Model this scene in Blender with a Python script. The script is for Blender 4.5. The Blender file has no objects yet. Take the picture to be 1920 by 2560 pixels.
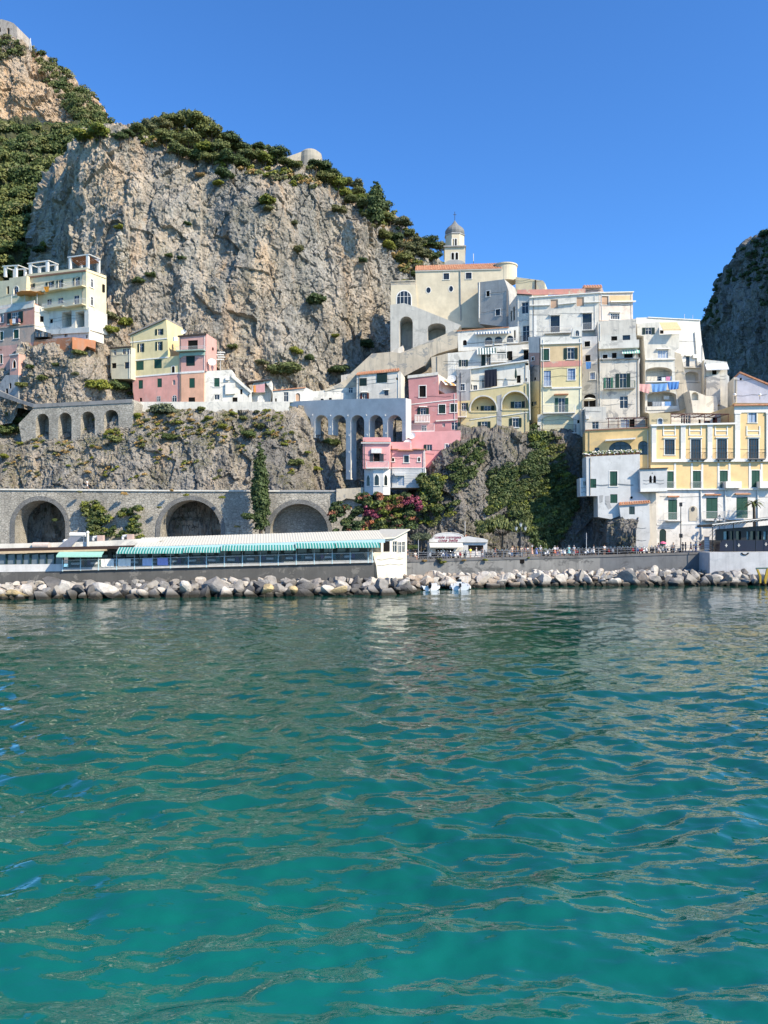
import bpy, math, random
import numpy as np
from mathutils import Vector, Matrix
from mathutils.geometry import tessellate_polygon

sc = bpy.context.scene
# ---------------------------------------------------------------- camera, sky, sun, exposure
F, HZ, H = 1920.0, 1330.0, 8.5          # focal length in photo pixels, horizon row, eye height
cam = bpy.data.objects.new('camera', bpy.data.cameras.new('camera'))
sc.collection.objects.link(cam)
cam.location = (0, 0, H); cam.rotation_euler = (math.radians(90), 0, 0)
cam.data.sensor_fit = 'HORIZONTAL'; cam.data.sensor_width = 36; cam.data.lens = 36
cam.data.shift_y = 50 / 1920; cam.data.clip_start = 0.2; cam.data.clip_end = 6000
sc.camera = cam

SUN = Vector((0.64, -0.46, 0.62)).normalized()       # towards the sun
w = bpy.data.worlds.new("World"); sc.world = w; w.use_nodes = True
nt = w.node_tree; nt.nodes.clear()
sky = nt.nodes.new('ShaderNodeTexSky'); sky.sky_type = 'NISHITA'; sky.sun_disc = False
sky.sun_elevation = math.asin(SUN.z); sky.sun_rotation = math.atan2(SUN.x, SUN.y)
sky.altitude = 300; sky.air_density = 0.9; sky.dust_density = 0.5; sky.ozone_density = 2.2
hs = nt.nodes.new('ShaderNodeHueSaturation'); hs.inputs['Saturation'].default_value = 1.10; hs.inputs['Value'].default_value = 1.25
bg = nt.nodes.new('ShaderNodeBackground'); bg.inputs['Strength'].default_value = 0.13
wo = nt.nodes.new('ShaderNodeOutputWorld')
nt.links.new(sky.outputs[0], hs.inputs['Color']); tn = nt.nodes.new('ShaderNodeMix'); tn.data_type = 'RGBA'; tn.blend_type = 'MULTIPLY'; tn.inputs[0].default_value = 1; tn.inputs[7].default_value = (.50, .84, 1.17, 1)
nt.links.new(hs.outputs[0], tn.inputs[6]); nt.links.new(tn.outputs[2], bg.inputs[0]); nt.links.new(bg.outputs[0], wo.inputs[0])
sun = bpy.data.objects.new('sun', bpy.data.lights.new('sun', 'SUN'))
sun.data.energy = 5.0; sun.data.angle = math.radians(0.5); sun.data.color = (1.0, 0.88, 0.69)
sun.rotation_euler = SUN.to_track_quat('Z', 'Y').to_euler(); sun.location = (200, -50, 300)
sc.collection.objects.link(sun)
sc.view_settings.view_transform = 'Standard'; sc.view_settings.look = 'None'
sc.view_settings.exposure = 0.52; sc.view_settings.gamma = 1.0
sc.cycles.max_bounces = 5; sc.cycles.diffuse_bounces = 2; sc.cycles.glossy_bounces = 2
sc.cycles.transparent_max_bounces = 4; sc.cycles.transmission_bounces = 2

# ---------------------------------------------------------------- helpers
COL = sc.collection
R = random.Random(7)
K = 1.07                                # how much farther the land stands than the depths written below
def at(px, py, Y): Y = Y*K; return Vector(((px-960)/F*Y, Y, H+(HZ-py)/F*Y))
def near(px, py, Y): return Vector(((px-960)/F*Y, Y, H+(HZ-py)/F*Y))
def crop(x0, y0, s): return lambda x, y: (x0+x/s, y0+y/s)
cA = crop(0, 600, 4.1475); cB = crop(240, 780, 3.19); cC = crop(700, 880, 4.879); cD = crop(960, 520, 4.1475)
cE = crop(1000, 780, 4.809); cG = crop(1240, 680, 4.608); cH = crop(1540, 760, 4.366); cI = crop(1440, 1000, 3.456)
cJ = crop(1120, 840, 4.608); cK = crop(760, 1060, 3.770); cL = crop(0, 980, 2.37); cM = crop(0, 1300, 2.592)
cN = crop(480, 1300, 2.592); cO = crop(1000, 1300, 3.456); cP = crop(1440, 1300, 3.456); cS = crop(0, 0, 1)

def tag(o, label=None, cat=None, group=None, kind=None):
    if label: o['label'] = label
    if cat: o['category'] = cat
    if group: o['group'] = group
    if kind: o['kind'] = kind
    return o
def empty(name, loc, label=None, cat=None, group=None, kind=None, rz=0):
    o = bpy.data.objects.new(name, None); o.empty_display_size = 0.3; COL.objects.link(o)
    o.location = loc; o.rotation_euler = (0, 0, rz)
    return tag(o, label, cat, group, kind)
def link(name, me, parent=None, loc=None):
    o = bpy.data.objects.new(name, me); COL.objects.link(o)
    if parent: o.parent = parent
    if loc is not None: o.location = loc
    return o
def dup(o, parent=None):
    c = o.copy(); COL.objects.link(c)
    if parent: c.parent = parent
    for ch in o.children: dup(ch, c)
    return c

class MB:
    """collects faces; build() makes one mesh object (vertices given in world space are made local to the parent)"""
    def __init__(s): s.v = []; s.f = []; s.m = []; s.mats = []
    def mi(s, m):
        if m not in s.mats: s.mats.append(m)
        return s.mats.index(m)
    def add(s, vs, fs, m):
        b = len(s.v); s.v += [tuple(v) for v in vs]; k = s.mi(m)
        s.f += [tuple(b+i for i in f) for f in fs]; s.m += [k]*len(fs)
    def box(s, x0, x1, y0, y1, z0, z1, m):
        v = [(x, y, z) for z in (z0, z1) for y in (y0, y1) for x in (x0, x1)]
        s.add(v, [(0,2,3,1), (4,5,7,6), (0,1,5,4), (2,6,7,3), (0,4,6,2), (1,3,7,5)], m)
    def obox(s, c, ux, uy, uz, m):
        c, ux, uy, uz = Vector(c), Vector(ux), Vector(uy), Vector(uz)
        v = [c+a*ux+b*uy+d*uz for d in (-1, 1) for b in (-1, 1) for a in (-1, 1)]
        s.add(v, [(0,2,3,1), (4,5,7,6), (0,1,5,4), (2,6,7,3), (0,4,6,2), (1,3,7,5)], m)
    def bar(s, a, b, r, m, n=5, r2=None):
        a, b = Vector(a), Vector(b); d = (b-a)
        if d.length < 1e-6: return
        d.normalize(); t = Vector((0,0,1)) if abs(d.z) < .9 else Vector((1,0,0))
        u = d.cross(t).normalized(); w_ = d.cross(u); r2 = r if r2 is None else r2
        vs = [a+(u*math.cos(2*math.pi*i/n)+w_*math.sin(2*math.pi*i/n))*r for i in range(n)]
        vs += [b+(u*math.cos(2*math.pi*i/n)+w_*math.sin(2*math.pi*i/n))*r2 for i in range(n)]
        s.add(vs, [(i, (i+1) % n, n+(i+1) % n, n+i) for i in range(n)]+[tuple(range(n))[::-1], tuple(range(n, 2*n))], m)
    def lathe(s, prof, c, m, n=16, a0=0, sq=1):
        c = Vector(c); vs = []
        for r, z in prof:
            for i in range(n):
                a = a0+2*math.pi*i/n; vs.append((c.x+r*math.cos(a), c.y+r*math.sin(a)*sq, c.z+z))
        k = len(prof)
        fs = [(j*n+i, j*n+(i+1) % n, (j+1)*n+(i+1) % n, (j+1)*n+i) for j in range(k-1) for i in range(n)]
        fs += [tuple(range(n))[::-1], tuple(range((k-1)*n, k*n))]
        s.add(vs, fs, m)
    def build(s, name, parent=None, smooth=False, loc=None):
        org = Vector((0,0,0))
        if loc is not None: org = Vector(loc)
        elif parent is not None:
            p = parent
            while p is not None: org += p.location; p = p.parent
        me = bpy.data.meshes.new(name)
        me.from_pydata([(v[0]-org.x, v[1]-org.y, v[2]-org.z) for v in s.v], [], s.f)
        for m in s.mats: me.materials.append(m)
        me.polygons.foreach_set('material_index', s.m)
        if smooth: me.polygons.foreach_set('use_smooth', [True]*len(s.f))
        me.update()
        o = link(name, me, parent)
        if loc is not None: o.location = loc
        return o

# ---------------------------------------------------------------- numpy noise
_rs = np.random.RandomState(11)
_P = _rs.permutation(256).astype(np.int64); _P = np.concatenate([_P, _P, _P])
_G = _rs.normal(size=(256, 3)); _G /= np.linalg.norm(_G, axis=1)[:, None]
def perlin(p):
    i = np.floor(p).astype(np.int64); f = p-i; i &= 255
    u = f*f*f*(f*(f*6-15)+10); out = 0
    for dx in (0, 1):
        wx = u[:, 0] if dx else 1-u[:, 0]
        for dy in (0, 1):
            wy = u[:, 1] if dy else 1-u[:, 1]
            for dz in (0, 1):
                wz = u[:, 2] if dz else 1-u[:, 2]
                h = _P[_P[_P[(i[:, 0]+dx) & 255]+((i[:, 1]+dy) & 255)]+((i[:, 2]+dz) & 255)]
                g = _G[h]
                out = out + wx*wy*wz*(g[:, 0]*(f[:, 0]-dx)+g[:, 1]*(f[:, 1]-dy)+g[:, 2]*(f[:, 2]-dz))
    return out
def fbm(p, o=4, ridge=False, gain=.5):
    a = 1.0; s = 0
    for k in range(o):
        n = perlin(p*(2.03**k)+k*17.3)
        s = s+a*((1-2*np.abs(n)*1.6) if ridge else n*1.6); a *= gain
    return s
def cells(p, jit=.9):
    """voronoi: distance to the nearest cell point and a random plane value inside that cell (faceted blocks)"""
    i = np.floor(p).astype(np.int64); best = np.full(len(p), 9.0); val = np.zeros(len(p)); sec = np.full(len(p), 9.0)
    for dx in (-1, 0, 1):
        for dy in (-1, 0, 1):
            for dz in (-1, 0, 1):
                c = i+np.array([dx, dy, dz]); h = _P[_P[_P[c[:, 0] & 255]+(c[:, 1] & 255)]+(c[:, 2] & 255)]
                q = c+.5+_G[h]*.5*jit; d = p-q; dd = np.sqrt((d*d).sum(1))
                g = _G[(h+91) & 255]; pl = (d*g).sum(1)*1.2+g[:, 0]
                m = dd < best
                sec = np.where(m, best, np.minimum(sec, dd)); val = np.where(m, pl, val); best = np.where(m, dd, best)
    return best, sec, val

# ---------------------------------------------------------------- materials
_mc = {}
class NT:
    def __init__(s, name):
        s.mat = bpy.data.materials.new(name); s.mat.use_nodes = True; s.t = s.mat.node_tree
        s.b = s.t.nodes['Principled BSDF']; s.geo = s.t.nodes.new('ShaderNodeNewGeometry')
    def n(s, typ, **k):
        nd = s.t.nodes.new(typ)
        for a, b in k.items():
            if a in nd.inputs.keys(): nd.inputs[a].default_value = b
            else: setattr(nd, a, b)
        return nd
    def l(s, a, b): s.t.links.new(a, b)
    def pos(s, scale=(1,1,1)):
        m = s.n('ShaderNodeMapping'); m.inputs['Scale'].default_value = scale
        s.l(s.geo.outputs['Position'], m.inputs['Vector']); return m.outputs[0]
    def noise(s, sc_, detail=4, scale3=(1,1,1), rough=.55, dist=0):
        n = s.n('ShaderNodeTexNoise'); n.inputs['Scale'].default_value = sc_; n.inputs['Detail'].default_value = detail
        n.inputs['Roughness'].default_value = rough; n.inputs['Distortion'].default_value = dist
        s.l(s.pos(scale3), n.inputs['Vector']); return n.outputs['Fac']
    def ramp(s, fac, stops):
        r = s.n('ShaderNodeValToRGB'); e = r.color_ramp.elements
        while len(e) < len(stops): e.new(0.5)
        for k, (p, c) in enumerate(stops):
            e[k].position = p; e[k].color = (c, c, c, 1) if not hasattr(c, '__len__') else (*c[:3], 1)
        s.l(fac, r.inputs[0]); return r.outputs[0]
    def mix(s, fac, a, b, typ='MIX'):
        m = s.n('ShaderNodeMix', data_type='RGBA', blend_type=typ)
        for v, i in ((fac, 0), (a, 6), (b, 7)):
            if isinstance(v, (int, float)): m.inputs[i].default_value = v
            elif hasattr(v, '__len__'): m.inputs[i].default_value = (*v[:3], 1)
            else: s.l(v, m.inputs[i])
        return m.outputs[2]
    def bump(s, h, strength=.3, dist=.1):
        b = s.n('ShaderNodeBump'); b.inputs['Strength'].default_value = strength; b.inputs['Distance'].default_value = dist
        s.l(h, b.inputs['Height']); s.l(b.outputs[0], s.b.inputs['Normal'])
    def col(s, c):
        if hasattr(c, '__len__'): s.b.inputs['Base Color'].default_value = (*c[:3], 1)
        else: s.l(c, s.b.inputs['Base Color'])
    def rough(s, r, spec=.3): s.b.inputs['Roughness'].default_value = r; s.b.inputs['Specular IOR Level'].default_value = spec

def srgb(r, g, b):
    f = lambda c: (c/255/12.92 if c/255 <= .04045 else ((c/255+.055)/1.055)**2.4)
    return (f(r), f(g), f(b))
def plain(name, c, rough=.6, spec=.3, metal=0, var=.12):
    k = ('p', name, c, rough)
    if k in _mc: return _mc[k]
    s = NT(name); s.rough(rough, spec); s.b.inputs['Metallic'].default_value = metal
    n = s.noise(3.0, 5); s.col(s.mix(s.ramp(n, [(.3, 0), (.7, 1)]), tuple(x*(1-var) for x in c), tuple(min(1, x*(1+var*.6)) for x in c)))
    _mc[k] = s.mat; return s.mat
def plaster(c, dirt=.35, grey=(.30, .29, .26)):
    """painted lime plaster: mottled paint, rain streaks and worn patches that show grey render"""
    k = ('pl', c, dirt)
    if k in _mc: return _mc[k]
    s = NT('plaster'); s.rough(.9, .15)
    a = s.mix(s.ramp(s.noise(.45, 8, rough=.65), [(.32, 0), (.68, 1)]), tuple(x*.83 for x in c), tuple(min(.88, x*1.07) for x in c))
    st = s.noise(1.0, 6, (1.3, 1.3, .12), .7)
    a = s.mix(s.ramp(st, [(.50, 0), (.74, dirt)]), a, tuple(x*.55+.04 for x in grey))
    pt = s.noise(.33, 9, (1, 1, 1.3), .72, .6)
    a = s.mix(s.ramp(pt, [(.60-.07*dirt, 0), (.63-.07*dirt, min(1, dirt*1.3))]), a, grey)
    fn = s.noise(14, 3); s.col(s.mix(.12, a, fn, 'OVERLAY')); s.bump(s.noise(5, 6), .25, .05)
    _mc[k] = s.mat; return s.mat
def masonry(c1, c2, scale=1.4, mortar=.03, name='stone masonry'):
    k = ('ms', c1, c2, scale)
    if k in _mc: return _mc[k]
    s = NT(name); s.rough(.95, .1)
    v = s.n('ShaderNodeTexVoronoi'); v.inputs['Scale'].default_value = scale; s.l(s.pos((1, 1, 1.6)), v.inputs['Vector'])
    e = s.n('ShaderNodeTexVoronoi', feature='DISTANCE_TO_EDGE'); e.inputs['Scale'].default_value = scale; s.l(s.pos((1, 1, 1.6)), e.inputs['Vector'])
    sep = s.n('ShaderNodeSeparateColor'); s.l(v.outputs['Color'], sep.inputs[0])
    a = s.mix(sep.outputs[0], c1, c2)
    a = s.mix(s.ramp(s.noise(.22, 7, (1, 1, .5), .65), [(.35, 0), (.7, .75)]), a, tuple(x*.5 for x in c1))
    ed = s.ramp(e.outputs['Distance'], [(0, 0), (mortar*3, 1)])
    a = s.mix(ed, tuple(x*.45 for x in c1), a); s.col(a)
    s.bump(ed, .5, .12)
    _mc[k] = s.mat; return s.mat
def rock(name='limestone', base=(.30, .28, .25), warm=(.50, .41, .30), dark=(.10, .10, .095), green=.0, wamt=.5, sc_=1.0, streak=.75):
    k = ('rk', base, warm, green, wamt, sc_)
    if k in _mc: return _mc[k]
    s = NT(name); s.rough(.95, .1)
    big = s.noise(.035*sc_, 6, (1, 1, .7), .6, .8)
    a = s.mix(s.ramp(big, [(.42, 0), (.62, wamt)]), base, warm)
    a = s.mix(s.ramp(s.noise(.5*sc_, 9, (1, 1, .8), .7), [(.3, 0), (.7, .55)]), a, tuple(min(.75, x*1.75) for x in base))
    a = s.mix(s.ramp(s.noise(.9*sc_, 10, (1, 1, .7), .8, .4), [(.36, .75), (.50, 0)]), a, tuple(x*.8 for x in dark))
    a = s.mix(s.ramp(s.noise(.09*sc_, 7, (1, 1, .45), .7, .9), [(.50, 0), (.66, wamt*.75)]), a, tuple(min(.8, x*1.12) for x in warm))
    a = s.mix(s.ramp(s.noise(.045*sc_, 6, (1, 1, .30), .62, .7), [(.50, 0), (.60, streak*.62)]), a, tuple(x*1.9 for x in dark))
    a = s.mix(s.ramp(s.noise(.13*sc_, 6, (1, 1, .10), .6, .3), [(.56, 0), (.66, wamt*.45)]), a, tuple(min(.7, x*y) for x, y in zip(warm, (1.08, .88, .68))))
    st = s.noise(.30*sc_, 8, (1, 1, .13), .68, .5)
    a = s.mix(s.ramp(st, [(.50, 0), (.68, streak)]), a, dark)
    cr = s.n('ShaderNodeTexVoronoi', feature='DISTANCE_TO_EDGE'); cr.inputs['Scale'].default_value = .42*sc_
    nz = s.n('ShaderNodeTexNoise'); nz.inputs['Scale'].default_value = .5*sc_; nz.inputs['Detail'].default_value = 5
    s.l(s.pos((1, 1, .8)), nz.inputs['Vector'])
    mx = s.n('ShaderNodeMix', data_type='VECTOR'); mx.inputs[0].default_value = .12
    va = s.n('ShaderNodeVectorMath', operation='MULTIPLY_ADD'); s.l(nz.outputs['Color'], va.inputs[0]); va.inputs[1].default_value = (3/sc_,)*3; s.l(s.pos((1, 1, .6)), va.inputs[2])
    s.l(va.outputs[0], cr.inputs['Vector'])
    ck = s.ramp(cr.outputs['Distance'], [(0, 0), (.03, 1)])
    msk_ = s.ramp(s.noise(.14*sc_, 4), [(.45, 1), (.6, 0)])
    ck = s.mix(1.0, ck, msk_, 'LIGHTEN')
    a = s.mix(ck, tuple(x*1.1 for x in dark), a) if True else a
    if green > 0:
        sp = s.n('ShaderNodeSeparateXYZ'); s.l(s.geo.outputs['Normal'], sp.inputs[0])
        g = s.n('ShaderNodeMath', operation='MULTIPLY'); gn = s.ramp(s.noise(.12*sc_, 8, rough=.7), [(.48, 0), (.6, 1)])
        gz = s.ramp(sp.outputs[2], [(.25, .15), (.55, 1)]); s.l(gn, g.inputs[0]); s.l(gz, g.inputs[1])
        gm = s.n('ShaderNodeMath', operation='MULTIPLY'); s.l(g.outputs[0], gm.inputs[0]); gm.inputs[1].default_value = green
        a = s.mix(gm.outputs[0], a, s.mix(s.noise(.6, 4), (.055, .075, .03), (.17, .15, .06)))
    s.col(a)
    hb = s.n('ShaderNodeMath', operation='ADD'); s.l(s.noise(1.1*sc_, 10, (1, 1, .6), .75), hb.inputs[0])
    hm = s.n('ShaderNodeMath', operation='MULTIPLY'); s.l(ck, hm.inputs[0]); hm.inputs[1].default_value = .25; s.l(hm.outputs[0], hb.inputs[1])
    s.bump(hb.outputs[0], 1.0, 1.1/sc_)
    _mc[k] = s.mat; return s.mat
def leaf(c1, c2, name='leaves'):
    k = ('lf', c1, c2)
    if k in _mc: return _mc[k]
    s = NT(name); s.rough(.6, .25)
    oi = s.n('ShaderNodeObjectInfo')
    a = s.mix(s.ramp(s.geo.outputs['Random Per Island'], [(0, 0), (1, 1)]), c1, c2)
    a = s.mix(s.ramp(s.noise(.35, 4), [(.35, 0), (.65, .5)]), a, tuple(x*.6 for x in c1))
    a = s.mix(oi.outputs['Random'], a, s.mix(.35, a, (c2[0]*1.25, c2[1]*1.05, c2[2]*.7)))
    s.col(a)
    s.b.inputs['Subsurface Weight'].default_value = 0
    _mc[k] = s.mat; return s.mat

WHITE = (.75, .71, .62); CREAM = (.74, .66, .47); YEL = (.70, .58, .30); PINK = (.62, .27, .25); SALMON = (.72, .38, .29)
M_white = plaster(WHITE, .38); M_trim = plain('white trim', (.78, .75, .68), .8)
M_glass = plain('window glass', (.02, .026, .03), .06, .6); M_void = plain('dark interior', (.012, .011, .010), .9, .1)
M_curt = plain('curtained glass', (.34, .40, .50), .12, .5)
M_green = plain('green shutter paint', (.018, .075, .05), .6, .3); M_red = plain('red brown shutter paint', (.12, .03, .02), .6)
M_dgreen = plain('dark green shutter paint', (.010, .032, .028), .6, .3)
M_lgreen = plain('faded green shutter paint', (.045, .17, .11), .6, .3)
M_blue = plain('blue window paint', (.02, .06, .20), .5); M_brown = plain('brown window frame', (.06, .045, .035), .6)
M_iron = plain('painted iron', (.05, .052, .055), .5, .4); M_wiron = plain('white painted iron', (.62, .62, .6), .5, .4)
M_tile = None
def tile_mat():
    s = NT('terracotta roof tiles'); s.rough(.9, .1)
    a = s.mix(s.ramp(s.noise(1.6, 6), [(.3, 0), (.7, 1)]), (.42, .15, .075), (.62, .36, .22)); s.col(a); return s.mat
M_tile = tile_mat()
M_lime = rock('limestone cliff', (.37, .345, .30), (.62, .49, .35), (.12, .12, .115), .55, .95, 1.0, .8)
M_low = rock('grey cliff rock', (.29, .27, .24), (.50, .40, .28), (.085, .083, .08), .85, .6, 1.5, .7)
M_knoll = rock('knoll rock', (.20, .19, .175), (.40, .33, .25), (.06, .06, .058), .85, .45, 1.5, .7)
M_orange = rock('orange cliff rock', (.42, .34, .26), (.66, .44, .25), (.16, .12, .09), .25, .9, .7, .5)
M_far = rock('distant cliff rock', (.27, .26, .245), (.46, .40, .32), (.05, .055, .055), .95, .5, .45, .6)
M_soil = rock('wooded slope', (.07, .08, .045), (.12, .11, .06), (.03, .035, .02), .9, .5, 1.0)
M_ston = masonry((.40, .37, .31), (.58, .53, .44), 1.7)
M_conc = plaster((.26, .255, .245), .6, (.14, .14, .135))
M_dconc = plaster((.06, .06, .06), .4, (.12, .12, .115))
# ---------------------------------------------------------------- terrain sheets
SHEETS = {}
def sheet(name, cols, segs, nx, mat, amp=2.0, freq=.06, vz=.5, blk=(1.0, .25), kind='structure', smooth=False, big=0.0, seed=0):
    """cols: [(px, [(py, Y), ...])] control columns; segs: rows in each interval; displaced along its normals"""
    px = np.array([c[0] for c in cols], float); k = len(cols[0][1])
    P = np.array([[q for q in c[1]] for c in cols], float)      # cols,k,2
    X = np.linspace(px[0], px[-1], nx); rows = []
    for j in range(k-1):
        for t in np.linspace(0, 1, segs[j], endpoint=False): rows.append((j, t))
    rows.append((k-2, 1.0)); V = []
    for j, t in rows:
        a = np.stack([np.interp(X, px, P[:, j, 0]), np.interp(X, px, P[:, j, 1])], 1)
        b = np.stack([np.interp(X, px, P[:, j+1, 0]), np.interp(X, px, P[:, j+1, 1])], 1)
        q = a*(1-t)+b*t; Y = q[:, 1]*K
        V.append(np.stack([(X-960)/F*Y, Y, H+(HZ-q[:, 0])/F*Y], 1))
    V = np.array(V); ny = len(rows)
    du = np.gradient(V, axis=1); dv = np.gradient(V, axis=0)
    N = np.cross(du, dv); N /= np.linalg.norm(N, axis=2)[:, :, None]+1e-9
    N = N*.45+np.array([0, -1, .12])*(.55 if name != 'headland' else .1); N /= np.linalg.norm(N, axis=2)[:, :, None]
    p = V.reshape(-1, 3); n = N.reshape(-1, 3)
    q = p*np.array([1, 1, vz])*freq+seed
    d = amp*(fbm(q, 5, True)*.6+fbm(q*2.7+5, 4)*.5)
    if big: d += big*fbm(p*np.array([1, 1, .38])*.022+seed, 3)
    b1, s1, c1 = cells(p*np.array([1, 1, .7])*blk[1]+seed); d += blk[0]*c1
    b2, s2, c2 = cells(p*np.array([1, 1, .8])*blk[1]*2.6+3); d += blk[0]*.45*c2
    b3, s3, c3 = cells(p*np.array([1, 1, .9])*blk[1]*6.5+9); d += blk[0]*.24*c3
    d += blk[0]*.30*fbm(p*blk[1]*9, 3)
    p2 = p+n*d[:, None]
    fs = np.arange(ny*nx).reshape(ny, nx)
    quads = np.stack([fs[:-1, :-1], fs[:-1, 1:], fs[1:, 1:], fs[1:, :-1]], -1).reshape(-1, 4)
    me = bpy.data.meshes.new(name); me.vertices.add(len(p2)); me.vertices.foreach_set('co', p2.astype(np.float32).ravel())
    me.loops.add(quads.size); me.loops.foreach_set('vertex_index', quads.astype(np.int32).ravel())
    me.polygons.add(len(quads)); me.polygons.foreach_set('loop_start', np.arange(0, quads.size, 4, dtype=np.int32))
    me.polygons.foreach_set('use_smooth', [smooth]*len(quads))
    me.materials.append(mat); me.update(calc_edges=True); me.validate()
    o = link(name, me); tag(o, kind=kind)
    SHEETS[name] = (p2, n, 960+p2[:, 0]/p2[:, 1]*F, HZ-(p2[:, 2]-H)/p2[:, 1]*F)
    return o
def on(sh, px, py):
    p, n, X, Yp = SHEETS[sh]; d = (X-px)**2+(Yp-py)**2
    i = np.where(d < d.min()+9)[0]; j = i[np.argmin(p[i, 1])]
    return Vector(p[j]), Vector(n[j])

# great cliff
cc = []
for px, base, edge, sky_, yo in [(60, 1010, 690, 640, 70), (98, 1010, 640, 600, 45), (114, 1010, 560, 520, 18), (135, 1010, 515, 470, 8), (166, 1010, 460, 420, 4), (215, 1010, 375, 345, 0),
        (300, 1012, 352, 330, 0), (400, 1015, 375, 330, 1), (440, 1015, 400, 325, 2.5), (540, 1015, 415, 345, 1), (590, 1010, 445, 375, 0), (640, 1010, 435, 390, .5), (695, 1010, 430, 400, 0),
        (750, 1005, 445, 425, 3), (800, 1000, 465, 440, 5), (860, 1000, 500, 468, 9), (915, 990, 515, 500, 13), (930, 980, 590, 520, 20), (980, 960, 620, 570, 27), (1020, 950, 660, 610, 30), (1070, 950, 720, 650, 30), (1150, 950, 760, 690, 36)]:
    Y0 = 160+yo+(4.5 if 100 < px < 430 else 2.5 if px < 640 else 0); base += 30
    cc.append((px, [(base, Y0), (base*.6+edge*.4, Y0+4), (base*.25+edge*.75, Y0+7), (edge, Y0+13), (sky_, Y0+38), (sky_+60, Y0+75)]))
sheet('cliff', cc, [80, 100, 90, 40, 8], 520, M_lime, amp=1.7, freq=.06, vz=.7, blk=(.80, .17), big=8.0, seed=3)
SHEETS['great'] = SHEETS['cliff']
_pw = SHEETS['cliff']
sheet('cliff', [(px, [(760, 161+e), (700, 160+e), ((t+700)*.5, 160.5+e), (t, 161.5+e), (t+8, 166)]) for px, t, e in ((278, 702, 4), (288, 640, 1.6), (296, 602, .3), (302, 588, 0), (309, 600, 0), (318, 632, .8), (328, 665, 2), (340, 706, 4.5))], [10, 40, 40, 4], 70,
      rock('pale pinnacle rock', (.44, .40, .33), (.60, .49, .35), (.16, .15, .13), 0, .8, 1.4, .4), amp=.7, freq=.2, vz=.8, blk=(.45, .5), seed=6)
SHEETS['cliff'] = _pw
# upper hillside with woods on the left, and the mountain above it
sheet('hillside', [(-120, [(1000, 185), (640, 205), (470, 250), (318, 330), (330, 380)]), (60, [(1000, 178), (650, 215), (480, 250), (320, 330), (330, 380)]),
        (150, [(1000, 200), (640, 240), (440, 262), (330, 330), (340, 380)]), (330, [(1000, 240), (640, 250), (430, 270), (345, 330), (350, 380)])],
      [20, 40, 40, 6], 140, M_soil, amp=5, freq=.03, vz=1, blk=(1.5, .1), smooth=True)
mm = [(-150, 60), (0, 98), (60, 118), (80, 135), (110, 147), (150, 185), (165, 200), (200, 225), (240, 262), (262, 305), (275, 345), (300, 400), (340, 440)]
sheet('mountain', [(px, [(420, 400), (320+px*.08, 400), (max(230+(px-60)*.35, t+14), 408), (t, 415+20*(px > 60)), (t+40, 470)]) for px, t in mm], [20, 70, 50, 6], 200, M_orange, amp=3, freq=.03, vz=1.2, blk=(1.8, .09), seed=8)
# far mountain on the right
mr = [(a_+8, b_+10) for a_, b_ in [(1738, 850), (1755, 812), (1772, 795), (1785, 745), (1795, 718), (1806, 692), (1820, 668), (1850, 640), (1862, 612), (1885, 604), (1905, 588), (1925, 572), (1990, 535)]]
sheet('headland', [(px, [(1010, 520-(px-1738)*.62), (t*.45+450, 523-(px-1738)*.6), (t, 530-(px-1738)*.5), (t+60, 600)]) for px, t in mr], [90, 110, 6], 150, M_far, amp=5, freq=.022, vz=.6, blk=(2.2, .06), seed=5)
# lower cliff between the coast road and the upper lane
lc = []
for px, top, y0 in [(-60, 1000, 140), (60, 1010, 141), (331, 1026, 138), (560, 1026, 138), (660, 1026, 138.5), (735, 1020, 140), (800, 1000, 147), (930, 990, 150), (1075, 985, 152)]:
    yy = 10.5 if px < 331 else 6.0
    lc.append((px, [(1400, y0-1.5), (1228, y0), (1118, y0+2.5), (1100 if px < 331 else top+25, y0+yy), (top+4, y0+yy+2.5)]))
sheet('cliff', lc, [16, 50, 60, 8], 420, M_low, amp=.8, freq=.09, vz=.6, blk=(.45, .3), seed=12)
SHEETS['lower'] = SHEETS['cliff']
# crag under the cream hotel
sheet('crag', [(-80, [(1080, 152), (1030, 152.5), (985, 153), (960, 158)]), (40, [(1060, 151), (980, 152), (930, 153), (900, 158)]), (55, [(1025, 150), (930, 151), (875, 152), (860, 158)]), (100, [(1025, 147), (920, 149), (880, 150), (865, 156)]), (200, [(1025, 146.5), (930, 148), (868, 150), (862, 158)]),
        (240, [(1025, 148), (900, 151), (850, 153), (780, 158)]), (262, [(1025, 151), (880, 154), (800, 158), (760, 162)]), (300, [(1025, 154), (880, 157), (790, 161), (735, 164)]), (345, [(1025, 157), (880, 160), (800, 163), (760, 168)])],
      [50, 40, 10], 170, rock('pale crag rock', (.36, .32, .27), (.55, .42, .30), (.10, .10, .09), .7, .7, 1.6, .5), amp=1.0, freq=.1, vz=.7, blk=(.5, .33), seed=21)
# rock knoll under the town
kc = [(900, 1230, 136), (960, 1225, 137), (1040, 1235, 134), (1075, 1165, 133), (1105, 1130, 132), (1150, 1100, 131.5), (1210, 1088, 133), (1300, 1080, 136), (1380, 1075, 138), (1450, 1085, 138.5), (1490, 1100, 137), (1520, 1180, 130), (1590, 1280, 127)]
sheet('knoll', [(px, [(1400, y0-5), (1330, y0-4), (t*.45+1330*.55, y0-1.5), (t+10, y0), (t-30, y0+10)]) for px, t, y0 in kc], [20, 60, 60, 6], 330, M_knoll, amp=1.0, freq=.09, vz=.6, blk=(.5, .28), seed=31)
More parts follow.
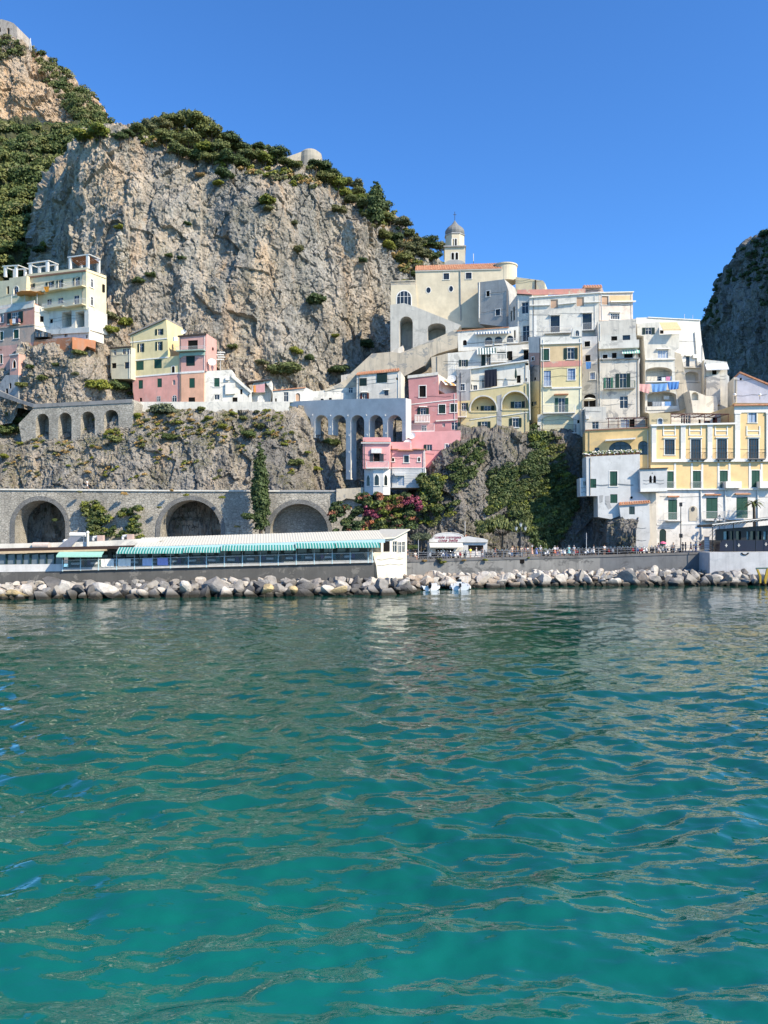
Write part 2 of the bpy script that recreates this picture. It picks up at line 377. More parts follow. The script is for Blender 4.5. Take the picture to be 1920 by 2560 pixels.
# ground mass behind the houses
MB_ = MB()
gpts = [[at(px, py+max(0, (px-1450))*.45*(py < 1100), Y) for px in (990, 1040, 1100, 1300, 1600, 2050)] for py, Y in ((1400, 140), (1180, 143), (1000, 160), (900, 172), (840, 200), (880, 260))]
for j in range(5):
    for i in range(5): MB_.add([gpts[j][i], gpts[j][i+1], gpts[j+1][i+1], gpts[j+1][i]], [(0, 1, 2, 3)], M_low)
tag(MB_.build('terraced slope'.replace(' ', '_')), kind='structure')

# ---------------------------------------------------------------- water
def water():
    ys = []; y = 4.0
    rows = []
    pyv = np.concatenate([np.linspace(4200, 2600, 60), np.linspace(2598, 1462, 640)])
    Y = H*F/(pyv-HZ)
    Y = np.concatenate([Y, [140, 180, 300]])
    pxv = np.linspace(-140, 2060, 620)
    X = (pxv[None, :]-960)/F*Y[:, None]; YY = np.repeat(Y[:, None], len(pxv), 1)
    p = np.stack([X, YY, np.zeros_like(X)], -1).reshape(-1, 3)
    def wv(sx, sy, amp, o=2, off=0, rot=0):
        c, s_ = math.cos(rot), math.sin(rot)
        q = np.stack([(p[:, 0]*c+p[:, 1]*s_)*sx, (-p[:, 0]*s_+p[:, 1]*c)*sy, np.full(len(p), off+.3)], 1)
        return amp*fbm(q, o)
    z = wv(.14, .24, .20, 1, 1, .25)+wv(.40, .62, .19, 1, 5, -.12)+wv(.85, 1.35, .105, 1, 9, .2)+wv(1.9, 2.9, .030, 1, 14, -.1)
    z += .6*wv(.05, .12, .14, 1, 3, .4)
    far = np.clip((p[:, 1]-28)/60, 0, 1); z *= (1-.58*far)
    z[p[:, 1] > 135] = 0
    p[:, 2] = z-.02
    ny, nx = X.shape; fs = np.arange(ny*nx).reshape(ny, nx)
    quads = np.stack([fs[:-1, :-1], fs[:-1, 1:], fs[1:, 1:], fs[1:, :-1]], -1).reshape(-1, 4)
    # wide flat skirt so that the sea goes on beyond the frame
    n0 = len(p); ext = [(-2500, -600, -.08), (2500, -600, -.08), (2500, 3000, -.6), (-2500, 3000, -.6)]
    p = np.concatenate([p, np.array([(-2500, -600, -.35), (2500, -600, -.35), (2500, 3000, -.35), (-2500, 3000, -.35)])])
    quads = np.concatenate([quads, [[n0, n0+1, n0+2, n0+3]]])
    me = bpy.data.meshes.new('water'); me.vertices.add(len(p)); me.vertices.foreach_set('co', p.astype(np.float32).ravel())
    me.loops.add(quads.size); me.loops.foreach_set('vertex_index', quads.astype(np.int32).ravel())
    me.polygons.add(len(quads)); me.polygons.foreach_set('loop_start', np.arange(0, quads.size, 4, dtype=np.int32))
    me.polygons.foreach_set('use_smooth', [True]*len(quads)); 
    s = NT('sea water'); s.rough(.015, 1.0); s.b.inputs['IOR'].default_value = 1.37
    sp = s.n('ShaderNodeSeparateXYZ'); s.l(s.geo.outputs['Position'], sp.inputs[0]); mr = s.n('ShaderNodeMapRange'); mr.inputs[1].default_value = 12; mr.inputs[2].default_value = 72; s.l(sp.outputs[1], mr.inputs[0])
    view_tint = s.ramp(mr.outputs[0], [(0, (.003, .140, .108)), (.12, (.003, .112, .082)), (.35, (.003, .082, .054)), (1, (.004, .054, .034))])  # base colour darkens with distance, painting in the view-angle loss of upwelling light
    s.col(s.mix(s.ramp(s.noise(.035, 4), [(.35, 0), (.65, .55)]), view_tint, (.001, .034, .029)))
    a = s.noise(2.0, 2, (1, 1.9, 1), .5); s.bump(a, .22, .08)
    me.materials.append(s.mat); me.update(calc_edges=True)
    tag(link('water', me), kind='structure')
water()
# ---------------------------------------------------------------- building kit
class Fac:
    """a vertical wall plane through two ground points seen at columns pl, pr at depths Yl, Yr"""
    def __init__(s, pl, Yl, pr, Yr):
        a = at(pl, HZ, Yl); b = at(pr, HZ, Yr); s.o = Vector((a.x, a.y, 0)); s.u = Vector((b.x-a.x, b.y-a.y, 0)).normalized()
        s.n = Vector((s.u.y, -s.u.x, 0))
    def hit(s, px, py):
        d = Vector(((px-960)/F, 1, (HZ-py)/F)); t = s.n.dot(s.o)/s.n.dot(d)
        p = d*t; return ((p-s.o).dot(s.u), p.z+H)
    def P(s, u, z, d=0): q = s.o+s.u*u-s.n*d; return Vector((q.x, q.y, z))
    def shift(s, d):
        f = Fac.__new__(Fac); f.o = s.o-s.n*d; f.u = s.u; f.n = s.n; return f
def poly(fac, cr, pts): return [fac.hit(*cr(x, y)) for x, y in pts]
def plate(mb, fac, outer, holes, d0, d1, mat, sides=True, reveal=True, revmat=None, back=False):
    if holes:
        allp = [[Vector((u, z, 0)) for u, z in lp] for lp in [outer]+holes]
        flat = [q for lp in [outer]+holes for q in lp]
        tr = tessellate_polygon(allp); mb.add([fac.P(u, z, d0) for u, z in flat], [tuple(t) for t in tr], mat)
    else:
        allp = [[Vector((u, z, 0)) for u, z in outer]]
        mb.add([fac.P(u, z, d0) for u, z in outer], [tuple(t) for t in tessellate_polygon(allp)], mat)
    def wall(lp, m, a=d0, b=d1):
        n = len(lp); mb.add([fac.P(u, z, a) for u, z in lp]+[fac.P(u, z, b) for u, z in lp], [(i, (i+1) % n, n+(i+1) % n, n+i) for i in range(n)], m)
    if sides: wall(outer, mat)
    if reveal:
        for h in holes: wall(h, revmat or mat)
    if back: mb.add([fac.P(u, z, d1) for u, z in outer], [tuple(t) for t in tessellate_polygon(allp[:1])], mat)
def inside(pt, lp):
    x, y = pt; c = False; n = len(lp)
    for i in range(n):
        (x1, y1), (x2, y2) = lp[i], lp[(i+1) % n]
        if (y1 > y) != (y2 > y) and x < (x2-x1)*(y-y1)/(y2-y1)+x1: c = not c
    return c
def opening(fac, cr, x0, y0, x1, y1, fl, g=0.0):
    """outline of an opening; flags a arched, g pointed, e elliptic; g grows it"""
    u0 = fac.hit(*cr(x0, (y0+y1)/2))[0]-g; u1 = fac.hit(*cr(x1, (y0+y1)/2))[0]+g
    z1 = fac.hit(*cr((x0+x1)/2, y0))[1]+g; z0 = fac.hit(*cr((x0+x1)/2, y1))[1]-g*(0 if 'd' in fl else 1)
    w_ = (u1-u0)/2; um = (u0+u1)/2
    if 'e' in fl: return [(um+w_*math.cos(a*math.pi/8), (z0+z1)/2+(z1-z0)/2*math.sin(a*math.pi/8)) for a in range(16)]
    if 'a' in fl:
        h = min(w_, (z1-z0)*.6); return [(u0, z0), (u1, z0)]+[(um+w_*math.cos(math.pi*k/10), z1-h+h*math.sin(math.pi*k/10)) for k in range(11)]
    if 'q' in fl:      # low segmental arch
        h = (z1-z0)*.28; return [(u0, z0), (u1, z0)]+[(um+w_*math.cos(math.pi*k/10), z1-h+h*math.sin(math.pi*k/10)) for k in range(11)]
    if 'g' in fl:
        h = w_*1.7; pts = [(u0, z0), (u1, z0), (u1, z1-h)]
        for k in (1, 2, 3, 4): t = k/4; pts.append((u1-w_*(t**1.6), z1-h+h*t))
        for k in (3, 2, 1): t = k/4; pts.append((u0+w_*(t**1.6), z1-h+h*t))
        pts.append((u0, z1-h)); return pts
    return [(u0, z0), (u1, z0), (u1, z1), (u0, z1)]
def bbox(lp): return min(p[0] for p in lp), max(p[0] for p in lp), min(p[1] for p in lp), max(p[1] for p in lp)

def window(fac, lp, kind, fl, parent, surf=False):
    """kinds: s closed shutters, o open shutters beside a window, p plain dark glass, w curtained light glass, k dark opening, D door with shutters leaves, n blind niche"""
    u0, u1, z0, z1 = bbox(lp); W = u1-u0; um = (u0+u1)/2; dd = .16 if not surf else -.02
    fr = M_trim
    if 'b' in fl: fr = M_blue
    if 'm' in fl: fr = M_brown
    if 'v' in fl: fr = M_dgreen
    sh = M_green
    if 'r' in fl: sh = M_red
    if 'x' in fl: sh = M_dgreen
    if 'l' in fl: sh = M_lgreen
    mb = MB(); glass = M_curt if kind == 'w' else (M_void if kind == 'k' else M_glass)
    if kind == 'n': glass = plaster((.55, .36, .24), .2)
    plate(mb, fac, lp, [], dd, dd+.03, glass, sides=False)
    if kind in 'pwo' and 'e' not in fl:
        t = .06 if W < 1.6 else .09
        plate(mb, fac, lp, [shrink(lp, t)], dd-.04, dd, fr, sides=False)
        for k in (range(1, 2) if W < 1.8 else range(1, 4)):
            uu = u0+W*k/(2 if W < 1.8 else 4); plate(mb, fac, [(uu-t*.5, z0+t), (uu+t*.5, z0+t), (uu+t*.5, z1-t), (uu-t*.5, z1-t)], [], dd-.035, dd, fr)
        if (z1-z0) > 1.2:
            zz = z0+(z1-z0)*.66; plate(mb, fac, [(u0+t, zz-t*.4), (u1-t, zz-t*.4), (u1-t, zz+t*.4), (u0+t, zz+t*.4)], [], dd-.03, dd, fr)
    wo_ = mb.build('door' if 'd' in fl else 'window', parent)
    def leafs(a, b, d, ang=0):
        m2 = MB(); plate(m2, fac, [(a, z0+.02), (b, z0+.02), (b, z1-.02), (a, z1-.02)] if not ('a' in fl and kind == 's') else clip(lp, a, b), [], d, d+.04, sh)
        if b-a > .2 and 'a' not in fl:
            n = 7
            for k in range(n):
                zz = z0+.12+(z1-z0-.24)*(k+.5)/n; hh = (z1-z0-.24)/n*.33
                plate(m2, fac, [(a+.05, zz-hh), (b-.05, zz-hh), (b-.05, zz+hh), (a+.05, zz+hh)], [], d-.02, d, sh)
        m2.build('shutter', wo_)
    if kind in 'sD':
        leafs(u0+.01, um-.01, dd-.08); leafs(um+.01, u1-.01, dd-.08)
    if kind == 'o':
        ww = W*.52
        if 'R' not in fl: leafs(u0-ww, u0-.03, -.07)
        if 'L' not in fl: leafs(u1+.03, u1+ww, -.07)
    if 't' in fl:
        m3 = MB(); plate(m3, fac, grow(lp, .14), [lp], -.05, -.0, M_trim)
        if 'e' not in fl and 'd' not in fl: plate(m3, fac, [(u0-.22, z0-.14), (u1+.22, z0-.14), (u1+.22, z0-.03), (u0-.22, z0-.03)], [], -.12, 0, M_trim)
        if 'c' in fl: plate(m3, fac, [(u0-.3, z1+.2), (u1+.3, z1+.2), (u1+.3, z1+.34), (u0-.3, z1+.34)], [], -.22, 0, M_trim, back=False)
        m3.build('frame', wo_)
    if 'h' in fl:      # little tiled or plastered hood over the opening
        m4 = MB(); m4.add([fac.P(u0-.25, z1+.32, 0), fac.P(u1+.25, z1+.32, 0), fac.P(u1+.25, z1+.16, -.45), fac.P(u0-.25, z1+.16, -.45),
                           fac.P(u0-.25, z1+.22, 0), fac.P(u1+.25, z1+.22, 0), fac.P(u1+.25, z1+.08, -.45), fac.P(u0-.25, z1+.08, -.45)],
                          [(0, 1, 2, 3), (4, 7, 6, 5), (0, 3, 7, 4), (1, 5, 6, 2), (2, 6, 7, 3)], M_tile if 'T' in fl else M_trim); m4.build('hood', wo_)
    if 'j' in fl:      # laundry-free flower box
        pass
    return wo_
def cen(lp): return (sum(p[0] for p in lp)/len(lp), sum(p[1] for p in lp)/len(lp))
def grow(lp, g):
    u0, u1, z0, z1 = bbox(lp); cu, cz = (u0+u1)/2, (z0+z1)/2; a = ((u1-u0)/2+g)/((u1-u0)/2); b = ((z1-z0)/2+g)/((z1-z0)/2)
    return [(cu+(u-cu)*a, cz+(z-cz)*b) for u, z in lp]
def shrink(lp, g): return grow(lp, -g)
def clip(lp, a, b):
    lp2 = [(min(max(u, a), b), z) for u, z in lp]; out = []
    for q in lp2:
        if not out or abs(q[0]-out[-1][0])+abs(q[1]-out[-1][1]) > 1e-4: out.append(q)
    if abs(out[0][0]-out[-1][0])+abs(out[0][1]-out[-1][1]) < 1e-4: out.pop()
    return out

def bars(mb, P, u0, u1, z0, z1, m, step=.16, r=.014, d=0):
    """railing on the facade coordinate line: top rail, bottom rail, uprights"""
    mb.bar(P(u0, z1, d), P(u1, z1, d), .03, m, 4); mb.bar(P(u0, z0+.06, d), P(u1, z0+.06, d), .02, m, 4)
    n = max(1, int((u1-u0)/step))
    for k in range(n+1): mb.bar(P(u0+(u1-u0)*k/n, z0, d), P(u0+(u1-u0)*k/n, z1, d), r, m, 3)
def balcony(fac, cr, x0, x1, yt, ys, proj, typ, parent, mat=None, rail=None, dz=0):
    u0 = fac.hit(*cr(x0, ys))[0]; u1 = fac.hit(*cr(x1, ys))[0]; xm = (x0+x1)/2
    zs = fac.hit(*cr(xm, ys))[1]; zt = fac.hit(*cr(xm, yt))[1]; mat = mat or M_trim; rail = rail or (M_wiron if 'w' in typ else M_iron)
    zt = max(zt, zs+.75)
    mb = MB(); P = lambda u, z, d: fac.P(u, z, d)
    c = fac.P((u0+u1)/2, zs-.08, -proj/2); mb.obox(c, fac.u*(u1-u0)/2, fac.n*proj/2, Vector((0, 0, .08)), mat)
    if 's' in typ:
        mb.obox(fac.P((u0+u1)/2, (zs+zt)/2, -proj+.06), fac.u*(u1-u0)/2, fac.n*.06, Vector((0, 0, (zt-zs)/2)), mat)
        for uu in (u0+.06, u1-.06): mb.obox(fac.P(uu, (zs+zt)/2, -proj/2+.06), fac.u*.06, fac.n*(proj/2-.06), Vector((0, 0, (zt-zs)/2)), mat)
    if 'k' in typ:
        for t in (.15, .5, .85): mb.obox(fac.P(u0+(u1-u0)*t, zs-.3, -proj*.35), fac.u*.07, fac.n*proj*.33, Vector((0, 0, .14)), mat)
    b = mb.build('balcony', parent)
    if 's' not in typ:
        r = MB(); bars(r, fac.P, u0, u1, zs, zt, rail, d=-proj+.04)
        for uu in (u0, u1):
            r.bar(fac.P(uu, zt, -proj+.04), fac.P(uu, zt, 0), .03, rail, 4); n = max(2, int(proj/.2))
            for k in range(n): r.bar(fac.P(uu, zs, -proj*k/n), fac.P(uu, zt, -proj*k/n), .014, rail, 3)
        if 'u' in typ:      # stone balusters
            n = int((u1-u0)/.28)
            for k in range(n): r.bar(fac.P(u0+(u1-u0)*(k+.5)/n, zs, -proj+.06), fac.P(u0+(u1-u0)*(k+.5)/n, zt, -proj+.06), .08, M_trim, 5)
            r.obox(fac.P((u0+u1)/2, zt, -proj+.06), fac.u*(u1-u0)/2, fac.n*.12, Vector((0, 0, .07)), M_trim)
        r.build('railing', b)
    return b
def panel(fac, cr, pts, p, mat, name, parent, d1=0.0, mb=None):
    own = mb is None; mb = mb or MB()
    plate(mb, fac, poly(fac, cr, pts), [], -p, d1, mat)
    return mb.build(name, parent) if own else None
def strip(fac, cr, x0, y0, x1, y1, h, p, mat, name, parent, d1=0.0):
    return panel(fac, cr, [(x0, y0), (x1, y1), (x1, y1+h), (x0, y0+h)], p, mat, name, parent, d1)
def awning(fac, cr, x0, x1, yt, yb, proj, m1, m2, parent, n=10, name='awning', dz=None):
    """sloping cloth in stripes from the wall out to a front bar, with a short valance"""
    u0 = fac.hit(*cr(x0, yt))[0]; u1 = fac.hit(*cr(x1, yt))[0]; zt = fac.hit(*cr((x0+x1)/2, yt))[1]; zb = fac.hit(*cr((x0+x1)/2, yb))[1]
    k = 1+proj/(fac.o.y); zb = H+(zb-H)*(1-proj/fac.o.y)
    mb = MB()
    for i in range(n):
        a = u0+(u1-u0)*i/n; b = u0+(u1-u0)*(i+1)/n; m = m1 if i % 2 else m2
        v = [fac.P(a, zt, 0), fac.P(b, zt, 0), fac.P(b, zb+.12, -proj), fac.P(a, zb+.12, -proj), fac.P(b, zb-.08, -proj-.01), fac.P(a, zb-.08, -proj-.01)]
        mb.add(v, [(0, 1, 2, 3), (3, 2, 4, 5)], m)
        v = [fac.P(a, zt-.03, 0), fac.P(b, zt-.03, 0), fac.P(b, zb+.09, -proj+.02), fac.P(a, zb+.09, -proj+.02)]; mb.add(v, [(0, 3, 2, 1)], m)
    for uu in (u0, u1): mb.bar(fac.P(uu, zt-.5, 0), fac.P(uu, zb+.05, -proj), .025, M_wiron, 4)
    return mb.build(name, parent)
def tileroof(fac, cr, pts_low, pts_high, back, parent, name='roof', step=.5, over=.3):
    """pitched band of barrel tiles from the eaves line (pts_low) up and back to the ridge line"""
    (a, b), (c, d) = poly(fac, cr, pts_low), poly(fac.shift(back), cr, pts_high)
    L = abs(b[0]-a[0]); n = max(2, int(L/step)); mb = MB()
    for k in range(n):
        for h, off, t0, t1 in ((.0, 0, 0, .5), (.11, 0, .5, 1.0)):
            q0 = (k+t0)/n; q1 = (k+t1)/n
            def pt(q, top, e): 
                lo = (a[0]+(b[0]-a[0])*q, a[1]+(b[1]-a[1])*q); hi = (c[0]+(d[0]-c[0])*q, c[1]+(d[1]-c[1])*q)
                return fac.P(*(hi if top else lo), back if top else -over)+Vector((0, 0, e))
            mb.add([pt(q0, 0, h), pt(q1, 0, h), pt(q1, 1, h), pt(q0, 1, h), pt(q0, 0, -.12), pt(q1, 0, -.12)], [(0, 1, 2, 3), (4, 5, 1, 0)], M_tile)
            mb.add([pt(q0, 0, 0), pt(q0, 0, .11), pt(q0, 1, .11), pt(q0, 1, 0), pt(q1, 0, 0), pt(q1, 0, .11), pt(q1, 1, .11), pt(q1, 1, 0)], [(0, 1, 2, 3), (4, 5, 6, 7)], M_tile)
    mb.add([pt(0, 0, -.12), pt(1, 0, -.12), pt(1, 1, -.12), pt(0, 1, -.12)], [(0, 1, 2, 3)], M_tile)
    return mb.build(name, parent)

P_dkpipe = plain('weathered pipe', (.20, .17, .14), .7)
def bld(name, label, cat, fac, cr, walls, D=8, wins='', deep='', deepd=1.6, group=None, side=None, rv=.22):
    """walls: [(outline in crop pixels, material)]; wins: lines of 'kind+flags x0 y0 x1 y1'; deep: recessed loggias"""
    zs = [(poly(fac, cr, o), m) for o, m in walls]
    us = [p[0] for z, _ in zs for p in z]; zz = [p[1] for z, _ in zs for p in z]
    root = empty(name, fac.P((min(us)+max(us))/2, min(zz), 0), label, cat, group)
    W = []
    for ln in wins.strip().splitlines():
        q = ln.split()
        if not q: continue
        W.append((q[0][0], q[0][1:], opening(fac, cr, *map(float, q[1:5]), q[0][1:])))
    DP = []
    for ln in deep.strip().splitlines():
        q = ln.split()
        if q: DP.append(opening(fac, cr, *map(float, q[1:5]), q[0]))
    inner = []
    for lp, m in zs:
        mine = [w_ for w_ in W if inside(cen(w_[2]), lp) and w_[0] != '*' and all(inside(p, lp) for p in w_[2])]
        md = [d for d in DP if inside(cen(d), lp)]
        def indeep(w_): return any(inside(cen(w_[2]), d) for d in md)
        h = [w_[2] for w_ in mine if not indeep(w_)]
        mb = MB(); plate(mb, fac, lp, h+md, 0, rv, m, sides=False)
        if md:
            plate(mb, fac, lp, md, rv, deepd, m, sides=False)
            plate(mb, fac, lp, [w_[2] for w_ in mine if indeep(w_)], deepd, deepd+rv, m, sides=False)
            plate(mb, fac, lp, [], deepd+rv, D, m, back=True, sides=False)
        else: plate(mb, fac, lp, [], rv, D, m, back=True, sides=False)
        n = len(lp); mb.add([fac.P(u, z, 0) for u, z in lp]+[fac.P(u, z, D) for u, z in lp], [(i, (i+1) % n, n+(i+1) % n, n+i) for i in range(n)], m)
        mb.build('wall', root)
    if cat in ('house', 'hotel', 'building') and len(label) > 10:
        q_ = random.Random(len(label)*7+int(abs(zs[0][0][0][1])*10)); dkc = plain('black cable', (.03, .03, .03), .7); okl = lambda u, z: any(inside((u, z), lp) for lp, _ in zs)
        u0, u1, z0, z1 = min(us), max(us), min(zz), max(zz)
        for t in (.06, .94):
            u = u0+(u1-u0)*t; zt = z1-.6
            while zt > z0+2 and not okl(u, zt): zt -= .5
            zb = zt
            while zb > z0+.3 and okl(u, zb-.3): zb -= .3
            if zt-zb > 4 and q_.random() < .6: m = MB(); m.bar(fac.P(u, zt, -.08), fac.P(u+q_.uniform(-.1, .1), zb, -.08), .05, q_.choice([M_trim, P_dkpipe]), 5); m.build('downpipe', root)
        for _ in range(2):
            z = z0+(z1-z0)*q_.uniform(.2, .85); pts_ = [(u0+(u1-u0)*k/8, z-.22*math.sin(k*math.pi/4)**2) for k in range(9)]; m = MB()
            for a, b in zip(pts_[:-1], pts_[1:]):
                if okl(*a) and okl(*b): m.bar(fac.P(*a, -.05), fac.P(*b, -.05), .022, dkc, 3)
            if m.f: m.build('cable', root)
    for k, fl, lp in W:
        isd = any(inside(cen(lp), d) for d in DP); ok = any(all(inside(p, z) for p in lp) for z, _ in zs)
        window(fac.shift(deepd) if isd else fac, lp, k, fl, root, surf=not ok)
    return root
def sidewins(root, fac, cr, wins):
    for ln in wins.strip().splitlines():
        q = ln.split(); window(fac, opening(fac, cr, *map(float, q[1:5]), q[0][1:]), q[0][0], q[0][1:], root, surf=True)
def dish(p, r, parent, aim=(-.2, -.9, .4)):
    a = Vector(aim).normalized(); t = Vector((0, 0, 1)).cross(a).normalized(); b = a.cross(t); mb = MB(); n = 14; vs = []
    for rr, dd in ((.05, 0), (r*.6, r*.08), (r, r*.24)):
        for i in range(n): an = 2*math.pi*i/n; vs.append(Vector(p)+a*dd+(t*math.cos(an)+b*math.sin(an))*rr)
    mb.add(vs, [(j*n+i, j*n+(i+1) % n, (j+1)*n+(i+1) % n, (j+1)*n+i) for j in (0, 1) for i in range(n)]+[tuple(range(n))], M_trim)
    mb.bar(Vector(p), Vector(p)+a*r*1.0, .02, M_iron, 4); mb.bar(Vector(p), Vector(p)+Vector((0, .2, -r*1.2)), .04, M_iron, 4)
    return mb.build('satellite_dish', parent)
def boxpart(fac, cr, x0, y0, x1, y1, p, mat, name, parent, d1=0): return panel(fac, cr, [(x0, y1), (x1, y1), (x1, y0), (x0, y0)], p, mat, name, parent, d1)
# ---------------------------------------------------------------- the town
P_hot = plaster((.76, .66, .43), .12); P_white = M_white; P_wh2 = plaster((.70, .66, .57), .5, (.42, .41, .38)); P_cream = plaster((.74, .68, .56), .35)
P_pnk = plaster((.58, .29, .22), .25, (.45, .38, .32)); P_buff = plaster((.50, .38, .30), .45); P_lpk = plaster((.70, .39, .31), .3)
P_yel = plaster((.70, .60, .34), .22, (.5, .46, .34)); P_sal = plaster((.72, .36, .30), .25, (.55, .45, .4)); P_dpk = plaster((.64, .36, .31), .25, (.5, .42, .38)); P_org = plaster((.74, .42, .28), .25)
P_mau = plaster((.52, .25, .24), .22, (.42, .36, .34)); P_rose = plaster((.76, .37, .35), .15, (.6, .4, .4)); P_wbl = plaster((.62, .61, .58), .2)
P_pale = plaster((.68, .56, .30), .3, (.5, .48, .42)); P_apr = plaster((.70, .52, .30), .3, (.5, .42, .32)); P_gray = plaster((.42, .41, .39), .7, (.24, .24, .23))
P_tan = plaster((.56, .48, .36), .75, (.30, .29, .26)); P_chu = plaster((.66, .57, .41), .14, (.5, .47, .4)); P_grand = plaster((.80, .56, .28), .10, (.6, .5, .35))
P_via = plaster((.62, .605, .56), .05); P_peel = plaster((.66, .30, .24), .7, (.60, .50, .36)); P_brk = plaster((.52, .22, .11), .5, (.55, .45, .36)); P_whs = plaster((.70, .64, .54), .75, (.36, .34, .31))
P_ycr = plaster((.72, .60, .38), .6, (.5, .45, .38))

# --- far left hotel
f = Fac(0, 160, 216, 150)
hot = bld('hotel', 'cream hotel with two long balconies and rooftop pergolas, high on the left crag', 'hotel', f, cA,
    [([(262, 385), (895, 310), (895, 715), (262, 745)], P_hot)], D=5.6, wins="""
owx 497 432 540 492 h
owx 604 415 638 492
owx 776 390 812 492
owx 306 455 344 508
p 484 612 535 672
p 598 598 655 658
pd 764 574 822 684""")
balcony(f, cA, 266, 893, 470, 560, 1.3, 'w', hot, mat=P_hot) if False else None
for (x0, x1, yt, ys) in ((268, 480, 510, 552), (480, 690, 482, 528), (690, 893, 448, 500), (480, 690, 660, 706), (690, 893, 632, 688)):
    balcony(f, cA, x0, x1, yt, ys, 1.2, 'w', hot, mat=P_hot)
strip(f, cA, 262, 385, 895, 310, 16, .25, plain('brown cornice', (.30, .16, .10), .8), 'cornice', hot)
strip(f, cA, 262, 352, 895, 278, 30, -.2, P_hot, 'parapet', hot, .35)
fs = Fac(216, 150, 266, 154.6)
sidewins(hot, fs, cA, "pat 936 400 966 492\npat 936 585 968 680\nkx 1062 460 1088 540")
strip(fs, cA, 898, 300, 1100, 372, 26, .05, P_hot, 'parapet', hot, .3)
def pergola(fc, cr, posts, beam, root, back=2.6, cloth=None):
    mb = MB(); tops = []
    for x0, x1, yt, yb in posts:
        for d in (0.2, back):
            a = poly(fc, cr, [(x0, yb), (x1, yb), (x1, yt), (x0, yt)]); plate(mb, fc, a, [], d, d+.4, M_trim, back=True)
    a = poly(fc, cr, beam)
    for d in (0.15, back): 
        q = [(a[0][0], a[0][1]), (a[1][0], a[1][1]), (a[1][0], a[1][1]+.22), (a[0][0], a[0][1]+.22)]; plate(mb, fc, q, [], d, d+.3, M_trim, back=True)
    for k in (0, 1):
        mb.bar(fc.P(a[k][0], a[k][1]+.1, .2), fc.P(a[k][0], a[k][1]+.1, back+.2), .12, M_trim, 4)
    o = mb.build('pergola', root)
    if cloth:
        c = MB(); n = 9
        for k in range(n):
            u = a[0][0]+(a[1][0]-a[0][0])*(k+.5)/n; z = a[0][1]+(a[1][1]-a[0][1])*(k+.5)/n; w_ = abs(a[1][0]-a[0][0])/n*.42
            c.add([fc.P(u-w_, z-.1, .3), fc.P(u+w_, z-.1, .3), fc.P(u+w_, z-.75, back), fc.P(u-w_, z-.75, back)], [(0, 1, 2, 3)], cloth)
        c.build('canopy', o)
pergola(f.shift(.4), cA, [(30, 52, 275, 378), (142, 162, 268, 378)], [(18, 275), (182, 264)], hot)
pergola(f.shift(.4), cA, [(290, 312, 240, 360), (465, 488, 215, 345)], [(275, 247), (497, 215)], hot)
pergola(f.shift(.1), cA, [(704, 724, 182, 305), (884, 906, 150, 290)], [(692, 182), (915, 150)], hot, 3.2, plain('brown canopy slats', (.30, .13, .07), .8))
bld('hotel_wing', 'cream wing with one round arched window at the left end of the hotel', 'house', f.shift(-1.0), cA,
    [([(95, 395), (278, 372), (262, 745), (95, 760)], P_hot), ([(-60, 430), (95, 418), (95, 760), (-60, 780)], P_hot)], D=5, wins="pat 142 480 192 570\nk 70 480 94 560")
# white ground floor of the hotel: recessed loggia with thick pillars and curved terrace
g = f.shift(.3)
lo = bld('white_loggia', 'white pillared loggia beneath the hotel balconies', 'building', g, cA,
    [([(470, 712), (920, 702), (920, 925), (600, 945), (470, 925)], P_white)], D=5.2, deep="- 640 745 742 905\n- 782 740 876 905", deepd=3.4, wins="k 516 820 548 862\nk 712 822 738 856")
strip(g.shift(-1.6), cA, 480, 930, 925, 905, 52, .0, P_white, 'parapet', lo, .25)
tb = bld('terrace_storey', 'low white terrace storey with two small dark openings on the orange bastion', 'building', g.shift(-1.2), cA,
    [([(490, 950), (925, 940), (925, 1030), (490, 1020)], P_white)], D=4, wins="px 665 970 698 1005\nk 890 985 908 1020")
bld('bastion', 'weathered orange bastion wall carrying the white terrace of the hotel', 'retaining wall', g.shift(-2.2), cA,
    [([(350, 1040), (750, 1008), (750, 1170), (560, 1230), (350, 1290)], P_brk)], D=4)
bld('bastion', 'brighter orange bastion wall with a jagged foot, below the rounded terrace corner', 'retaining wall', Fac(181, 147.2, 239, 148.6), cA,
    [([(750, 1006), (992, 1042), (985, 1130), (900, 1100), (860, 1150), (750, 1130)], P_brk)], D=3)
mb = MB(); gl = plain('conservatory glass', (.05, .07, .08), .1, .6)
for a_, b_ in ((0, 0), ):
    pass
cons = bld('conservatory', 'small dark framed glass conservatory on the terrace beside the pink house', 'conservatory', g.shift(-2.4), cA,
    [([(360, 920), (497, 960), (497, 1002), (360, 1010)], M_iron)], D=2, wins="p 368 935 392 1000\np 400 945 428 1000\np 436 950 462 1000\np 468 960 490 1000")
# cream side block between pink house and hotel
bld('terrace_house', 'narrow cream house with a white domed awning between the pink house and the hotel', 'house', Fac(86, 153.6, 125, 154.6), cA,
    [([(358, 668), (500, 712), (500, 760), (590, 765), (590, 1000), (358, 1000)], P_cream)], D=5, wins="k 415 790 452 850\nk 516 822 546 862")
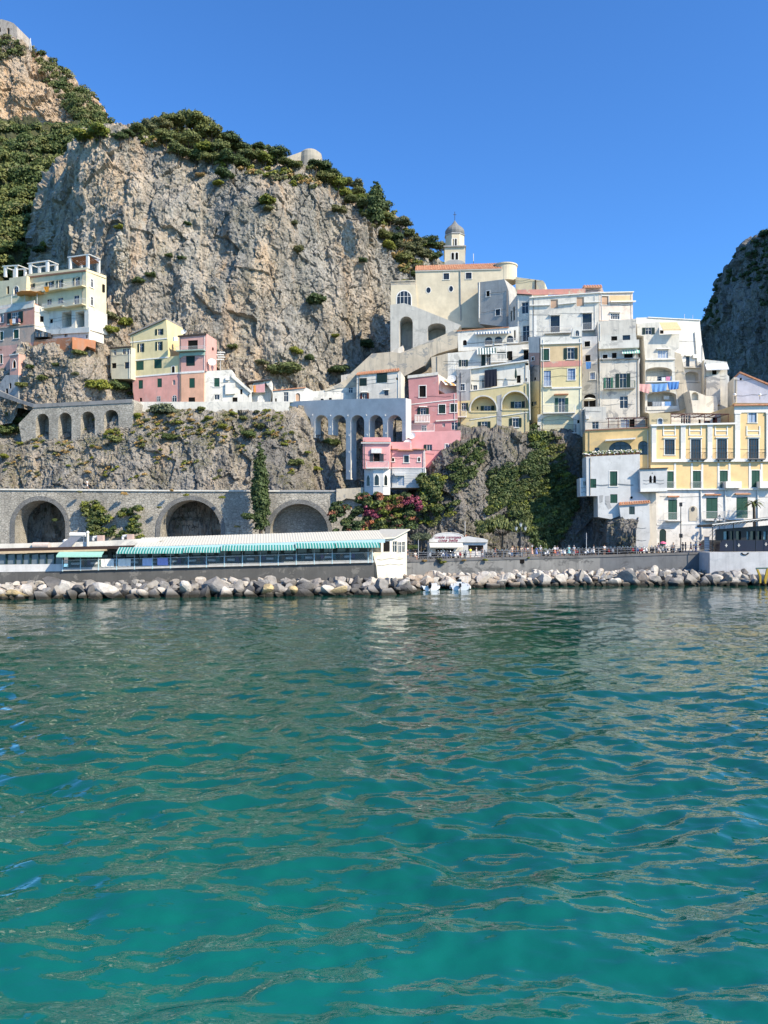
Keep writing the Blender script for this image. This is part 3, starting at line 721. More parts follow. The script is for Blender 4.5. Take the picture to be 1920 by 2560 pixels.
# --- pink house, far left
f = Fac(0, 157, 86, 153.6)
pk = bld('pink_house', 'tall faded pink house with a railed roof terrace at the left edge', 'house', f, cA,
    [([(-60, 728), (355, 655), (355, 875), (-60, 905)], P_pnk), ([(-60, 905), (355, 875), (352, 1060), (-60, 1110)], P_buff), ([(-60, 1110), (352, 1060), (305, 1290), (300, 1420), (-60, 1470)], P_lpk)], D=5, wins="""
ox 118 748 198 868
pt 0 765 32 855
st 142 930 195 1020
st 0 950 34 1038
st 0 1190 26 1280
k 0 1130 14 1150
px 0 1370 22 1440""")
strip(f, cA, -60, 735, 355, 655, 42, .15, P_wh2, 'cornice', pk)
strip(f, cA, -60, 912, 355, 872, 12, .1, P_buff, 'string_course', pk)
balcony(f, cA, 104, 212, 820, 872, .7, '', pk)
strip(f.shift(.5), cA, -60, 692, 355, 625, 36, .0, P_wh2, 'parapet', pk, .25)
mb = MB()
for x, y in ((98, 560), (232, 545), (362, 530)):
    a = f.hit(*cA(x, y)); b = f.hit(*cA(x, y+130)); mb.bar(f.P(a[0], a[1], .6), f.P(b[0], b[1], .6), .06, M_wiron, 5)
a = f.hit(*cA(362, 530)); b = f.hit(*cA(98, 560)); mb.bar(f.P(*a, .6), f.P(*b, .6), .05, M_wiron, 4)
a = f.hit(*cA(362, 530)); mb.bar(f.P(*a, .6), f.P(a[0]+2.4, a[1]-.5, 2.5), .05, M_wiron, 4); mb.build('terrace_frame', pk)
# little belfry house
bf = bld('gothic_turret', 'small pink and white turret with pointed arch openings in front of the pink house', 'turret', Fac(24, 150.5, 46, 149.5), cA,
    [([(103, 1195), (192, 1180), (190, 1400), (103, 1400)], P_lpk), ([(60, 1400), (190, 1400), (190, 1660), (-30, 1560), (-30, 1530)], P_gray)], D=2.6, wins="kgt 133 1240 165 1328\nka 96 1480 118 1540\nk 58 1540 84 1595")
sidewins(bf, Fac(46, 149.5, 64, 151.2), cA, "kgt 223 1250 252 1330")
strip(Fac(24, 150.5, 46, 149.5), cA, 100, 1190, 196, 1176, 10, .15, M_trim, 'cornice', bf)
# cream small house
f = Fac(275, 153, 327, 151.5)
ch = bld('cream_house', 'small cream house of two storeys against the left side of the tall yellow gabled house', 'house', f, cA,
    [([(1142, 1125), (1358, 1112), (1358, 1440), (1160, 1440), (1150, 1380), (1142, 1380)], plaster((.66, .60, .44), .2))], D=6, wins="p 1178 1135 1205 1194\npx 1270 1128 1303 1187\npx 1316 1124 1354 1184\nk 1158 1276 1205 1330\npm 1292 1266 1347 1332")
strip(f, cA, 1134, 1118, 1364, 1102, 12, .3, M_brown, 'eaves', ch, -.0)
# --- yellow and pink gabled house
f = Fac(325, 153.2, 449, 150.6)
yh = bld('gabled_house', 'tall yellow house with a sloping gable over a salmon pink ground floor', 'house', f, cB,
    [([(275, 192), (560, 60), (572, 215), (575, 358), (665, 345), (668, 482), (285, 515)], P_yel), ([(285, 515), (668, 482), (665, 718), (305, 715)], P_sal)], D=7, wins="""
ox 490 135 522 183
owx 346 250 372 320
owx 490 236 518 306
s 319 391 380 463
s 463 377 524 449
kat 605 432 628 490
s 338 543 374 612
s 488 530 525 600
pa 610 541 632 582
k 347 684 367 714
p 487 671 516 717
pa 608 663 646 718""")
strip(f, cB, 275, 238, 568, 205, 9, .08, M_trim, 'string_course', yh); strip(f, cB, 280, 384, 575, 356, 9, .08, M_trim, 'string_course', yh); strip(f, cB, 284, 514, 668, 480, 12, .08, M_trim, 'string_course', yh)
mb = MB(); a = poly(f, cB, [(270, 193), (560, 58)]); pts = [(a[0][0]-.2, a[0][1]), a[1], (a[1][0], a[1][1]+.28), (a[0][0]-.2, a[0][1]+.28)]
plate(mb, f, pts, [], -.4, 7, plaster((.30, .28, .26), .4), back=True); mb.build('roof', yh)
boxpart(Fac(449, 150.6, 470, 153), cB, 612, 200, 640, 232, .4, M_trim, 'air_conditioner', yh)
# pink tower house
f = Fac(446, 150.4, 515, 149.4)
pt = bld('pink_tower_house', 'pink house with a pale green balcony slab, right of the gabled house', 'house', f, cB,
    [([(664, 190), (880, 172), (880, 470), (668, 482)], P_dpk), ([(668, 482), (862, 470), (860, 718), (668, 718)], P_org)], D=5.5, wins="""
k 732 225 811 303
sx 718 350 788 430
s 743 527 788 605 t
k 740 681 790 718""")
strip(f, cB, 655, 190, 882, 170, 12, .25, M_brown, 'cornice', pt); strip(f, cB, 668, 478, 864, 466, 16, .08, M_trim, 'string_course', pt)
balcony(f, cB, 655, 876, 285, 312, 1.2, 'w', pt, mat=plain('green tinted plaster', (.34, .46, .38), .8))
panel(f, cB, [(668, 330), (870, 318), (870, 345), (700, 352), (668, 372)], .25, plain('green tinted plaster', (.34, .46, .38), .8), 'bracket', pt)
mb = MB()
for x in (690, 745, 805, 872): 
    a = f.hit(*cB(x, 172)); mb.bar(f.P(a[0], a[1], 1), f.P(a[0]+.2, a[1]+1.6, 1), .05, M_iron, 4)
mb.bar(f.P(*f.hit(*cB(690, 130)), 1), f.P(*f.hit(*cB(805, 150)), 1), .05, M_iron, 4); mb.build('terrace_frame', pt)
sidewins(pt, Fac(515, 149.4, 536, 153), cB, "k 928 282 938 304")
dish(f.P(*f.hit(*cB(686, 150)), 1.0), .6, pt)
# white stair house
f = Fac(510, 149.8, 630, 150.2)
wh = bld('white_stair_house', 'white house with an outside stair parapet, beside the pink tower house', 'house', f, cB,
    [([(866, 472), (1082, 460), (1088, 500), (1120, 520), (1240, 628), (1240, 720), (864, 720)], P_white)], D=5, wins="""
st 942 526 986 597
px 1064 577 1092 603
k 1150 615 1168 656
p 944 658 984 699
k 1088 681 1128 718
k 1210 655 1218 680""")
panel(f, cB, [(1082, 500), (1235, 622), (1235, 650), (1078, 520)], .5, P_white, 'stair_parapet', wh)
panel(f, cB, [(1034, 570), (1112, 568), (1112, 655), (1034, 660)], .5, P_white, 'bay', wh); 
boxpart(f, cB, 1034, 521, 1066, 545, .4, M_trim, 'air_conditioner', wh); dish(f.P(*f.hit(*cB(926, 404)), -.2), .85, wh, (.3, -.9, .4))
mb = MB(); a = f.hit(*cB(985, 455)); mb.bar(f.P(*a, 1), f.P(a[0], a[1]+4, 1), .06, M_wiron, 4)
for k in range(4): mb.obox(f.P(a[0]+.2*(k % 2), a[1]+2.2+k*.5, 1), f.u*.75, f.n*.25, (0, 0, .1), M_trim)
mb.build('aerial', wh)
f = Fac(626, 150.2, 690, 150.6)
wp = bld('terrace_hut', 'little white house with a pink curtain drawn across its roof terrace', 'house', f, cB,
    [([(1240, 640), (1258, 545), (1398, 540), (1402, 630), (1392, 720), (1240, 720)], P_white)], D=5, wins="kat 1295 672 1328 718\nk 1335 700 1344 716", deep="- 1256 552 1346 640", deepd=1.4)
panel(f.shift(-.1), cB, [(1272, 585), (1347, 572), (1345, 640), (1276, 642)], .02, plain('faded pink curtain', (.55, .30, .30), .9), 'curtain', wp, .03)
panel(f.shift(-.12), cB, [(1255, 585), (1273, 585), (1276, 640), (1256, 640)], .02, plain('orange curtain', (.70, .28, .07), .9), 'curtain', wp, .03)
strip(f, cB, 1200, 560, 1400, 536, 9, .5, M_brown, 'roof', wp, 2.0)
f = Fac(675, 150.6, 765, 151)
lw = bld('low_white_house', 'long low white house with an arched tan niche above the viaduct', 'house', f, cC,
    [([(-90, 470), (310, 430), (400, 470), (400, 480), (548, 465), (600, 450), (930, 280), (935, 590), (-90, 620)], P_white)], D=5, wins="""
nat 190 500 247 600
p 45 488 101 605
k 497 570 532 592
k 597 560 630 582
k -60 565 -40 605
px 835 430 890 500""")
strip(f, cC, -90, 466, 312, 428, 12, .25, M_tile, 'eaves', lw)
panel(f, cC, [(545, 465), (700, 392), (935, 270), (935, 415), (700, 445), (545, 482)], .15, P_tan, 'retaining_slope', lw)
# white double house with tile eaves
f = Fac(890, 149.5, 1003, 148.0)
dh = bld('white_shuttered_house', 'white house with tiled eaves and red brown shutters above the viaduct', 'house', f, cC,
    [([(935, 282), (1462, 228), (1472, 240), (1476, 575), (935, 590)], P_wh2)], D=6, wins="""
sx 968 318 1058 414
sx 1180 254 1308 370
owrh 1006 500 1058 572 
pmh 1274 472 1322 530
k 1416 312 1438 340""")
tileroof(f, cC, [(935, 280), (1462, 228)], [(950, 250), (1450, 200)], 3.2, dh)
# --- road balustrade wall above the lower cliff and the viaduct
f = Fac(325, 146.3, 725, 147.2)
bw = bld('lane_parapet', 'pale plastered parapet wall of the upper lane in front of the yellow and pink houses', 'wall', f, cB, [([(278, 708), (325, 716), (1542, 716), (1542, 812), (325, 800), (278, 795)], P_wh2)], D=.6)
f2 = Fac(85, 146, 330, 143)
bw = bld('arched_retaining_wall', 'stone retaining wall pierced by four tall narrow arches under the left crag', 'wall', f2, cL,
    [([(205, 72), (780, 42), (795, 60), (780, 250), (702, 250), (610, 300), (560, 320), (425, 310), (345, 300), (290, 322), (130, 300), (110, 190), (205, 90)], M_ston)],
    D=4.5, deep="a 212 128 290 330\na 345 122 424 312\na 478 115 562 322\na 616 105 702 262", deepd=3.2)
strip(f2, cL, 200, 72, 785, 42, 22, .15, M_conc, 'coping', bw)
f3 = Fac(0, 149, 95, 146)
bld('lane_wall', 'grey lane wall sloping down beneath the left crag, overgrown at its foot', 'wall', f3, cA, [([(-60, 1530), (0, 1565), (200, 1655), (355, 1700), (340, 1735), (200, 1690), (-60, 1600)], M_conc)], D=.8)
f4 = Fac(325, 147.6, 728, 148.4)
bld('stone_revetment', 'rough stone revetment under the lane parapet, left of the viaduct', 'wall', f4, cL, [([(782, 95), (1100, 92), (1480, 88), (1490, 170), (1700, 170), (1740, 330), (1660, 330), (1600, 300), (1470, 215), (1330, 160), (1000, 150), (795, 140)], M_ston)], D=3)
# --- viaduct
f = Fac(722, 151.5, 1023, 136.5)
def archpts(x0, x1, top, n=10):
    r = (x1-x0)/2; return [(x0+r-r*math.cos(math.pi*k/n), top+r*1.02-r*1.02*math.sin(math.pi*k/n)) for k in range(n+1)]
pts = [(107, 605), (700, 578), (1475, 562), (1535, 562), (1535, 1085), (1490, 1085)]
pts += archpts(1312, 1490, 768)[::-1]+[(1312, 1085), (1255, 1085)]+archpts(1087, 1255, 768)[::-1]+[(1087, 1090), (1028, 1090)]+archpts(862, 1028, 768)[::-1]+[(862, 1555), (805, 1555)]
pts += archpts(640, 803, 768)[::-1]+[(640, 1010), (588, 1010)]+archpts(425, 587, 768)[::-1]+[(425, 1045), (373, 1045)]+archpts(213, 373, 768)[::-1]+[(213, 930), (150, 905), (150, 700), (107, 665)]
vi = bld('viaduct', 'smooth blue grey viaduct wall with six tall round arches and one very long pillar', 'viaduct', f, cC, [(pts, P_via)], D=2.0)
for x, y in ((185, 760), (395, 768), (613, 775), (825, 775), (1050, 770), (1282, 772), (190, 850), (398, 925), (610, 915), (840, 1015), (840, 1220), (845, 1455), (1060, 1010), (1288, 990)):
    mb = MB(); a = f.hit(*cC(x, y)); mb.obox(f.P(*a, -.06), f.u*.13, f.n*.06, (0, 0, .13), M_trim); mb.build('anchor_plate', vi)

# --- coast road wall with the big arches
f = Fac(0, 130, 830, 131)
ar = lambda x0, x1, top, bot, n=14: [(x0, bot)]+[((x0+x1)/2-(x1-x0)/2*math.cos(math.pi*k/n), top+(x1-x0)/2-(x1-x0)/2*math.sin(math.pi*k/n)) for k in range(n+1)]+[(x1, bot)]
pts = [(-80, 572), (0, 572), (980, 582), (1480, 584), (1660, 582), (1960, 590), (2145, 575), (2145, 990)]+ar(1600, 1945, 662, 990)[::-1]+ar(950, 1308, 640, 990)[::-1]+ar(88, 388, 642, 990)[::-1]+[(-80, 990)]
cw = bld('coast_road_wall', 'long stone retaining wall of the coast road with three big round arches', 'wall', f, cL, [(pts, M_ston)], D=5)
for i_, (x0, x1, top) in enumerate(((88, 388, 642), (950, 1308, 640), (1600, 1945, 662))):
    a = ar(x0, x1, top, 990, 20); b = ar(x0-26, x1+26, top-26, 990, 20); mb = MB()
    plate(mb, f, poly(f, cL, b+a[::-1]), [], -.12, 0, masonry((.20, .20, .19), (.30, .29, .27), 3.2)); mb.build('arch_ring', cw)
strip(f, cL, -80, 572, 980, 580, 9, .25, P_wh2, 'coping', cw); strip(f, cL, 980, 580, 1660, 582, 9, .25, P_wh2, 'coping', cw); strip(f, cL, 1660, 582, 2140, 582, 9, .25, P_gray, 'coping', cw)
mb = MB(); plate(mb, f.shift(3.9), poly(f, cL, [(1590, 640), (1960, 640), (1960, 990), (1590, 990)]), [], 0, .5, M_ston); mb.build('arch_infill', cw)
mb = MB(); mb.add([at(-60, 1330, 130.5)+Vector((0, 0, (15.3-8.5)*K)), at(935, 1330, 131.2)+Vector((0, 0, (14.9-8.5)*K)), at(935, 1330, 145)+Vector((0, 0, (14.9-8.5)*K)), at(-60, 1330, 140)+Vector((0, 0, (15.3-8.5)*K))], [(0, 1, 2, 3)], plain('road asphalt', (.07, .07, .07), .9))
tag(mb.build('road'), kind='structure')
bld('garden_wall', 'worn plaster wall end between the coast road wall and the pink and white house', 'wall', Fac(840, 130.2, 912, 130), cK, [([(305, 612), (560, 598), (560, 720), (400, 700), (330, 740), (305, 730)], P_tan)], D=2)

# --- pink and white house with the bay
f = Fac(905, 130.5, 1060, 129.5)
pw = bld('pink_bay_house', 'candy pink house over a white boarded lower storey with a faceted bay', 'house', f, cK,
    [([(808, 172), (1000, 170), (1000, 236), (1130, 236), (1130, 415), (808, 415)], P_rose), ([(808, 415), (1145, 415), (1145, 600), (808, 600)], P_wbl)], D=7, wins="""
kat 828 320 850 352
pvt 943 299 988 362
kat 1074 315 1094 353
w 883 488 945 582
pv 1082 540 1106 577""")
panel(f, cK, [(1030, 240), (1130, 240), (1130, 600), (1030, 600)], .5, P_rose, 'corner_bay', pw) if False else None
strip(f, cK, 808, 410, 1145, 412, 7, .1, M_trim, 'string_course', pw)
strip(f, cK, 890, 245, 1030, 247, 8, .7, M_tile, 'hood', pw); strip(f, cK, 1025, 234, 1145, 236, 8, .5, M_tile, 'hood', pw); strip(f, cK, 800, 234, 890, 236, 6, .4, M_tile, 'hood', pw)
panel(f, cK, [(848, 466), (955, 466), (945, 490), (862, 490)], .8, P_wbl, 'hood', pw)
for k in range(6): strip(f, cK, 808, 440+k*24, 1145, 441+k*24, 1.6, .02, plain('board joint', (.30, .33, .38), .8), 'joint', pw)
mb = MB(); mb.bar(f.P(*f.hit(*cK(1136, 240)), -.1), f.P(*f.hit(*cK(1142, 600)), -.1), .09, M_trim, 6); mb.build('downpipe', pw)
fb = f.shift(-1.6)
pb = bld('bay_front', 'faceted white bay with three pointed windows under a pink balcony room', 'house', fb, cK,
    [([(556, 125), (808, 125), (808, 416), (556, 420)], P_rose)], D=2.0, wins="k 657 278 713 355", side=None)
for x0, x1 in ((622, 656), (714, 751)):
    boxpart(fb, cK, x0, 280, x1, 355, .06, M_iron, 'shutter', pb)
strip(fb, cK, 540, 172, 820, 172, 13, .35, M_trim, 'cornice', pb); strip(fb, cK, 540, 169, 820, 169, 4, .4, M_tile, 'cornice', pb)
boxpart(fb, cK, 636, 232, 730, 276, .35, M_trim, 'awning_box', pb)
balcony(fb, cK, 592, 800, 358, 414, .9, 'w', pb)
q = [fb.hit(*cK(x, 420))[0] for x in (560, 655, 750, 808)]; zt = fb.hit(*cK(700, 420))[1]; zb = fb.hit(*cK(700, 668))[1]
bayp = [fb.P(q[0], 0, 1.2), fb.P(q[1], 0, -.35), fb.P(q[2], 0, -.35), fb.P(q[3], 0, .9)]
mb = MB()
for a, b in zip(bayp[:-1], bayp[1:]): mb.add([(a.x, a.y, zb), (b.x, b.y, zb), (b.x, b.y, zt), (a.x, a.y, zt)], [(0, 1, 2, 3)], P_wbl)
mb.add([(p.x, p.y, zt) for p in bayp], [(0, 1, 2, 3)], P_wbl); mb.add([(p.x, p.y, zb) for p in bayp], [(0, 1, 2, 3)], P_wbl); mb.build('bay', pb)
for i_, (x0, x1, y0, y1) in enumerate(((592, 621, 480, 582), (665, 706, 474, 578), (754, 784, 475, 580))):
    a, b = bayp[i_], bayp[i_+1]; ff = Fac.__new__(Fac); ff.o = Vector((a.x, a.y, 0)); ff.u = Vector((b.x-a.x, b.y-a.y, 0)).normalized(); ff.n = Vector((ff.u.y, -ff.u.x, 0))
    window(ff, opening(ff, cK, x0, y0, x1, y1, 'g'), 'p', 'gtv', pb, surf=True)
# sloping pink annexe
f = Fac(1022, 134, 1155, 133)
pa = bld('pink_annexe', 'long candy pink annexe whose foot steps up the rock behind the bay house', 'house', f, cK,
    [([(820, 170), (930, 170), (1010, 110), (1010, 78), (1475, 60), (1475, 150), (1300, 290), (1180, 410), (1060, 415), (820, 415)], P_rose)], D=5, wins="owxL 1157 193 1208 252\npt 1333 190 1357 227")
dish(f.P(*f.hit(*cK(1018, 115)), -.3), .7, pa); dish(f.P(*f.hit(*cK(980, 188)), -.8), .75, pa)
# --- mauve pink house
f = Fac(1020, 140, 1142, 139)
mh = bld('mauve_house', 'dusty mauve house with white framed windows and an ornate white balcony', 'house', f, cE,
    [([(100, 800), (458, 762), (462, 990), (682, 970), (692, 1105), (692, 1425), (125, 1445)], P_mau)], D=6, wins="""
kt 233 886 311 1022
sxt 465 1114 545 1220
sxt 606 1104 682 1204
owxh 245 1150 312 1240
pw 258 1362 322 1440
owxR 619 1325 690 1416
px 508 1338 542 1380""")
strip(f, cE, 92, 800, 460, 758, -34, .2, P_wh2, 'cornice', mh); strip(f, cE, 112, 1108, 690, 1046, 9, .1, M_trim, 'string_course', mh); strip(f, cE, 430, 1305, 690, 1290, 14, .3, P_wh2, 'string_course', mh)
balcony(f, cE, 178, 360, 1245, 1325, .8, 'wu', mh, mat=M_trim); balcony(f, cE, 128, 415, 1355, 1440, 1.2, 'w', mh)
th = bld('roof_room', 'white walled roof terrace with a half open orange awning on top of the mauve house', 'terrace', Fac(1095, 141.5, 1142, 143), cE, [([(458, 745), (580, 820), (680, 850), (682, 980), (550, 985), (462, 935)], P_cream)], D=4)
awning(Fac(1095, 141.5, 1142, 143), cE, 490, 640, 822, 875, 1.8, plain('orange cloth', (.75, .38, .12), .8), plain('white cloth', (.72, .68, .6), .8), th, 5)
dish(f.P(*f.hit(*cE(622, 790)), 1.5), .85, th)
# --- grey slim tower and arched yellow house
f = Fac(1141, 141, 1326, 138.5)
ay = bld('arched_house', 'pale yellow house with two huge arched loggias standing on the rock knoll', 'house', f, cE,
    [([(680, 700), (845, 685), (845, 1062), (682, 1075)], P_gray), ([(845, 945), (1480, 860), (1550, 860), (1555, 1470), (1240, 1482), (725, 1555), (692, 1440), (690, 1075), (845, 1062)], P_pale)], D=9,
    deep="a 850 1015 1160 1192\na 1228 958 1548 1168", deepd=1.5, wins="""
pt 728 864 778 944
owx 1006 1112 1088 1190
owx 1373 1060 1460 1140
owx 978 1316 1050 1420
oxt 1352 1275 1424 1385
owxR 738 1092 792 1190
k 917 1120 934 1158""")
for x0, x1, y0, y1 in ((850, 1160, 1192, 1190), (1228, 1548, 1168, 1165)):
    strip(f, cE, x0, y0-2, x1, y1-2, 20, .12, P_pale, 'parapet', ay)
for x0, x1, t, b in ((850, 1160, 1015, 1200), (1228, 1548, 958, 1180)):
    a = ar(x0, x1, t, b, 18); b2 = ar(x0-16, x1+16, t-16, b, 18); mb = MB(); plate(mb, f, poly(f, cE, b2+a[::-1]), [], -.12, 0, P_wh2); mb.build('arch_ring', ay)
for x0, y0, x1, y1 in ((845, 1290, 1160, 1245), (1230, 1245, 1545, 1200), (845, 945, 1480, 862)): strip(f, cE, x0, y0, x1, y1, 9, .1, M_trim, 'string_course', ay)
balcony(f, cE, 665, 800, 1185, 1262, .8, 'w', ay, mat=M_trim)
mb = MB(); mb.bar(f.P(*f.hit(*cE(1552, 700)), -.15), f.P(*f.hit(*cE(1562, 1300)), -.15), .1, M_trim, 6); mb.build('downpipe', ay)
panel(f, cE, [(1160, 1385), (1230, 1380), (1230, 1465), (1160, 1470)], .03, P_gray, 'grate', ay)
panel(f, cE, [(1165, 1010), (1222, 990), (1222, 1380), (1165, 1385)], .05, P_gray, 'pier', ay)
tr = bld('white_terrace_house', 'white terrace storey with a large dark cloth hung over its doorway', 'house', f.shift(2.4), cE,
    [([(845, 690), (1470, 590), (1550, 590), (1550, 900), (845, 960)], P_white)], D=6, wins="k 855 870 865 930\npt 878 878 928 938\nk 1405 762 1450 852\np 985 810 1015 915\nk 1505 612 1545 640\npt 1505 795 1530 838")
strip(f.shift(2.3), cE, 820, 680, 1545, 580, 16, .5, M_trim, 'cornice', tr)
cl = MB(); fq = f.shift(1.9); a = poly(fq, cE, [(1015, 914), (1168, 890), (1165, 684), (1017, 700)]); n = 12; vs = []
for i in range(n+1):
    t = i/n; d = .07*math.sin(i*1.9); vs += [fq.P(a[0][0]*(1-t)+a[1][0]*t, a[0][1]*(1-t)+a[1][1]*t, d), fq.P(a[3][0]*(1-t)+a[2][0]*t, a[3][1]*(1-t)+a[2][1]*t, 0)]
cl.add(vs, [(2*i, 2*i+2, 2*i+3, 2*i+1) for i in range(n)], plain('dark navy cloth', (.012, .016, .03), .9)); cc_ = cl.build('hanging_cloth', None, loc=fq.P(*a[0], 0)); tag(cc_, 'big dark navy cloth hanging in front of the white terrace doorway', 'cloth')
# --- white houses behind, stepping up to the church
f = Fac(1118, 149, 1322, 147.5)
w2 = bld('white_awning_house', 'white house with a green striped awning and a balustraded balcony', 'house', f, cE,
    [([(375, 545), (575, 495), (575, 815), (385, 770)], P_tan), ([(575, 495), (870, 468), (1140, 415), (1560, 385), (1560, 600), (850, 700), (575, 800)], P_white)], D=7, wins="""
owx 738 574 790 655
sx 978 512 1026 652
p 1045 500 1088 640
sx 1165 478 1300 560
kx 1300 470 1350 582
kh 1487 460 1545 572
""")
awning(f, cE, 925, 1150, 432, 505, 1.3, plain('green awning stripe', (.04, .10, .09), .8), plain('white awning stripe', (.70, .70, .66), .8), w2, 14)
balcony(f, cE, 1092, 1278, 520, 612, 1.5, 'wu', w2, mat=M_trim); balcony(f, cE, 680, 975, 612, 690, .9, '', w2, mat=M_trim); balcony(f, cE, 1350, 1480, 545, 598, .6, '', w2, mat=M_trim)
mb = MB(); mb.bar(f.P(*f.hit(*cE(1272, 420)), -1.4), f.P(*f.hit(*cE(1272, 530)), -1.4), .08, M_trim, 4); mb.bar(f.P(*f.hit(*cE(1272, 425)), -1.4), f.P(*f.hit(*cE(1100, 445)), -1.4), .06, M_trim, 4); mb.build('awning_post', w2)
strip(f, cE, 360, 545, 1100, 405, 10, .3, P_gray, 'ledge', w2) if False else None
f = Fac(1144, 154.5, 1300, 153)
w3 = bld('white_arcade_house', 'white house with three arched balcony doors and a blue striped awning, below the church', 'house', f, cE,
    [([(692, 232), (1310, 185), (1425, 172), (1428, 380), (1150, 410), (870, 465), (700, 472)], P_white)], D=7, wins="""
ka 757 336 802 400
pva 1020 300 1112 398
pva 1137 292 1229 392
pva 1284 282 1364 380
kx 1372 218 1390 340""")
for x0, x1, yt, ys in ((1018, 1114, 350, 404), (1135, 1232, 342, 392), (1280, 1420, 326, 376)): balcony(f, cE, x0, x1, yt, ys, .7, 'w', w3, mat=M_trim)
awning(f, cE, 905, 1330, 236, 258, 1.4, plain('blue awning stripe', (.07, .13, .22), .8), plain('white awning stripe', (.70, .70, .66), .8), w3, 26)
strip(f, cE, 685, 226, 1312, 180, 8, .25, M_tile, 'coping', w3); strip(f, cE, 870, 462, 1428, 372, 9, .4, P_gray, 'ledge', w3)
# ramp and buttress walls left of and below the church
f = Fac(890, 157, 1145, 154.5)
bld('stepped_ramp_wall', 'long weathered tan wall of the stepped ramp climbing to the church', 'wall', f, cE,
    [([(-340, 500), (-100, 478), (0, 495), (330, 360), (680, 205), (695, 235), (692, 430), (450, 500), (365, 545), (300, 640), (0, 800), (-620, 830), (-650, 790)], P_tan)], D=6)
bld('whitewashed_ramp_wall', 'whitewashed parapet slope at the foot of the church ramp, above the white shuttered house', 'wall', f.shift(2), cC,
    [([(745, 285), (975, 240), (978, 175), (1340, 0), (1500, -80), (1500, 60), (1050, 220), (935, 275), (745, 370)], P_whs)], D=3)
# --- church
f = Fac(977, 168, 1260, 166)
chh = bld('church', 'cream church nave wall with two oval windows under a red tiled roof, crowning the town', 'church', f, cD,
    [([(325, 652), (1218, 630), (1240, 650), (1240, 1240), (345, 1240)], P_chu)], D=14, wins="""
pmt 617 676 676 741
pmt 848 670 908 735
pet 438 822 484 882
pet 674 808 716 868""")
tileroof(f, cD, [(325, 648), (1222, 626)], [(330, 600), (1172, 573)], 3.5, chh, step=.55)
strip(f, cD, 325, 648, 1222, 626, 12, .25, M_trim, 'cornice', chh)
mb = MB(); mb.bar(f.P(*f.hit(*cD(790, 650)), -.12), f.P(*f.hit(*cD(797, 1170)), -.12), .12, plain('lead pipe', (.3, .3, .29), .6), 6); mb.build('downpipe', chh)
ft = f.shift(6)
tw = bld('bell_tower', 'slim cream bell tower with paired arched openings and a grey onion dome', 'bell tower', ft, cD, [([(628, 405), (842, 402), (842, 620), (628, 620)], P_chu)], D=8.5, wins="kat 699 462 726 536\nkat 741 460 768 536")
c0 = ft.hit(*cD(735, 400)); rr = abs(ft.hit(*cD(835, 400))[0]-c0[0])
cc2 = ft.P(c0[0], c0[1], rr*1.04)
strip(ft, cD, 618, 396, 850, 392, 11, .4, P_gray, 'cornice', tw, 8.8)
mb = MB(); hz = abs(ft.hit(*cD(735, 262))[1]-c0[1]); a0 = math.pi/8
mb.lathe([(rr*1.03, 0), (rr*1.03, hz)], cc2, P_chu, 8, a0); mb.build('octagonal_belfry', tw)
mb = MB(); mb.lathe([(rr*1.1, hz), (rr*1.13, hz+.25), (rr*1.0, hz+.4)], cc2, P_gray, 8, a0); mb.build('cornice', tw)
mb = MB(); hd = abs(ft.hit(*cD(735, 100))[1]-ft.hit(*cD(735, 262))[1]); prof = [(.92, 0), (1.0, .10), (1.03, .22), (.98, .34), (.84, .46), (.60, .58), (.40, .68), (.24, .80), (.11, .92), (.02, 1.0)]
mb.lathe([(rr*a, hz+.3+hd*b) for a, b in prof], cc2, plaster((.24, .235, .22), .5, (.14, .14, .13)), 16, a0); dm = mb.build('onion_dome', tw, smooth=False)
mb = MB(); mb.bar(cc2+Vector((0, 0, hz+hd)), cc2+Vector((0, 0, hz+hd+2.4)), .07, M_iron, 5); mb.obox(cc2+Vector((0, 0, hz+hd+1.7)), (.4, 0, 0), (0, .04, 0), (0, 0, .05), M_iron); mb.build('cross', dm)
fo = Fac.__new__(Fac); fo.o = Vector((cc2.x, cc2.y, 0))-ft.u*10+ft.n*rr*.96; fo.u = ft.u; fo.n = ft.n
for x0, x1 in ((705, 726), (735, 754)): window(fo, opening(fo, cD, x0, 318, x1, 390, 'a'), 'k', 'at', tw, surf=True)
mb = MB(); a = poly(ft, cD, [(602, 590), (640, 560)]+[(735+105*math.cos(math.pi-k*math.pi/10), 592-58*math.sin(k*math.pi/10)) for k in range(11)]+[(850, 570), (850, 590)])
plate(mb, f.shift(4), poly(f.shift(4), cD, [(602, 592)]+[(735+110*math.cos(math.pi-k*math.pi/10), 585-50*math.sin(k*math.pi/10)) for k in range(11)]+[(850, 592)]), [], 0, 3, P_gray); mb.build('lunette', tw)
mb = MB(); p = f.P(*f.hit(*cD(935, 580)), 5); mb.bar(p, p+Vector((0, 0, 3)), .05, M_iron, 4); mb.bar(p+Vector((0, 0, 2.4)), p+Vector((0, 0, 4.2)), .09, M_wiron, 5); mb.build('mast', chh)
bl = bld('church_side_chapel', 'low cream chapel block with one big arched window, left of the church nave', 'chapel', f.shift(-.4), cD,
    [([(72, 800), (326, 795), (350, 1045), (205, 1000), (70, 1010)], P_chu)], D=9, wins="pta 131 857 284 1035")
mb = MB(); a = poly(f, cD, [(72, 800), (326, 795), (326, 756), (72, 762)]); u0, u1 = a[0][0], a[1][0]
for k in range(22): mb.bar(f.P(u0+(u1-u0)*(k+.5)/22, a[0][1]+.1, 0), f.P(u0+(u1-u0)*(k+.5)/22, a[3][1]-.1, 0), .14, P_tan, 5)
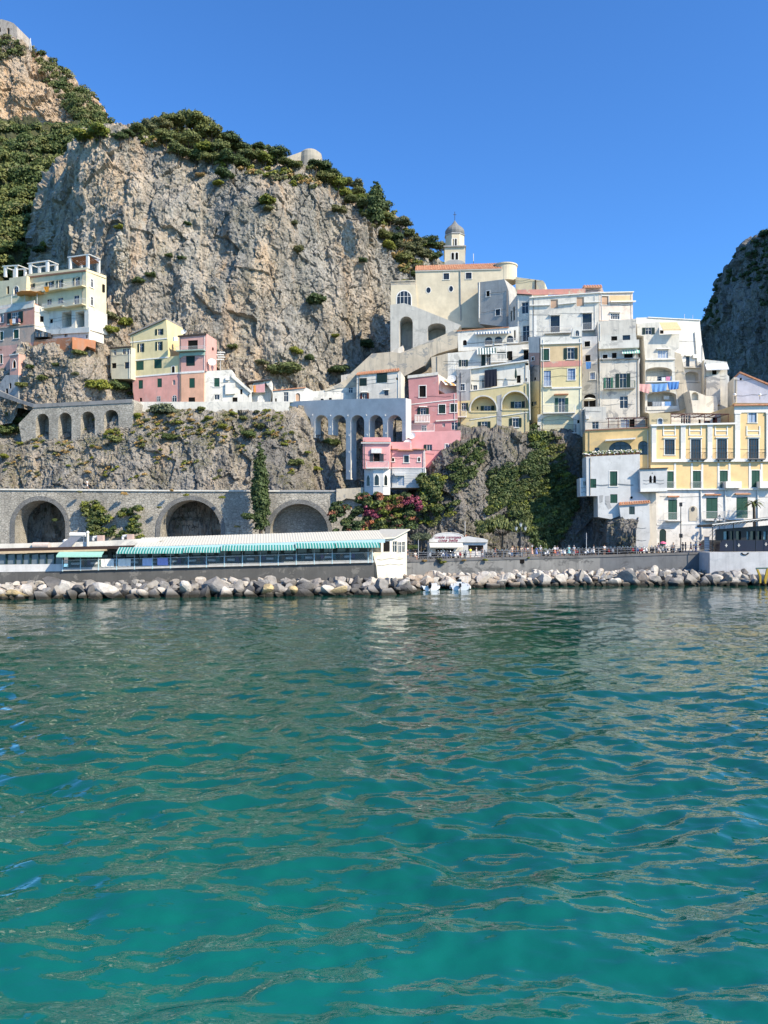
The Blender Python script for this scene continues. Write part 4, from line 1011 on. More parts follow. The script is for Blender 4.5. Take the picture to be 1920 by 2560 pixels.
mb.obox(f.P((u0+u1)/2, a[3][1], 0), f.u*(u1-u0)/2, f.n*.25, (0, 0, .12), P_tan); mb.obox(f.P((u0+u1)/2, a[0][1], 0), f.u*(u1-u0)/2, f.n*.35, (0, 0, .14), P_tan); mb.build('balustrade', bl)
fb = Fac(976, 164, 1150, 162)
bld('arched_buttress', 'weathered buttress wall with one tall dark arch and a low wide arch, below the church', 'wall', fb, cD,
    [([(65, 1005), (205, 985), (345, 1032), (800, 1215), (760, 1265), (560, 1370), (300, 1480), (150, 1530), (68, 1570)], plaster((.56, .53, .46), .55, (.36, .35, .31)))], D=6,
    deep="a 160 1124 298 1488\nq 452 1195 640 1372", deepd=5)
tg = bld('grey_tower_block', 'stained grey block with two small windows projecting from the church wall', 'building', Fac(1193, 163, 1262, 160), cD,
    [([(970, 772), (1248, 738), (1292, 860), (1300, 1010), (1300, 1240), (1235, 1230), (990, 1200)], plaster((.44, .42, .38), .5, (.30, .29, .27)))], D=7, wins="kt 1061 859 1096 918\npvt 1158 1050 1204 1115")
mb = MB(); fq = Fac(1193, 163, 1262, 160); mb.bar(fq.P(*fq.hit(*cD(990, 775)), -.15), fq.P(*fq.hit(*cD(988, 1145)), -.15), .13, M_trim, 6); mb.build('downpipe', tg)
# apse and stained wall
mb = MB(); a = at(cD(1290, 700)[0], cD(1290, 700)[1], 170); z1 = at(1271, cD(1290, 640)[1], 170).z; z0 = at(1271, cD(1290, 800)[1], 170).z
a = at(1262, 690, 168.5)-Vector((0, 6, 0)); ap = empty('apse', (a.x, a.y+6, z0), 'round cream apse drum at the right end of the church roof', 'apse')
mb.lathe([(2.8, 0), (2.8, z1-z0), (3.0, z1-z0), (3.0, z1-z0+.3), (.3, z1-z0+.7)], (a.x, a.y+6, z0), P_chu, 28); mb.build('drum', ap)
f = Fac(1289, 166, 1362, 164)
sw = bld('ochre_wall_house', 'windowless house wall with ochre stains behind the long terrace house, right of the apse', 'house', f, cG, [([(225, 58), (540, 98), (562, 125), (565, 290), (225, 290)], P_ycr)], D=6)
panel(f, cG, [(450, 92), (464, 94), (464, 210), (450, 210)], .2, M_brown, 'flue', sw)

# --- top terrace house (long white)
f = Fac(1324, 152, 1498, 150)
tl = bld('long_white_house', 'long white top house with tan blind niches and two balconied doors against the sky', 'house', f, cG,
    [([(385, 295), (1185, 238), (1185, 560), (1170, 770), (385, 780)], P_wh2)], D=9, wins="""
n 630 316 712 416
n 930 290 1012 392
pvth 628 505 734 700
pvth 996 480 1104 668""")
strip(f, cG, 385, 292, 1190, 234, 10, .3, M_trim, 'cornice', tl)
for x0, y0, x1, y1 in ((385, 385, 625, 378), (718, 372, 925, 350), (1018, 350, 1190, 342)): strip(f, cG, x0, y0, x1, y1, 9, .45, M_trim, 'ledge', tl)
balcony(f, cG, 560, 868, 640, 708, 1.0, 'w', tl, mat=P_wh2); balcony(f, cG, 995, 1166, 600, 676, 1.0, 'w', tl, mat=P_wh2)
panel(f, cG, [(425, 510), (468, 508), (468, 745), (425, 745)], .06, M_trim, 'quoin', tl)
strip(f.shift(1.5), cG, 245, 205, 1030, 190, 60, .0, P_peel, 'parapet', tl, .4)
rm = bld('rooftop_room', 'small peeling rooftop room with a tiled lean to on the long white house', 'building', f.shift(3), cG, [([(1000, 165), (1215, 160), (1245, 240), (960, 240)], plaster((.66, .52, .44), .5))], D=5)
tileroof(f.shift(2.6), cG, [(1010, 182), (1222, 178)], [(1000, 155), (1212, 150)], 2, rm)
sidef = Fac(1274, 156.5, 1324, 152.5)
ts = bld('angled_white_house', 'tall narrow white house with a slanting eave, left of the long white house', 'house', Fac(1293, 153.5, 1326, 152.5), cG,
    [([(245, 260), (415, 268), (415, 835), (245, 830)], P_wh2)], D=6, wins="px 296 347 374 478\npx 307 617 388 806")
bld('shaded_side_wing', 'shaded side wing with tall narrow balconied windows, left of the angled white house', 'house', Fac(1273, 158, 1294, 153.6), cG,
    [([(152, 385), (245, 258), (245, 830), (215, 835), (150, 820)], P_wh2)], D=3, wins="kx 196 400 216 560\nkx 168 445 184 570\nkx 206 665 226 800")
balcony(Fac(1293, 153.5, 1326, 152.5), cG, 290, 400, 745, 808, .8, '', ts, mat=P_wh2); strip(Fac(1293, 153.5, 1326, 152.5), cG, 240, 252, 415, 262, 10, .3, M_brown, 'cornice', ts)
f = Fac(1497, 150, 1583, 150.5)
cr2 = bld('cream_top_house', 'cream pink top house with a wide sill cornice, right end of the skyline row', 'house', f, cG,
    [([(1190, 240), (1575, 230), (1578, 560), (1190, 560)], plaster((.74, .62, .52), .25))], D=8, wins="nt 1216 276 1296 378\npth 1323 476 1423 546")
panel(f, cG, [(1306, 275), (1564, 272), (1564, 333), (1306, 336)], .04, P_apr, 'painted_panel', cr2)
strip(f, cG, 1186, 236, 1582, 228, 10, .35, M_trim, 'cornice', cr2); strip(f, cG, 1310, 342, 1600, 338, 12, .6, M_trim, 'ledge', cr2)
# --- middle yellow house
f = Fac(1351, 140.5, 1456, 139.5)
my = bld('yellow_house', 'yellow house with apricot top storey and blue framed windows in the middle of town', 'house', f, cG,
    [([(513, 745), (990, 740), (990, 830), (513, 830)], P_white), ([(513, 830), (990, 830), (1000, 1045), (985, 1095), (515, 1105)], P_apr), ([(515, 1105), (985, 1095), (988, 1322), (517, 1325)], P_grand if False else plaster((.74, .62, .34), .12)),
     ([(517, 1325), (988, 1322), (990, 1640), (990, 1900), (517, 1900)], plaster((.76, .70, .48), .12))], D=9, wins="""
st 527 886 612 1018
otx 822 874 900 1004
wb 550 1136 632 1318
wbt 828 1115 912 1243
ow 718 1450 794 1620""")
panel(f, cG, [(520, 1040), (760, 1025), (985, 1020), (985, 1080), (520, 1100)], .03, P_peel, 'peeling_patch', my); strip(f, cG, 640, 1330, 988, 1322, 18, .2, M_trim, 'ledge', my); strip(f, cG, 513, 828, 990, 812, 10, .25, M_trim, 'cornice', my)
balcony(f, cG, 548, 640, 1262, 1320, .5, 'w', my); balcony(f, cG, 540, 905, 1545, 1628, 1.2, 'w', my, mat=M_trim)
strip(f, cG, 668, 1412, 830, 1408, 10, .9, M_tile, 'hood', my)
lw2 = bld('arched_terrace_storey', 'white storey with a broad arched niche and an arched green door, under the yellow house', 'house', f.shift(-.3), cJ,
    [([(1032, 905), (1100, 895), (1462, 890), (1545, 920), (1545, 1135), (1032, 1135)], P_white)], D=4, deep="q 1075 912 1445 1112", deepd=1.0, wins="sad 1260 952 1334 1110\nk 1489 966 1527 1006")
balcony(f.shift(-.3), cJ, 1055, 1470, 1030, 1120, .9, '', lw2, mat=M_trim)
dc = bld('roof_chapel', 'tiny white roof turret with one arched window beside the balcony of the long white house', 'turret', f.shift(-.1), cG, [([(868, 745), (888, 632), (990, 626), (992, 745)], P_white)], D=2, wins="pta 914 672 958 738")
f5 = Fac(1320, 144.5, 1352, 141)
gs = bld('grey_strip_house', 'shaded grey strip of house with a faded pink patch, left flank of the yellow house', 'house', f5, cG,
    [([(370, 750), (513, 745), (515, 930), (380, 930)], P_white), ([(380, 930), (515, 930), (515, 1072), (385, 1072)], plaster((.50, .33, .27), .4)), ([(385, 1072), (515, 1072), (515, 1255), (390, 1262)], P_gray), ([(390, 1262), (515, 1255), (515, 1700), (390, 1900)], plaster((.66, .58, .36), .2))], D=5,
    wins="kt 411 980 438 1018\nk 437 1213 460 1250\nowxL 433 1486 466 1538")
# strip behind, with blue window
f = Fac(1456, 145, 1496, 144)
nh = bld('narrow_white_house', 'narrow house, white above and bare grey below, squeezed right of the yellow house', 'house', f, cG,
    [([(985, 745), (1168, 740), (1170, 1060), (1000, 1050)], plaster((.74, .70, .64), .3)), ([(985, 1050), (1170, 1060), (1185, 1470), (1150, 1900), (985, 1900)], P_gray)], D=7, wins="kt 1019 798 1084 860\nk 1029 956 1087 1028\nwbt 1085 1157 1142 1237\nkq 1012 1405 1148 1560")
tw2 = bld('terrace_block', 'worn white terrace wall carrying the white parasol', 'building', Fac(1460, 138, 1515, 138), cG, [([(1020, 1555), (1262, 1550), (1265, 1900), (985, 1900), (985, 1600)], P_wh2)], D=4)
# --- white house with laundry
f = Fac(1494, 144, 1612, 142.5)
g5 = bld('laundry_house', 'peeling white house with green shuttered balcony and laundry lines, centre right', 'house', f, cG,
    [([(1170, 570), (1612, 538), (1612, 705), (1175, 730)], P_whs), ([(1175, 730), (1612, 705), (1640, 1000), (1185, 1000)], P_wh2), ([(1185, 1000), (1650, 1000), (1660, 1900), (1190, 1900)], P_whs)], D=9, wins="""
k 1328 740 1396 803
pv 1459 727 1546 794
kt 1230 951 1286 995
k 1336 930 1390 998
k 1476 936 1576 990
ol 1268 1216 1320 1345
ox 1422 1168 1504 1334
px 1424 1428 1522 1572""")
balcony(f, cG, 1180, 1642, 800, 880, .9, 's', g5, mat=P_white); balcony(f, cG, 1240, 1596, 1268, 1345, 1.0, '', g5, mat=P_gray, rail=M_green)
strip(f, cG, 1185, 1002, 1655, 990, 12, .35, P_gray, 'ledge', g5); panel(f, cG, [(1270, 1395), (1330, 1375), (1400, 1390), (1370, 1415), (1335, 1400), (1300, 1440)], .03, P_gray, 'peeling_patch', g5)
awning(f, cG, 1447, 1650, 902, 935, .9, plain('mint awning stripe', (.20, .50, .36), .8), plain('white awning stripe', (.70, .70, .66), .8), g5, 14)
for x, y in ((1345, 1140), (1450, 1140)): pass
# --- big white corner building
f = Fac(1590, 150, 1765, 151)
h1 = bld('tall_white_house', 'big sunlit white house with battered right edge, highest on the right side of the town', 'house', f, cH,
    [([(222, 150), (345, 146), (915, 178), (920, 250), (935, 400), (960, 560), (985, 700), (985, 1110), (222, 1110)], plaster((.78, .74, .66), .22, (.5, .45, .36)))], D=12, wins="pvh 763 574 803 690\nk 480 285 520 325", deep="q 752 736 905 862", deepd=1.6)
balcony(f, cH, 740, 905, 640, 694, .8, '', h1, mat=P_white); strip(f, cH, 752, 840, 912, 842, 8, .3, M_trim, 'ledge', h1); strip(f, cH, 345, 142, 918, 172, 8, .2, M_trim, 'coping', h1)
boxpart(f, cH, 832, 556, 880, 594, .5, M_trim, 'air_conditioner', h1)
mb = MB(); mb.bar(f.P(*f.hit(*cH(856, 310)), -.15), f.P(*f.hit(*cH(885, 690)), -.15), .14, P_wh2, 6); mb.bar(f.P(*f.hit(*cH(770, 170)), 1), f.P(*f.hit(*cH(770, 95)), 1), .05, M_wiron, 4); mb.bar(f.P(*f.hit(*cH(862, 170)), 1), f.P(*f.hit(*cH(862, 105)), 1), .05, M_wiron, 4); mb.build('downpipe', h1)
f = Fac(1592, 145.5, 1725, 145)
h2 = bld('arched_white_house', 'white house with two stacked arched loggias full of drying clothes and a rough stone flank', 'house', f, cH,
    [([(228, 215), (470, 195), (475, 335), (690, 325), (690, 480), (640, 520), (645, 900), (700, 1165), (365, 1195), (318, 1180), (318, 590), (300, 350), (235, 340)], P_wh2),
     ([(642, 525), (708, 545), (745, 720), (778, 930), (808, 1110), (705, 1165), (645, 900)], P_tan)], D=8, wins="ox 322 257 388 333\nwh 455 502 570 592\np 455 765 605 835\n", deep="q 322 688 612 850\nq 342 955 660 1120", deepd=2.0)
strip(f, cH, 318, 604, 645, 598, 10, .3, M_trim, 'ledge', h2); strip(f, cH, 322, 845, 690, 838, 12, .25, M_trim, 'ledge', h2); strip(f, cH, 335, 1120, 665, 1112, 40, .15, P_white, 'parapet', h2)
boxpart(f.shift(1.4), cH, 515, 1005, 575, 1045, .4, M_trim, 'air_conditioner', h2)
awning(f.shift(1), cH, 470, 665, 200, 285, 2.6, plain('straw cloth', (.62, .48, .26), .85), plain('straw cloth', (.62, .48, .26), .85), h2, 4, 'canopy')
dish(Fac(1590, 150, 1765, 151).P(*Fac(1590, 150, 1765, 151).hit(*cH(1035, 972)), -3), 1.0, h1, (.1, -.95, .3))
# white lower right houses
f = Fac(1758, 148, 1822, 147)
h3 = bld('white_lean_house', 'small bright white house with a white awning, right of the tall white house', 'house', f, cH,
    [([(962, 605), (1212, 632), (1215, 770), (1235, 790), (1235, 1180), (962, 1120)], P_white)], D=7, wins="kt 1048 705 1098 772")
awning(f, cH, 970, 1212, 650, 715, 1.8, plain('white awning cloth', (.72, .72, .7), .8), plain('white awning cloth', (.72, .72, .7), .8), h3, 3)
panel(f.shift(-1.5), cH, [(985, 800), (1135, 765), (1140, 1100), (985, 1080)], .0, P_whs, 'terrace_wall', h3, 1.4)
bld('ochre_terrace', 'cream terrace wall with an arched alcove under the satellite dish', 'terrace', Fac(1720, 142, 1800, 142), cH, [([(800, 945), (860, 950), (990, 1005), (1095, 1005), (1110, 1100), (1110, 1190), (840, 1190), (830, 1100)], P_cream)], D=4, deep="a 825 962 900 1050", deepd=.8)
f = Fac(1833, 140, 1960, 138)
gh = bld('gabled_grey_house', 'lilac grey house gable with a tiled verge above the grand building, right edge', 'house', f, cH,
    [([(1322, 800), (1352, 758), (1700, 905), (1700, 1080), (1322, 1080)], plaster((.58, .57, .62), .15)), ([(1285, 800), (1322, 800), (1322, 1080), (1285, 1080)], P_cream)], D=6, wins="k 1350 806 1374 830")
mb = MB(); a = poly(f, cH, [(1350, 755), (1700, 900)]); plate(mb, f, [a[0], a[1], (a[1][0], a[1][1]+.3), (a[0][0], a[0][1]+.3)], [], -.3, 6, M_tile); mb.build('roof', gh)
for x in (1366, 1640):
    mb = MB(); p = f.shift(-6).P(*f.shift(-6).hit(*cH(x-70, 990)), 0); mb.lathe([(.02, -.28), (.2, -.2), (.28, 0), (.2, .2), (.02, .28)], p, plain('white globe', (.8, .8, .78), .3), 10)
    mb.bar(p-Vector((0, 0, .9)), p-Vector((0, 0, .2)), .05, M_iron); tag(mb.build('globe_lamp', None, True, loc=p-Vector((0, 0, .9))), 'white globe lamp on the roof terrace of the grand building, '+('left of the tables' if x < 1500 else 'at the far right'), 'lamp')

# --- grand yellow building, right
f = Fac(1620, 128.5, 1990, 129.5)
P_base = plaster((.74, .70, .64), .3, (.55, .5, .42))
gr = bld('grand_building', 'grand golden yellow palazzo with white pilasters, iron balconies and a white ground storey, right edge', 'building', f, cI,
    [([(640, 222), (1365, 205), (1365, 770), (555, 775), (645, 590)], P_grand), ([(1365, 45), (1900, 40), (1900, 770), (1365, 770)], P_grand), ([(690, 770), (1900, 770), (1900, 1345), (690, 1345)], P_base)], D=14, wins="""
pmtc 766 342 852 472
pmtcd 992 340 1078 508
pmtcd 1218 338 1304 508
pmtcd 1491 335 1577 505
wvt 1488 86 1560 195
st 776 616 844 762
st 1006 612 1079 762
st 1241 610 1311 760
st 1516 608 1587 754
sd 796 860 874 1034
sd 1125 845 1224 1024
sd 1386 840 1484 1020
sxad 721 1114 779 1290
st 1740 608 1800 754
pmtcd 1730 335 1800 505""")
for x0, x1, yt, yb in ((652, 690, 225, 515), (903, 943, 220, 515), (1133, 1174, 215, 515), (1370, 1414, 112, 515), (1640, 1690, 110, 515)):
    panel(f, cI, [(x0, yt), (x1, yt), (x1, yb), (x0, yb)], .22, M_trim, 'pilaster', gr); mb = MB()
    for k in range(4):
        xx = x0+7+(x1-x0-14)*k/3; plate(mb, f, poly(f, cI, [(xx-2, yt+12), (xx+2, yt+12), (xx+2, yt+150), (xx-2, yt+150)]), [], -.225, -.2, plain('fluting shadow paint', (.52, .50, .47), .9))
    mb.build('fluting', gr); strip(f, cI, x0-6, yt-2, x1+6, yt-2, 12, .32, M_trim, 'capital', gr)
strip(f, cI, 640, 214, 1366, 198, 14, .5, M_trim, 'cornice', gr); strip(f, cI, 650, 512, 1900, 506, 26, .4, M_trim, 'cornice', gr); strip(f, cI, 690, 768, 1900, 764, 10, .45, M_trim, 'cornice', gr)
strip(f, cI, 1350, 42, 1900, 34, 12, .7, M_tile, 'cornice', gr); strip(f, cI, 1366, 52, 1900, 48, 58, .15, M_trim, 'frieze', gr)
for x0, x1 in ((750, 860), (975, 1085), (1198, 1310), (1470, 1590)):
    mb = MB()
    for y in (262, 300): plate(mb, f, poly(f, cI, [(x0, y), (x1, y), (x1, y+8), (x0, y+8)]), [], -.08, 0, M_trim)
    for x in (x0, x1-9): plate(mb, f, poly(f, cI, [(x, 225), (x+9, 225), (x+9, 308), (x, 308)]), [], -.1, 0, M_trim)
    mb.build('overdoor_moulding', gr)
for x in (855, 1000, 1090, 1230, 1325, 1500, 1602): strip(f, cI, x-8, 545, x+8, 545, 222, .07, M_trim, 'lesene', gr)
for x0, x1 in ((975, 1108), (1200, 1340), (1474, 1614)): balcony(f, cI, x0, x1, 455, 512, .9, 'k', gr, mat=M_iron)
for x0, x1 in ((780, 860), (1000, 1088), (1236, 1275)): balcony(f, cI, x0, x1, 708, 765, .35, 'w', gr)
for x0, x1 in ((1268, 1402), (1560, 1700)): boxpart(f, cI, x0, 706, x1, 764, 1.2, M_trim, 'flower_box_parapet', gr)
for x0, x1, yt, ys in ((770, 915, 975, 1040), (1095, 1265, 965, 1035), (1290, 1500, 960, 1030)): balcony(f, cI, x0, x1, yt, ys, 1.1, 'w', gr, mat=P_base)
for x0, x1, y in ((790, 885, 828), (1112, 1245, 812), (1370, 1502, 806)): strip(f, cI, x0, y, x1, y, 12, .45, M_tile, 'hood', gr)
for x in (1075, 1285, 1565): 
    mb = MB(); mb.bar(f.P(*f.hit(*cI(x, 780)), -.12), f.P(*f.hit(*cI(x+8, 1180)), -.12), .12, M_trim, 6); mb.build('downpipe', gr)
mb = MB(); plate(mb, f, opening(f, cI, 975, 915, 1048, 1045, 'a'), [], -.08, 0, P_tan); plate(mb, f, opening(f, cI, 993, 922, 1024, 962, 'e'), [], -.14, -.08, M_iron); mb.build('memorial_niche', gr)
strip(f, cI, 700, 1068, 1180, 1062, 12, .08, M_trim, 'string_course', gr)
boxpart(f, cI, 700, 1075, 862, 1345, .25, P_base, 'doorcase', gr) if False else None
# roof terrace pergola and rooms on the grand building
rt = bld('roof_pergola_room', 'white rooftop room behind a dark red pergola with globe lamps on the grand building', 'building', f.shift(5), cI,
    [([(820, 125), (1340, 115), (1340, 210), (820, 215)], P_white)], D=4, wins="k 1060 168 1078 205\nk 1180 150 1222 205\npm 1105 178 1160 205\np 905 130 990 205")
dkr = plain('dark red iron', (.10, .025, .02), .6)
def roofperg(fc, xs, yt, yb, d0, d1, root, slant=0):
    mb = MB()
    for i, x in enumerate(xs):
        a = fc.hit(*cI(x, yt)); b = fc.hit(*cI(x, yb)); mb.bar(fc.P(a[0], b[1], d0), fc.P(a[0], a[1], d0), .06, dkr, 4); mb.bar(fc.P(a[0], a[1], d0-.2), fc.P(a[0], a[1]+slant, d1), .06, dkr, 4)
    a = fc.hit(*cI(xs[0]-8, yt)); b = fc.hit(*cI(xs[-1]+8, yt)); mb.bar(fc.P(*a, d0), fc.P(*b, d0), .08, dkr, 4)
    n = 22
    for k in range(n): 
        t = k/(n-1); u = a[0]*(1-t)+b[0]*t; mb.bar(fc.P(u, a[1]+.08, d0), fc.P(u, a[1]+slant+.1, d1), .04, dkr, 3)
    c = fc.hit(*cI(xs[0]-8, yb-28)); d = fc.hit(*cI(xs[-1]+8, yb-28)); mb.bar(fc.P(*c, d0), fc.P(*d, d0), .03, dkr, 4)
    mb.build('pergola', root)
roofperg(f, [826, 945, 1118, 1215, 1322], 120, 208, .3, 4.8, rt)
f6 = Fac(1463, 131, 1625, 129)
yw = bld('yellow_wing', 'plain yellow wing with a wide arched window and flower pots, left of the grand palazzo', 'building', f6, cI,
    [([(80, 262), (640, 235), (655, 600), (655, 800), (80, 800)], plaster((.74, .52, .24), .15))], D=9, wins="""
pb 161 411 202 458
pva 284 357 482 470
pva 536 353 625 474""")
strip(f6, cI, 78, 258, 642, 232, 10, .2, plain('brown cornice', (.30, .16, .10), .8), 'cornice', yw); strip(f6, cI, 250, 348, 506, 332, 12, 1.3, M_trim, 'canopy', yw)
tb2 = bld('yellow_turret', 'small yellow rooftop room with one arched window between the two rooftop pergolas', 'building', f6.shift(-.2), cI, [([(632, 115), (816, 112), (818, 220), (636, 226)], plaster((.74, .58, .34), .15))], D=5, wins="wvat 708 160 746 220")
rp = bld('rooftop_white_house', 'low white house behind a dark red pergola on the roof of the yellow wing', 'house', f6.shift(5), cI, [([(80, 60), (258, 58), (262, 150), (632, 150), (632, 250), (80, 265)], P_wh2)], D=5, wins="px 138 186 196 250\nwx 385 170 460 235\nk 462 165 508 235\nk 600 160 614 225")
roofperg(f6, [282, 365, 440, 520, 612], 155, 240, .3, 4.5, rp, .4)
boxpart(f6.shift(5), cI, 84, 136, 112, 166, .4, M_trim, 'air_conditioner', rp)
# blue white block
f7 = Fac(1465, 126.5, 1600, 126)
bb = bld('white_block', 'tall plain white block with green shutters in front of the yellow wing', 'house', f7, cI,
    [([(88, 490), (552, 468), (554, 800), (635, 880), (380, 1000), (300, 1030), (190, 1010), (188, 830), (92, 828)], P_wbl)], D=3.5, wins="""
st 293 616 357 743
s 124 681 175 759
s 296 814 358 890
kte 468 831 492 855
kq 100 560 184 680""" if False else "st 293 616 357 743\ns 124 681 175 759\ns 296 814 358 890\nke 468 831 492 855")
panel(f7, cI, [(200, 825), (235, 822), (230, 880), (205, 890)], .02, P_gray, 'peeling_patch', bb); panel(f7, cI, [(250, 830), (290, 826), (295, 900), (310, 930), (280, 945), (252, 900)], .02, P_gray, 'peeling_patch', bb)
bld('whitewashed_annexe', 'small white annexe with a barred window clinging to the left of the tall white block', 'house', f7.shift(.6), cI, [([(34, 675), (105, 668), (105, 832), (38, 832)], P_wbl)], D=3, wins="p 62 700 90 742")
wa = bld('white_tile_house', 'white house front with a tiled hood at the foot of the tall white block', 'house', f7.shift(-.7), cI,
    [([(372, 900), (635, 880), (640, 1190), (600, 1345), (540, 1345), (430, 1200), (400, 1100), (385, 1000)], P_wbl)], D=4, wins="pv 459 920 508 988")
tileroof(f7.shift(-.7), cI, [(368, 905), (638, 885)], [(372, 885), (632, 868)], .8, wa, step=.4)
gw = bld('gothic_bay_room', 'small white jutting room with a pair of pointed windows beside the palazzo', 'house', f7.shift(-.9), cI,
    [([(552, 596), (790, 588), (785, 790), (556, 795)], P_wbl)], D=3.2, wins="kmg 633 650 656 716\nkmg 668 649 692 715\nke 654 627 664 637")
strip(f7.shift(-.9), cI, 545, 592, 795, 584, 8, .25, M_brown, 'cornice', gw); strip(f7.shift(-.9), cI, 556, 768, 788, 762, 26, .12, M_trim, 'sill_band', gw)
bld('ragged_wall', 'ragged sunlit plaster and stone wall end beside the arched street door', 'wall', f7.shift(.4), cI, [([(554, 795), (690, 790), (700, 1345), (600, 1345), (635, 1190), (635, 880), (560, 860)], plaster((.66, .58, .46), .8, (.40, .36, .30)))], D=3)
# flower pots on the white block
mb = MB()
for k in range(9):
    q = cI(102+k*54, 486-k*2.4); p = f7.P(*f7.hit(*q), .4)
    pot = empty('flower_pot', p, 'terracotta trough of white flowers on top of the tall white block', 'flower pot', 'flower troughs on the white block')
    m1 = MB(); m1.obox(p+Vector((0, 0, .18)), f7.u*.45, f7.n*.2, (0, 0, .18), plain('terracotta', (.10, .05, .03), .8)); m1.build('trough', pot)
    m1 = MB(); rr_ = random.Random(k)
    for j in range(70):
        c = p+f7.u*rr_.uniform(-.7, .7)+f7.n*rr_.uniform(-.3, .3)+Vector((0, 0, rr_.uniform(.3, .85))); d = Vector((rr_.uniform(-1, 1), rr_.uniform(-1, 0), rr_.uniform(-1, 1))).normalized()*.12; e = d.orthogonal().normalized()*.12
        m1.add([c-d-e, c+d-e, c+d+e, c-d+e], [(0, 1, 2, 3)], M_trim if j % 2 else leaf((.08, .13, .03), (.20, .26, .06)))
    m1.build('flowers', pot)
# ---------------------------------------------------------------- vegetation
def leafcloud(seed, lobes, n, size, flat=.8, core=.0, droop=0):
    r = np.random.RandomState(seed); L = np.array(lobes, float); wgt = L[:, 3]**2; wgt /= wgt.sum()
    k = r.choice(len(L), n, p=wgt); d = r.normal(size=(n, 3)); d[:, 2] = np.where(d[:, 2] < -.2, -d[:, 2]*.6, d[:, 2]); d /= np.linalg.norm(d, axis=1)[:, None]
    clump = .82+.30*perlin(d*3.1+k[:, None]*5.7+seed)*2; rad = L[k, 3]*clump*(1-core*0+r.uniform(-.28, .06, n))
    c = L[k, :3]+d*rad[:, None]*np.array([1, 1, flat]); c[:, 2] -= droop*r.rand(n)
    nn = d+r.normal(size=(n, 3))*.55; nn /= np.linalg.norm(nn, axis=1)[:, None]
    t = np.cross(nn, r.normal(size=(n, 3))); t /= np.linalg.norm(t, axis=1)[:, None]; b = np.cross(nn, t)
    s = (size*r.uniform(.55, 1.25, n))[:, None]
    v = np.stack([c-t*s-b*s*.5, c+t*s-b*s*.6, c+t*s*.7+b*s*.6, c-t*s*.8+b*s*.5], 1).reshape(-1, 3)
    return v
def quadmesh(name, v, mats, midx=None):
    n = len(v)//4; me = bpy.data.meshes.new(name); me.vertices.add(len(v)); me.vertices.foreach_set('co', v.astype(np.float32).ravel())
    me.loops.add(4*n); me.loops.foreach_set('vertex_index', np.arange(4*n, dtype=np.int32))
    me.polygons.add(n); me.polygons.foreach_set('loop_start', np.arange(0, 4*n, 4, dtype=np.int32))
    for m in mats: me.materials.append(m)
    if midx is not None: me.polygons.foreach_set('material_index', midx)
    me.update(calc_edges=True); return me
def lobes(seed, n, spread, r0, r1, up=.5):
    r = random.Random(seed); out = [(0, 0, up, 1.0*r1)]
    for i in range(n):
        a = r.uniform(0, 6.28); q = spread*math.sqrt(r.random()); out.append((q*math.cos(a), q*math.sin(a), up+r.uniform(-.25, .45)*spread, r.uniform(r0, r1)))
    return out
L_dark = leaf((.032, .056, .022), (.11, .155, .052)); L_mid = leaf((.065, .09, .03), (.19, .215, .075)); L_yel = leaf((.10, .13, .022), (.26, .28, .05))
L_oliv = leaf((.09, .10, .045), (.22, .23, .11)); L_dry = leaf((.26, .17, .06), (.46, .33, .15), 'dry grass'); L_gray = leaf((.06, .08, .045), (.19, .22, .13))
M_bark = plain('bark', (.09, .07, .05), .9)
LEAFM = {'d': L_dark, 'm': L_mid, 'y': L_yel, 'o': L_oliv, 't': L_dry, 'g': L_gray}
CR = {}
def crown(kind, lf, var):
    key = (kind, lf, var)
    if key in CR: return CR[key]
    sd = hash((kind == 'tree', var)) % 97+var*7
    if kind == 'tree': v = leafcloud(11+var, lobes(5+var, 9, .62, .34, .58, .1), 5200, .052, .85)
    elif kind == 'bush': v = leafcloud(31+var, lobes(25+var, 6, .55, .35, .6, .1), 2600, .066, .8)
    elif kind == 'wide': v = leafcloud(51+var, [(x*.28, y*.5, .05+R.uniform(-.05, .12)-abs(x)*.035, .30+.05*math.sin(x*5)) for x in range(-3, 4) for y in (-1, 0, 1)], 5200, .035, .6)
    elif kind == 'tuft': 
        r = np.random.RandomState(61+var); n = 420; a = r.uniform(0, 6.28, n); q = .5*np.sqrt(r.rand(n)); h = r.uniform(.4, .9, n)
        c = np.stack([q*np.cos(a), q*np.sin(a), np.zeros(n)], 1); tip = c*1.7+np.stack([0*a, 0*a, h], 1); sdv = np.stack([-np.sin(a), np.cos(a), 0*a], 1)*.035
        v = np.stack([c-sdv, c+sdv, tip+sdv*.3, tip-sdv*.3], 1).reshape(-1, 3)
    CR[key] = quadmesh('crown', v, [LEAFM[lf]]); return CR[key]
trunk_mb = MB(); trunk_mb.bar((0, 0, -1.0), (0.05, 0, -.3), .06, M_bark, 7, .045)
for a in range(5): trunk_mb.bar((.05, 0, -.35), (.45*math.cos(a*1.25), .45*math.sin(a*1.25), .15+.05*(a % 3)), .035, M_bark, 5, .012)
trunk_me = trunk_mb.build('trunk'); _tm = trunk_me.data; bpy.data.objects.remove(trunk_me)
NAMEW = {'d': 'dark green', 'm': 'mid green', 'y': 'yellow green', 'o': 'olive green', 't': 'dry straw coloured', 'g': 'grey green'}
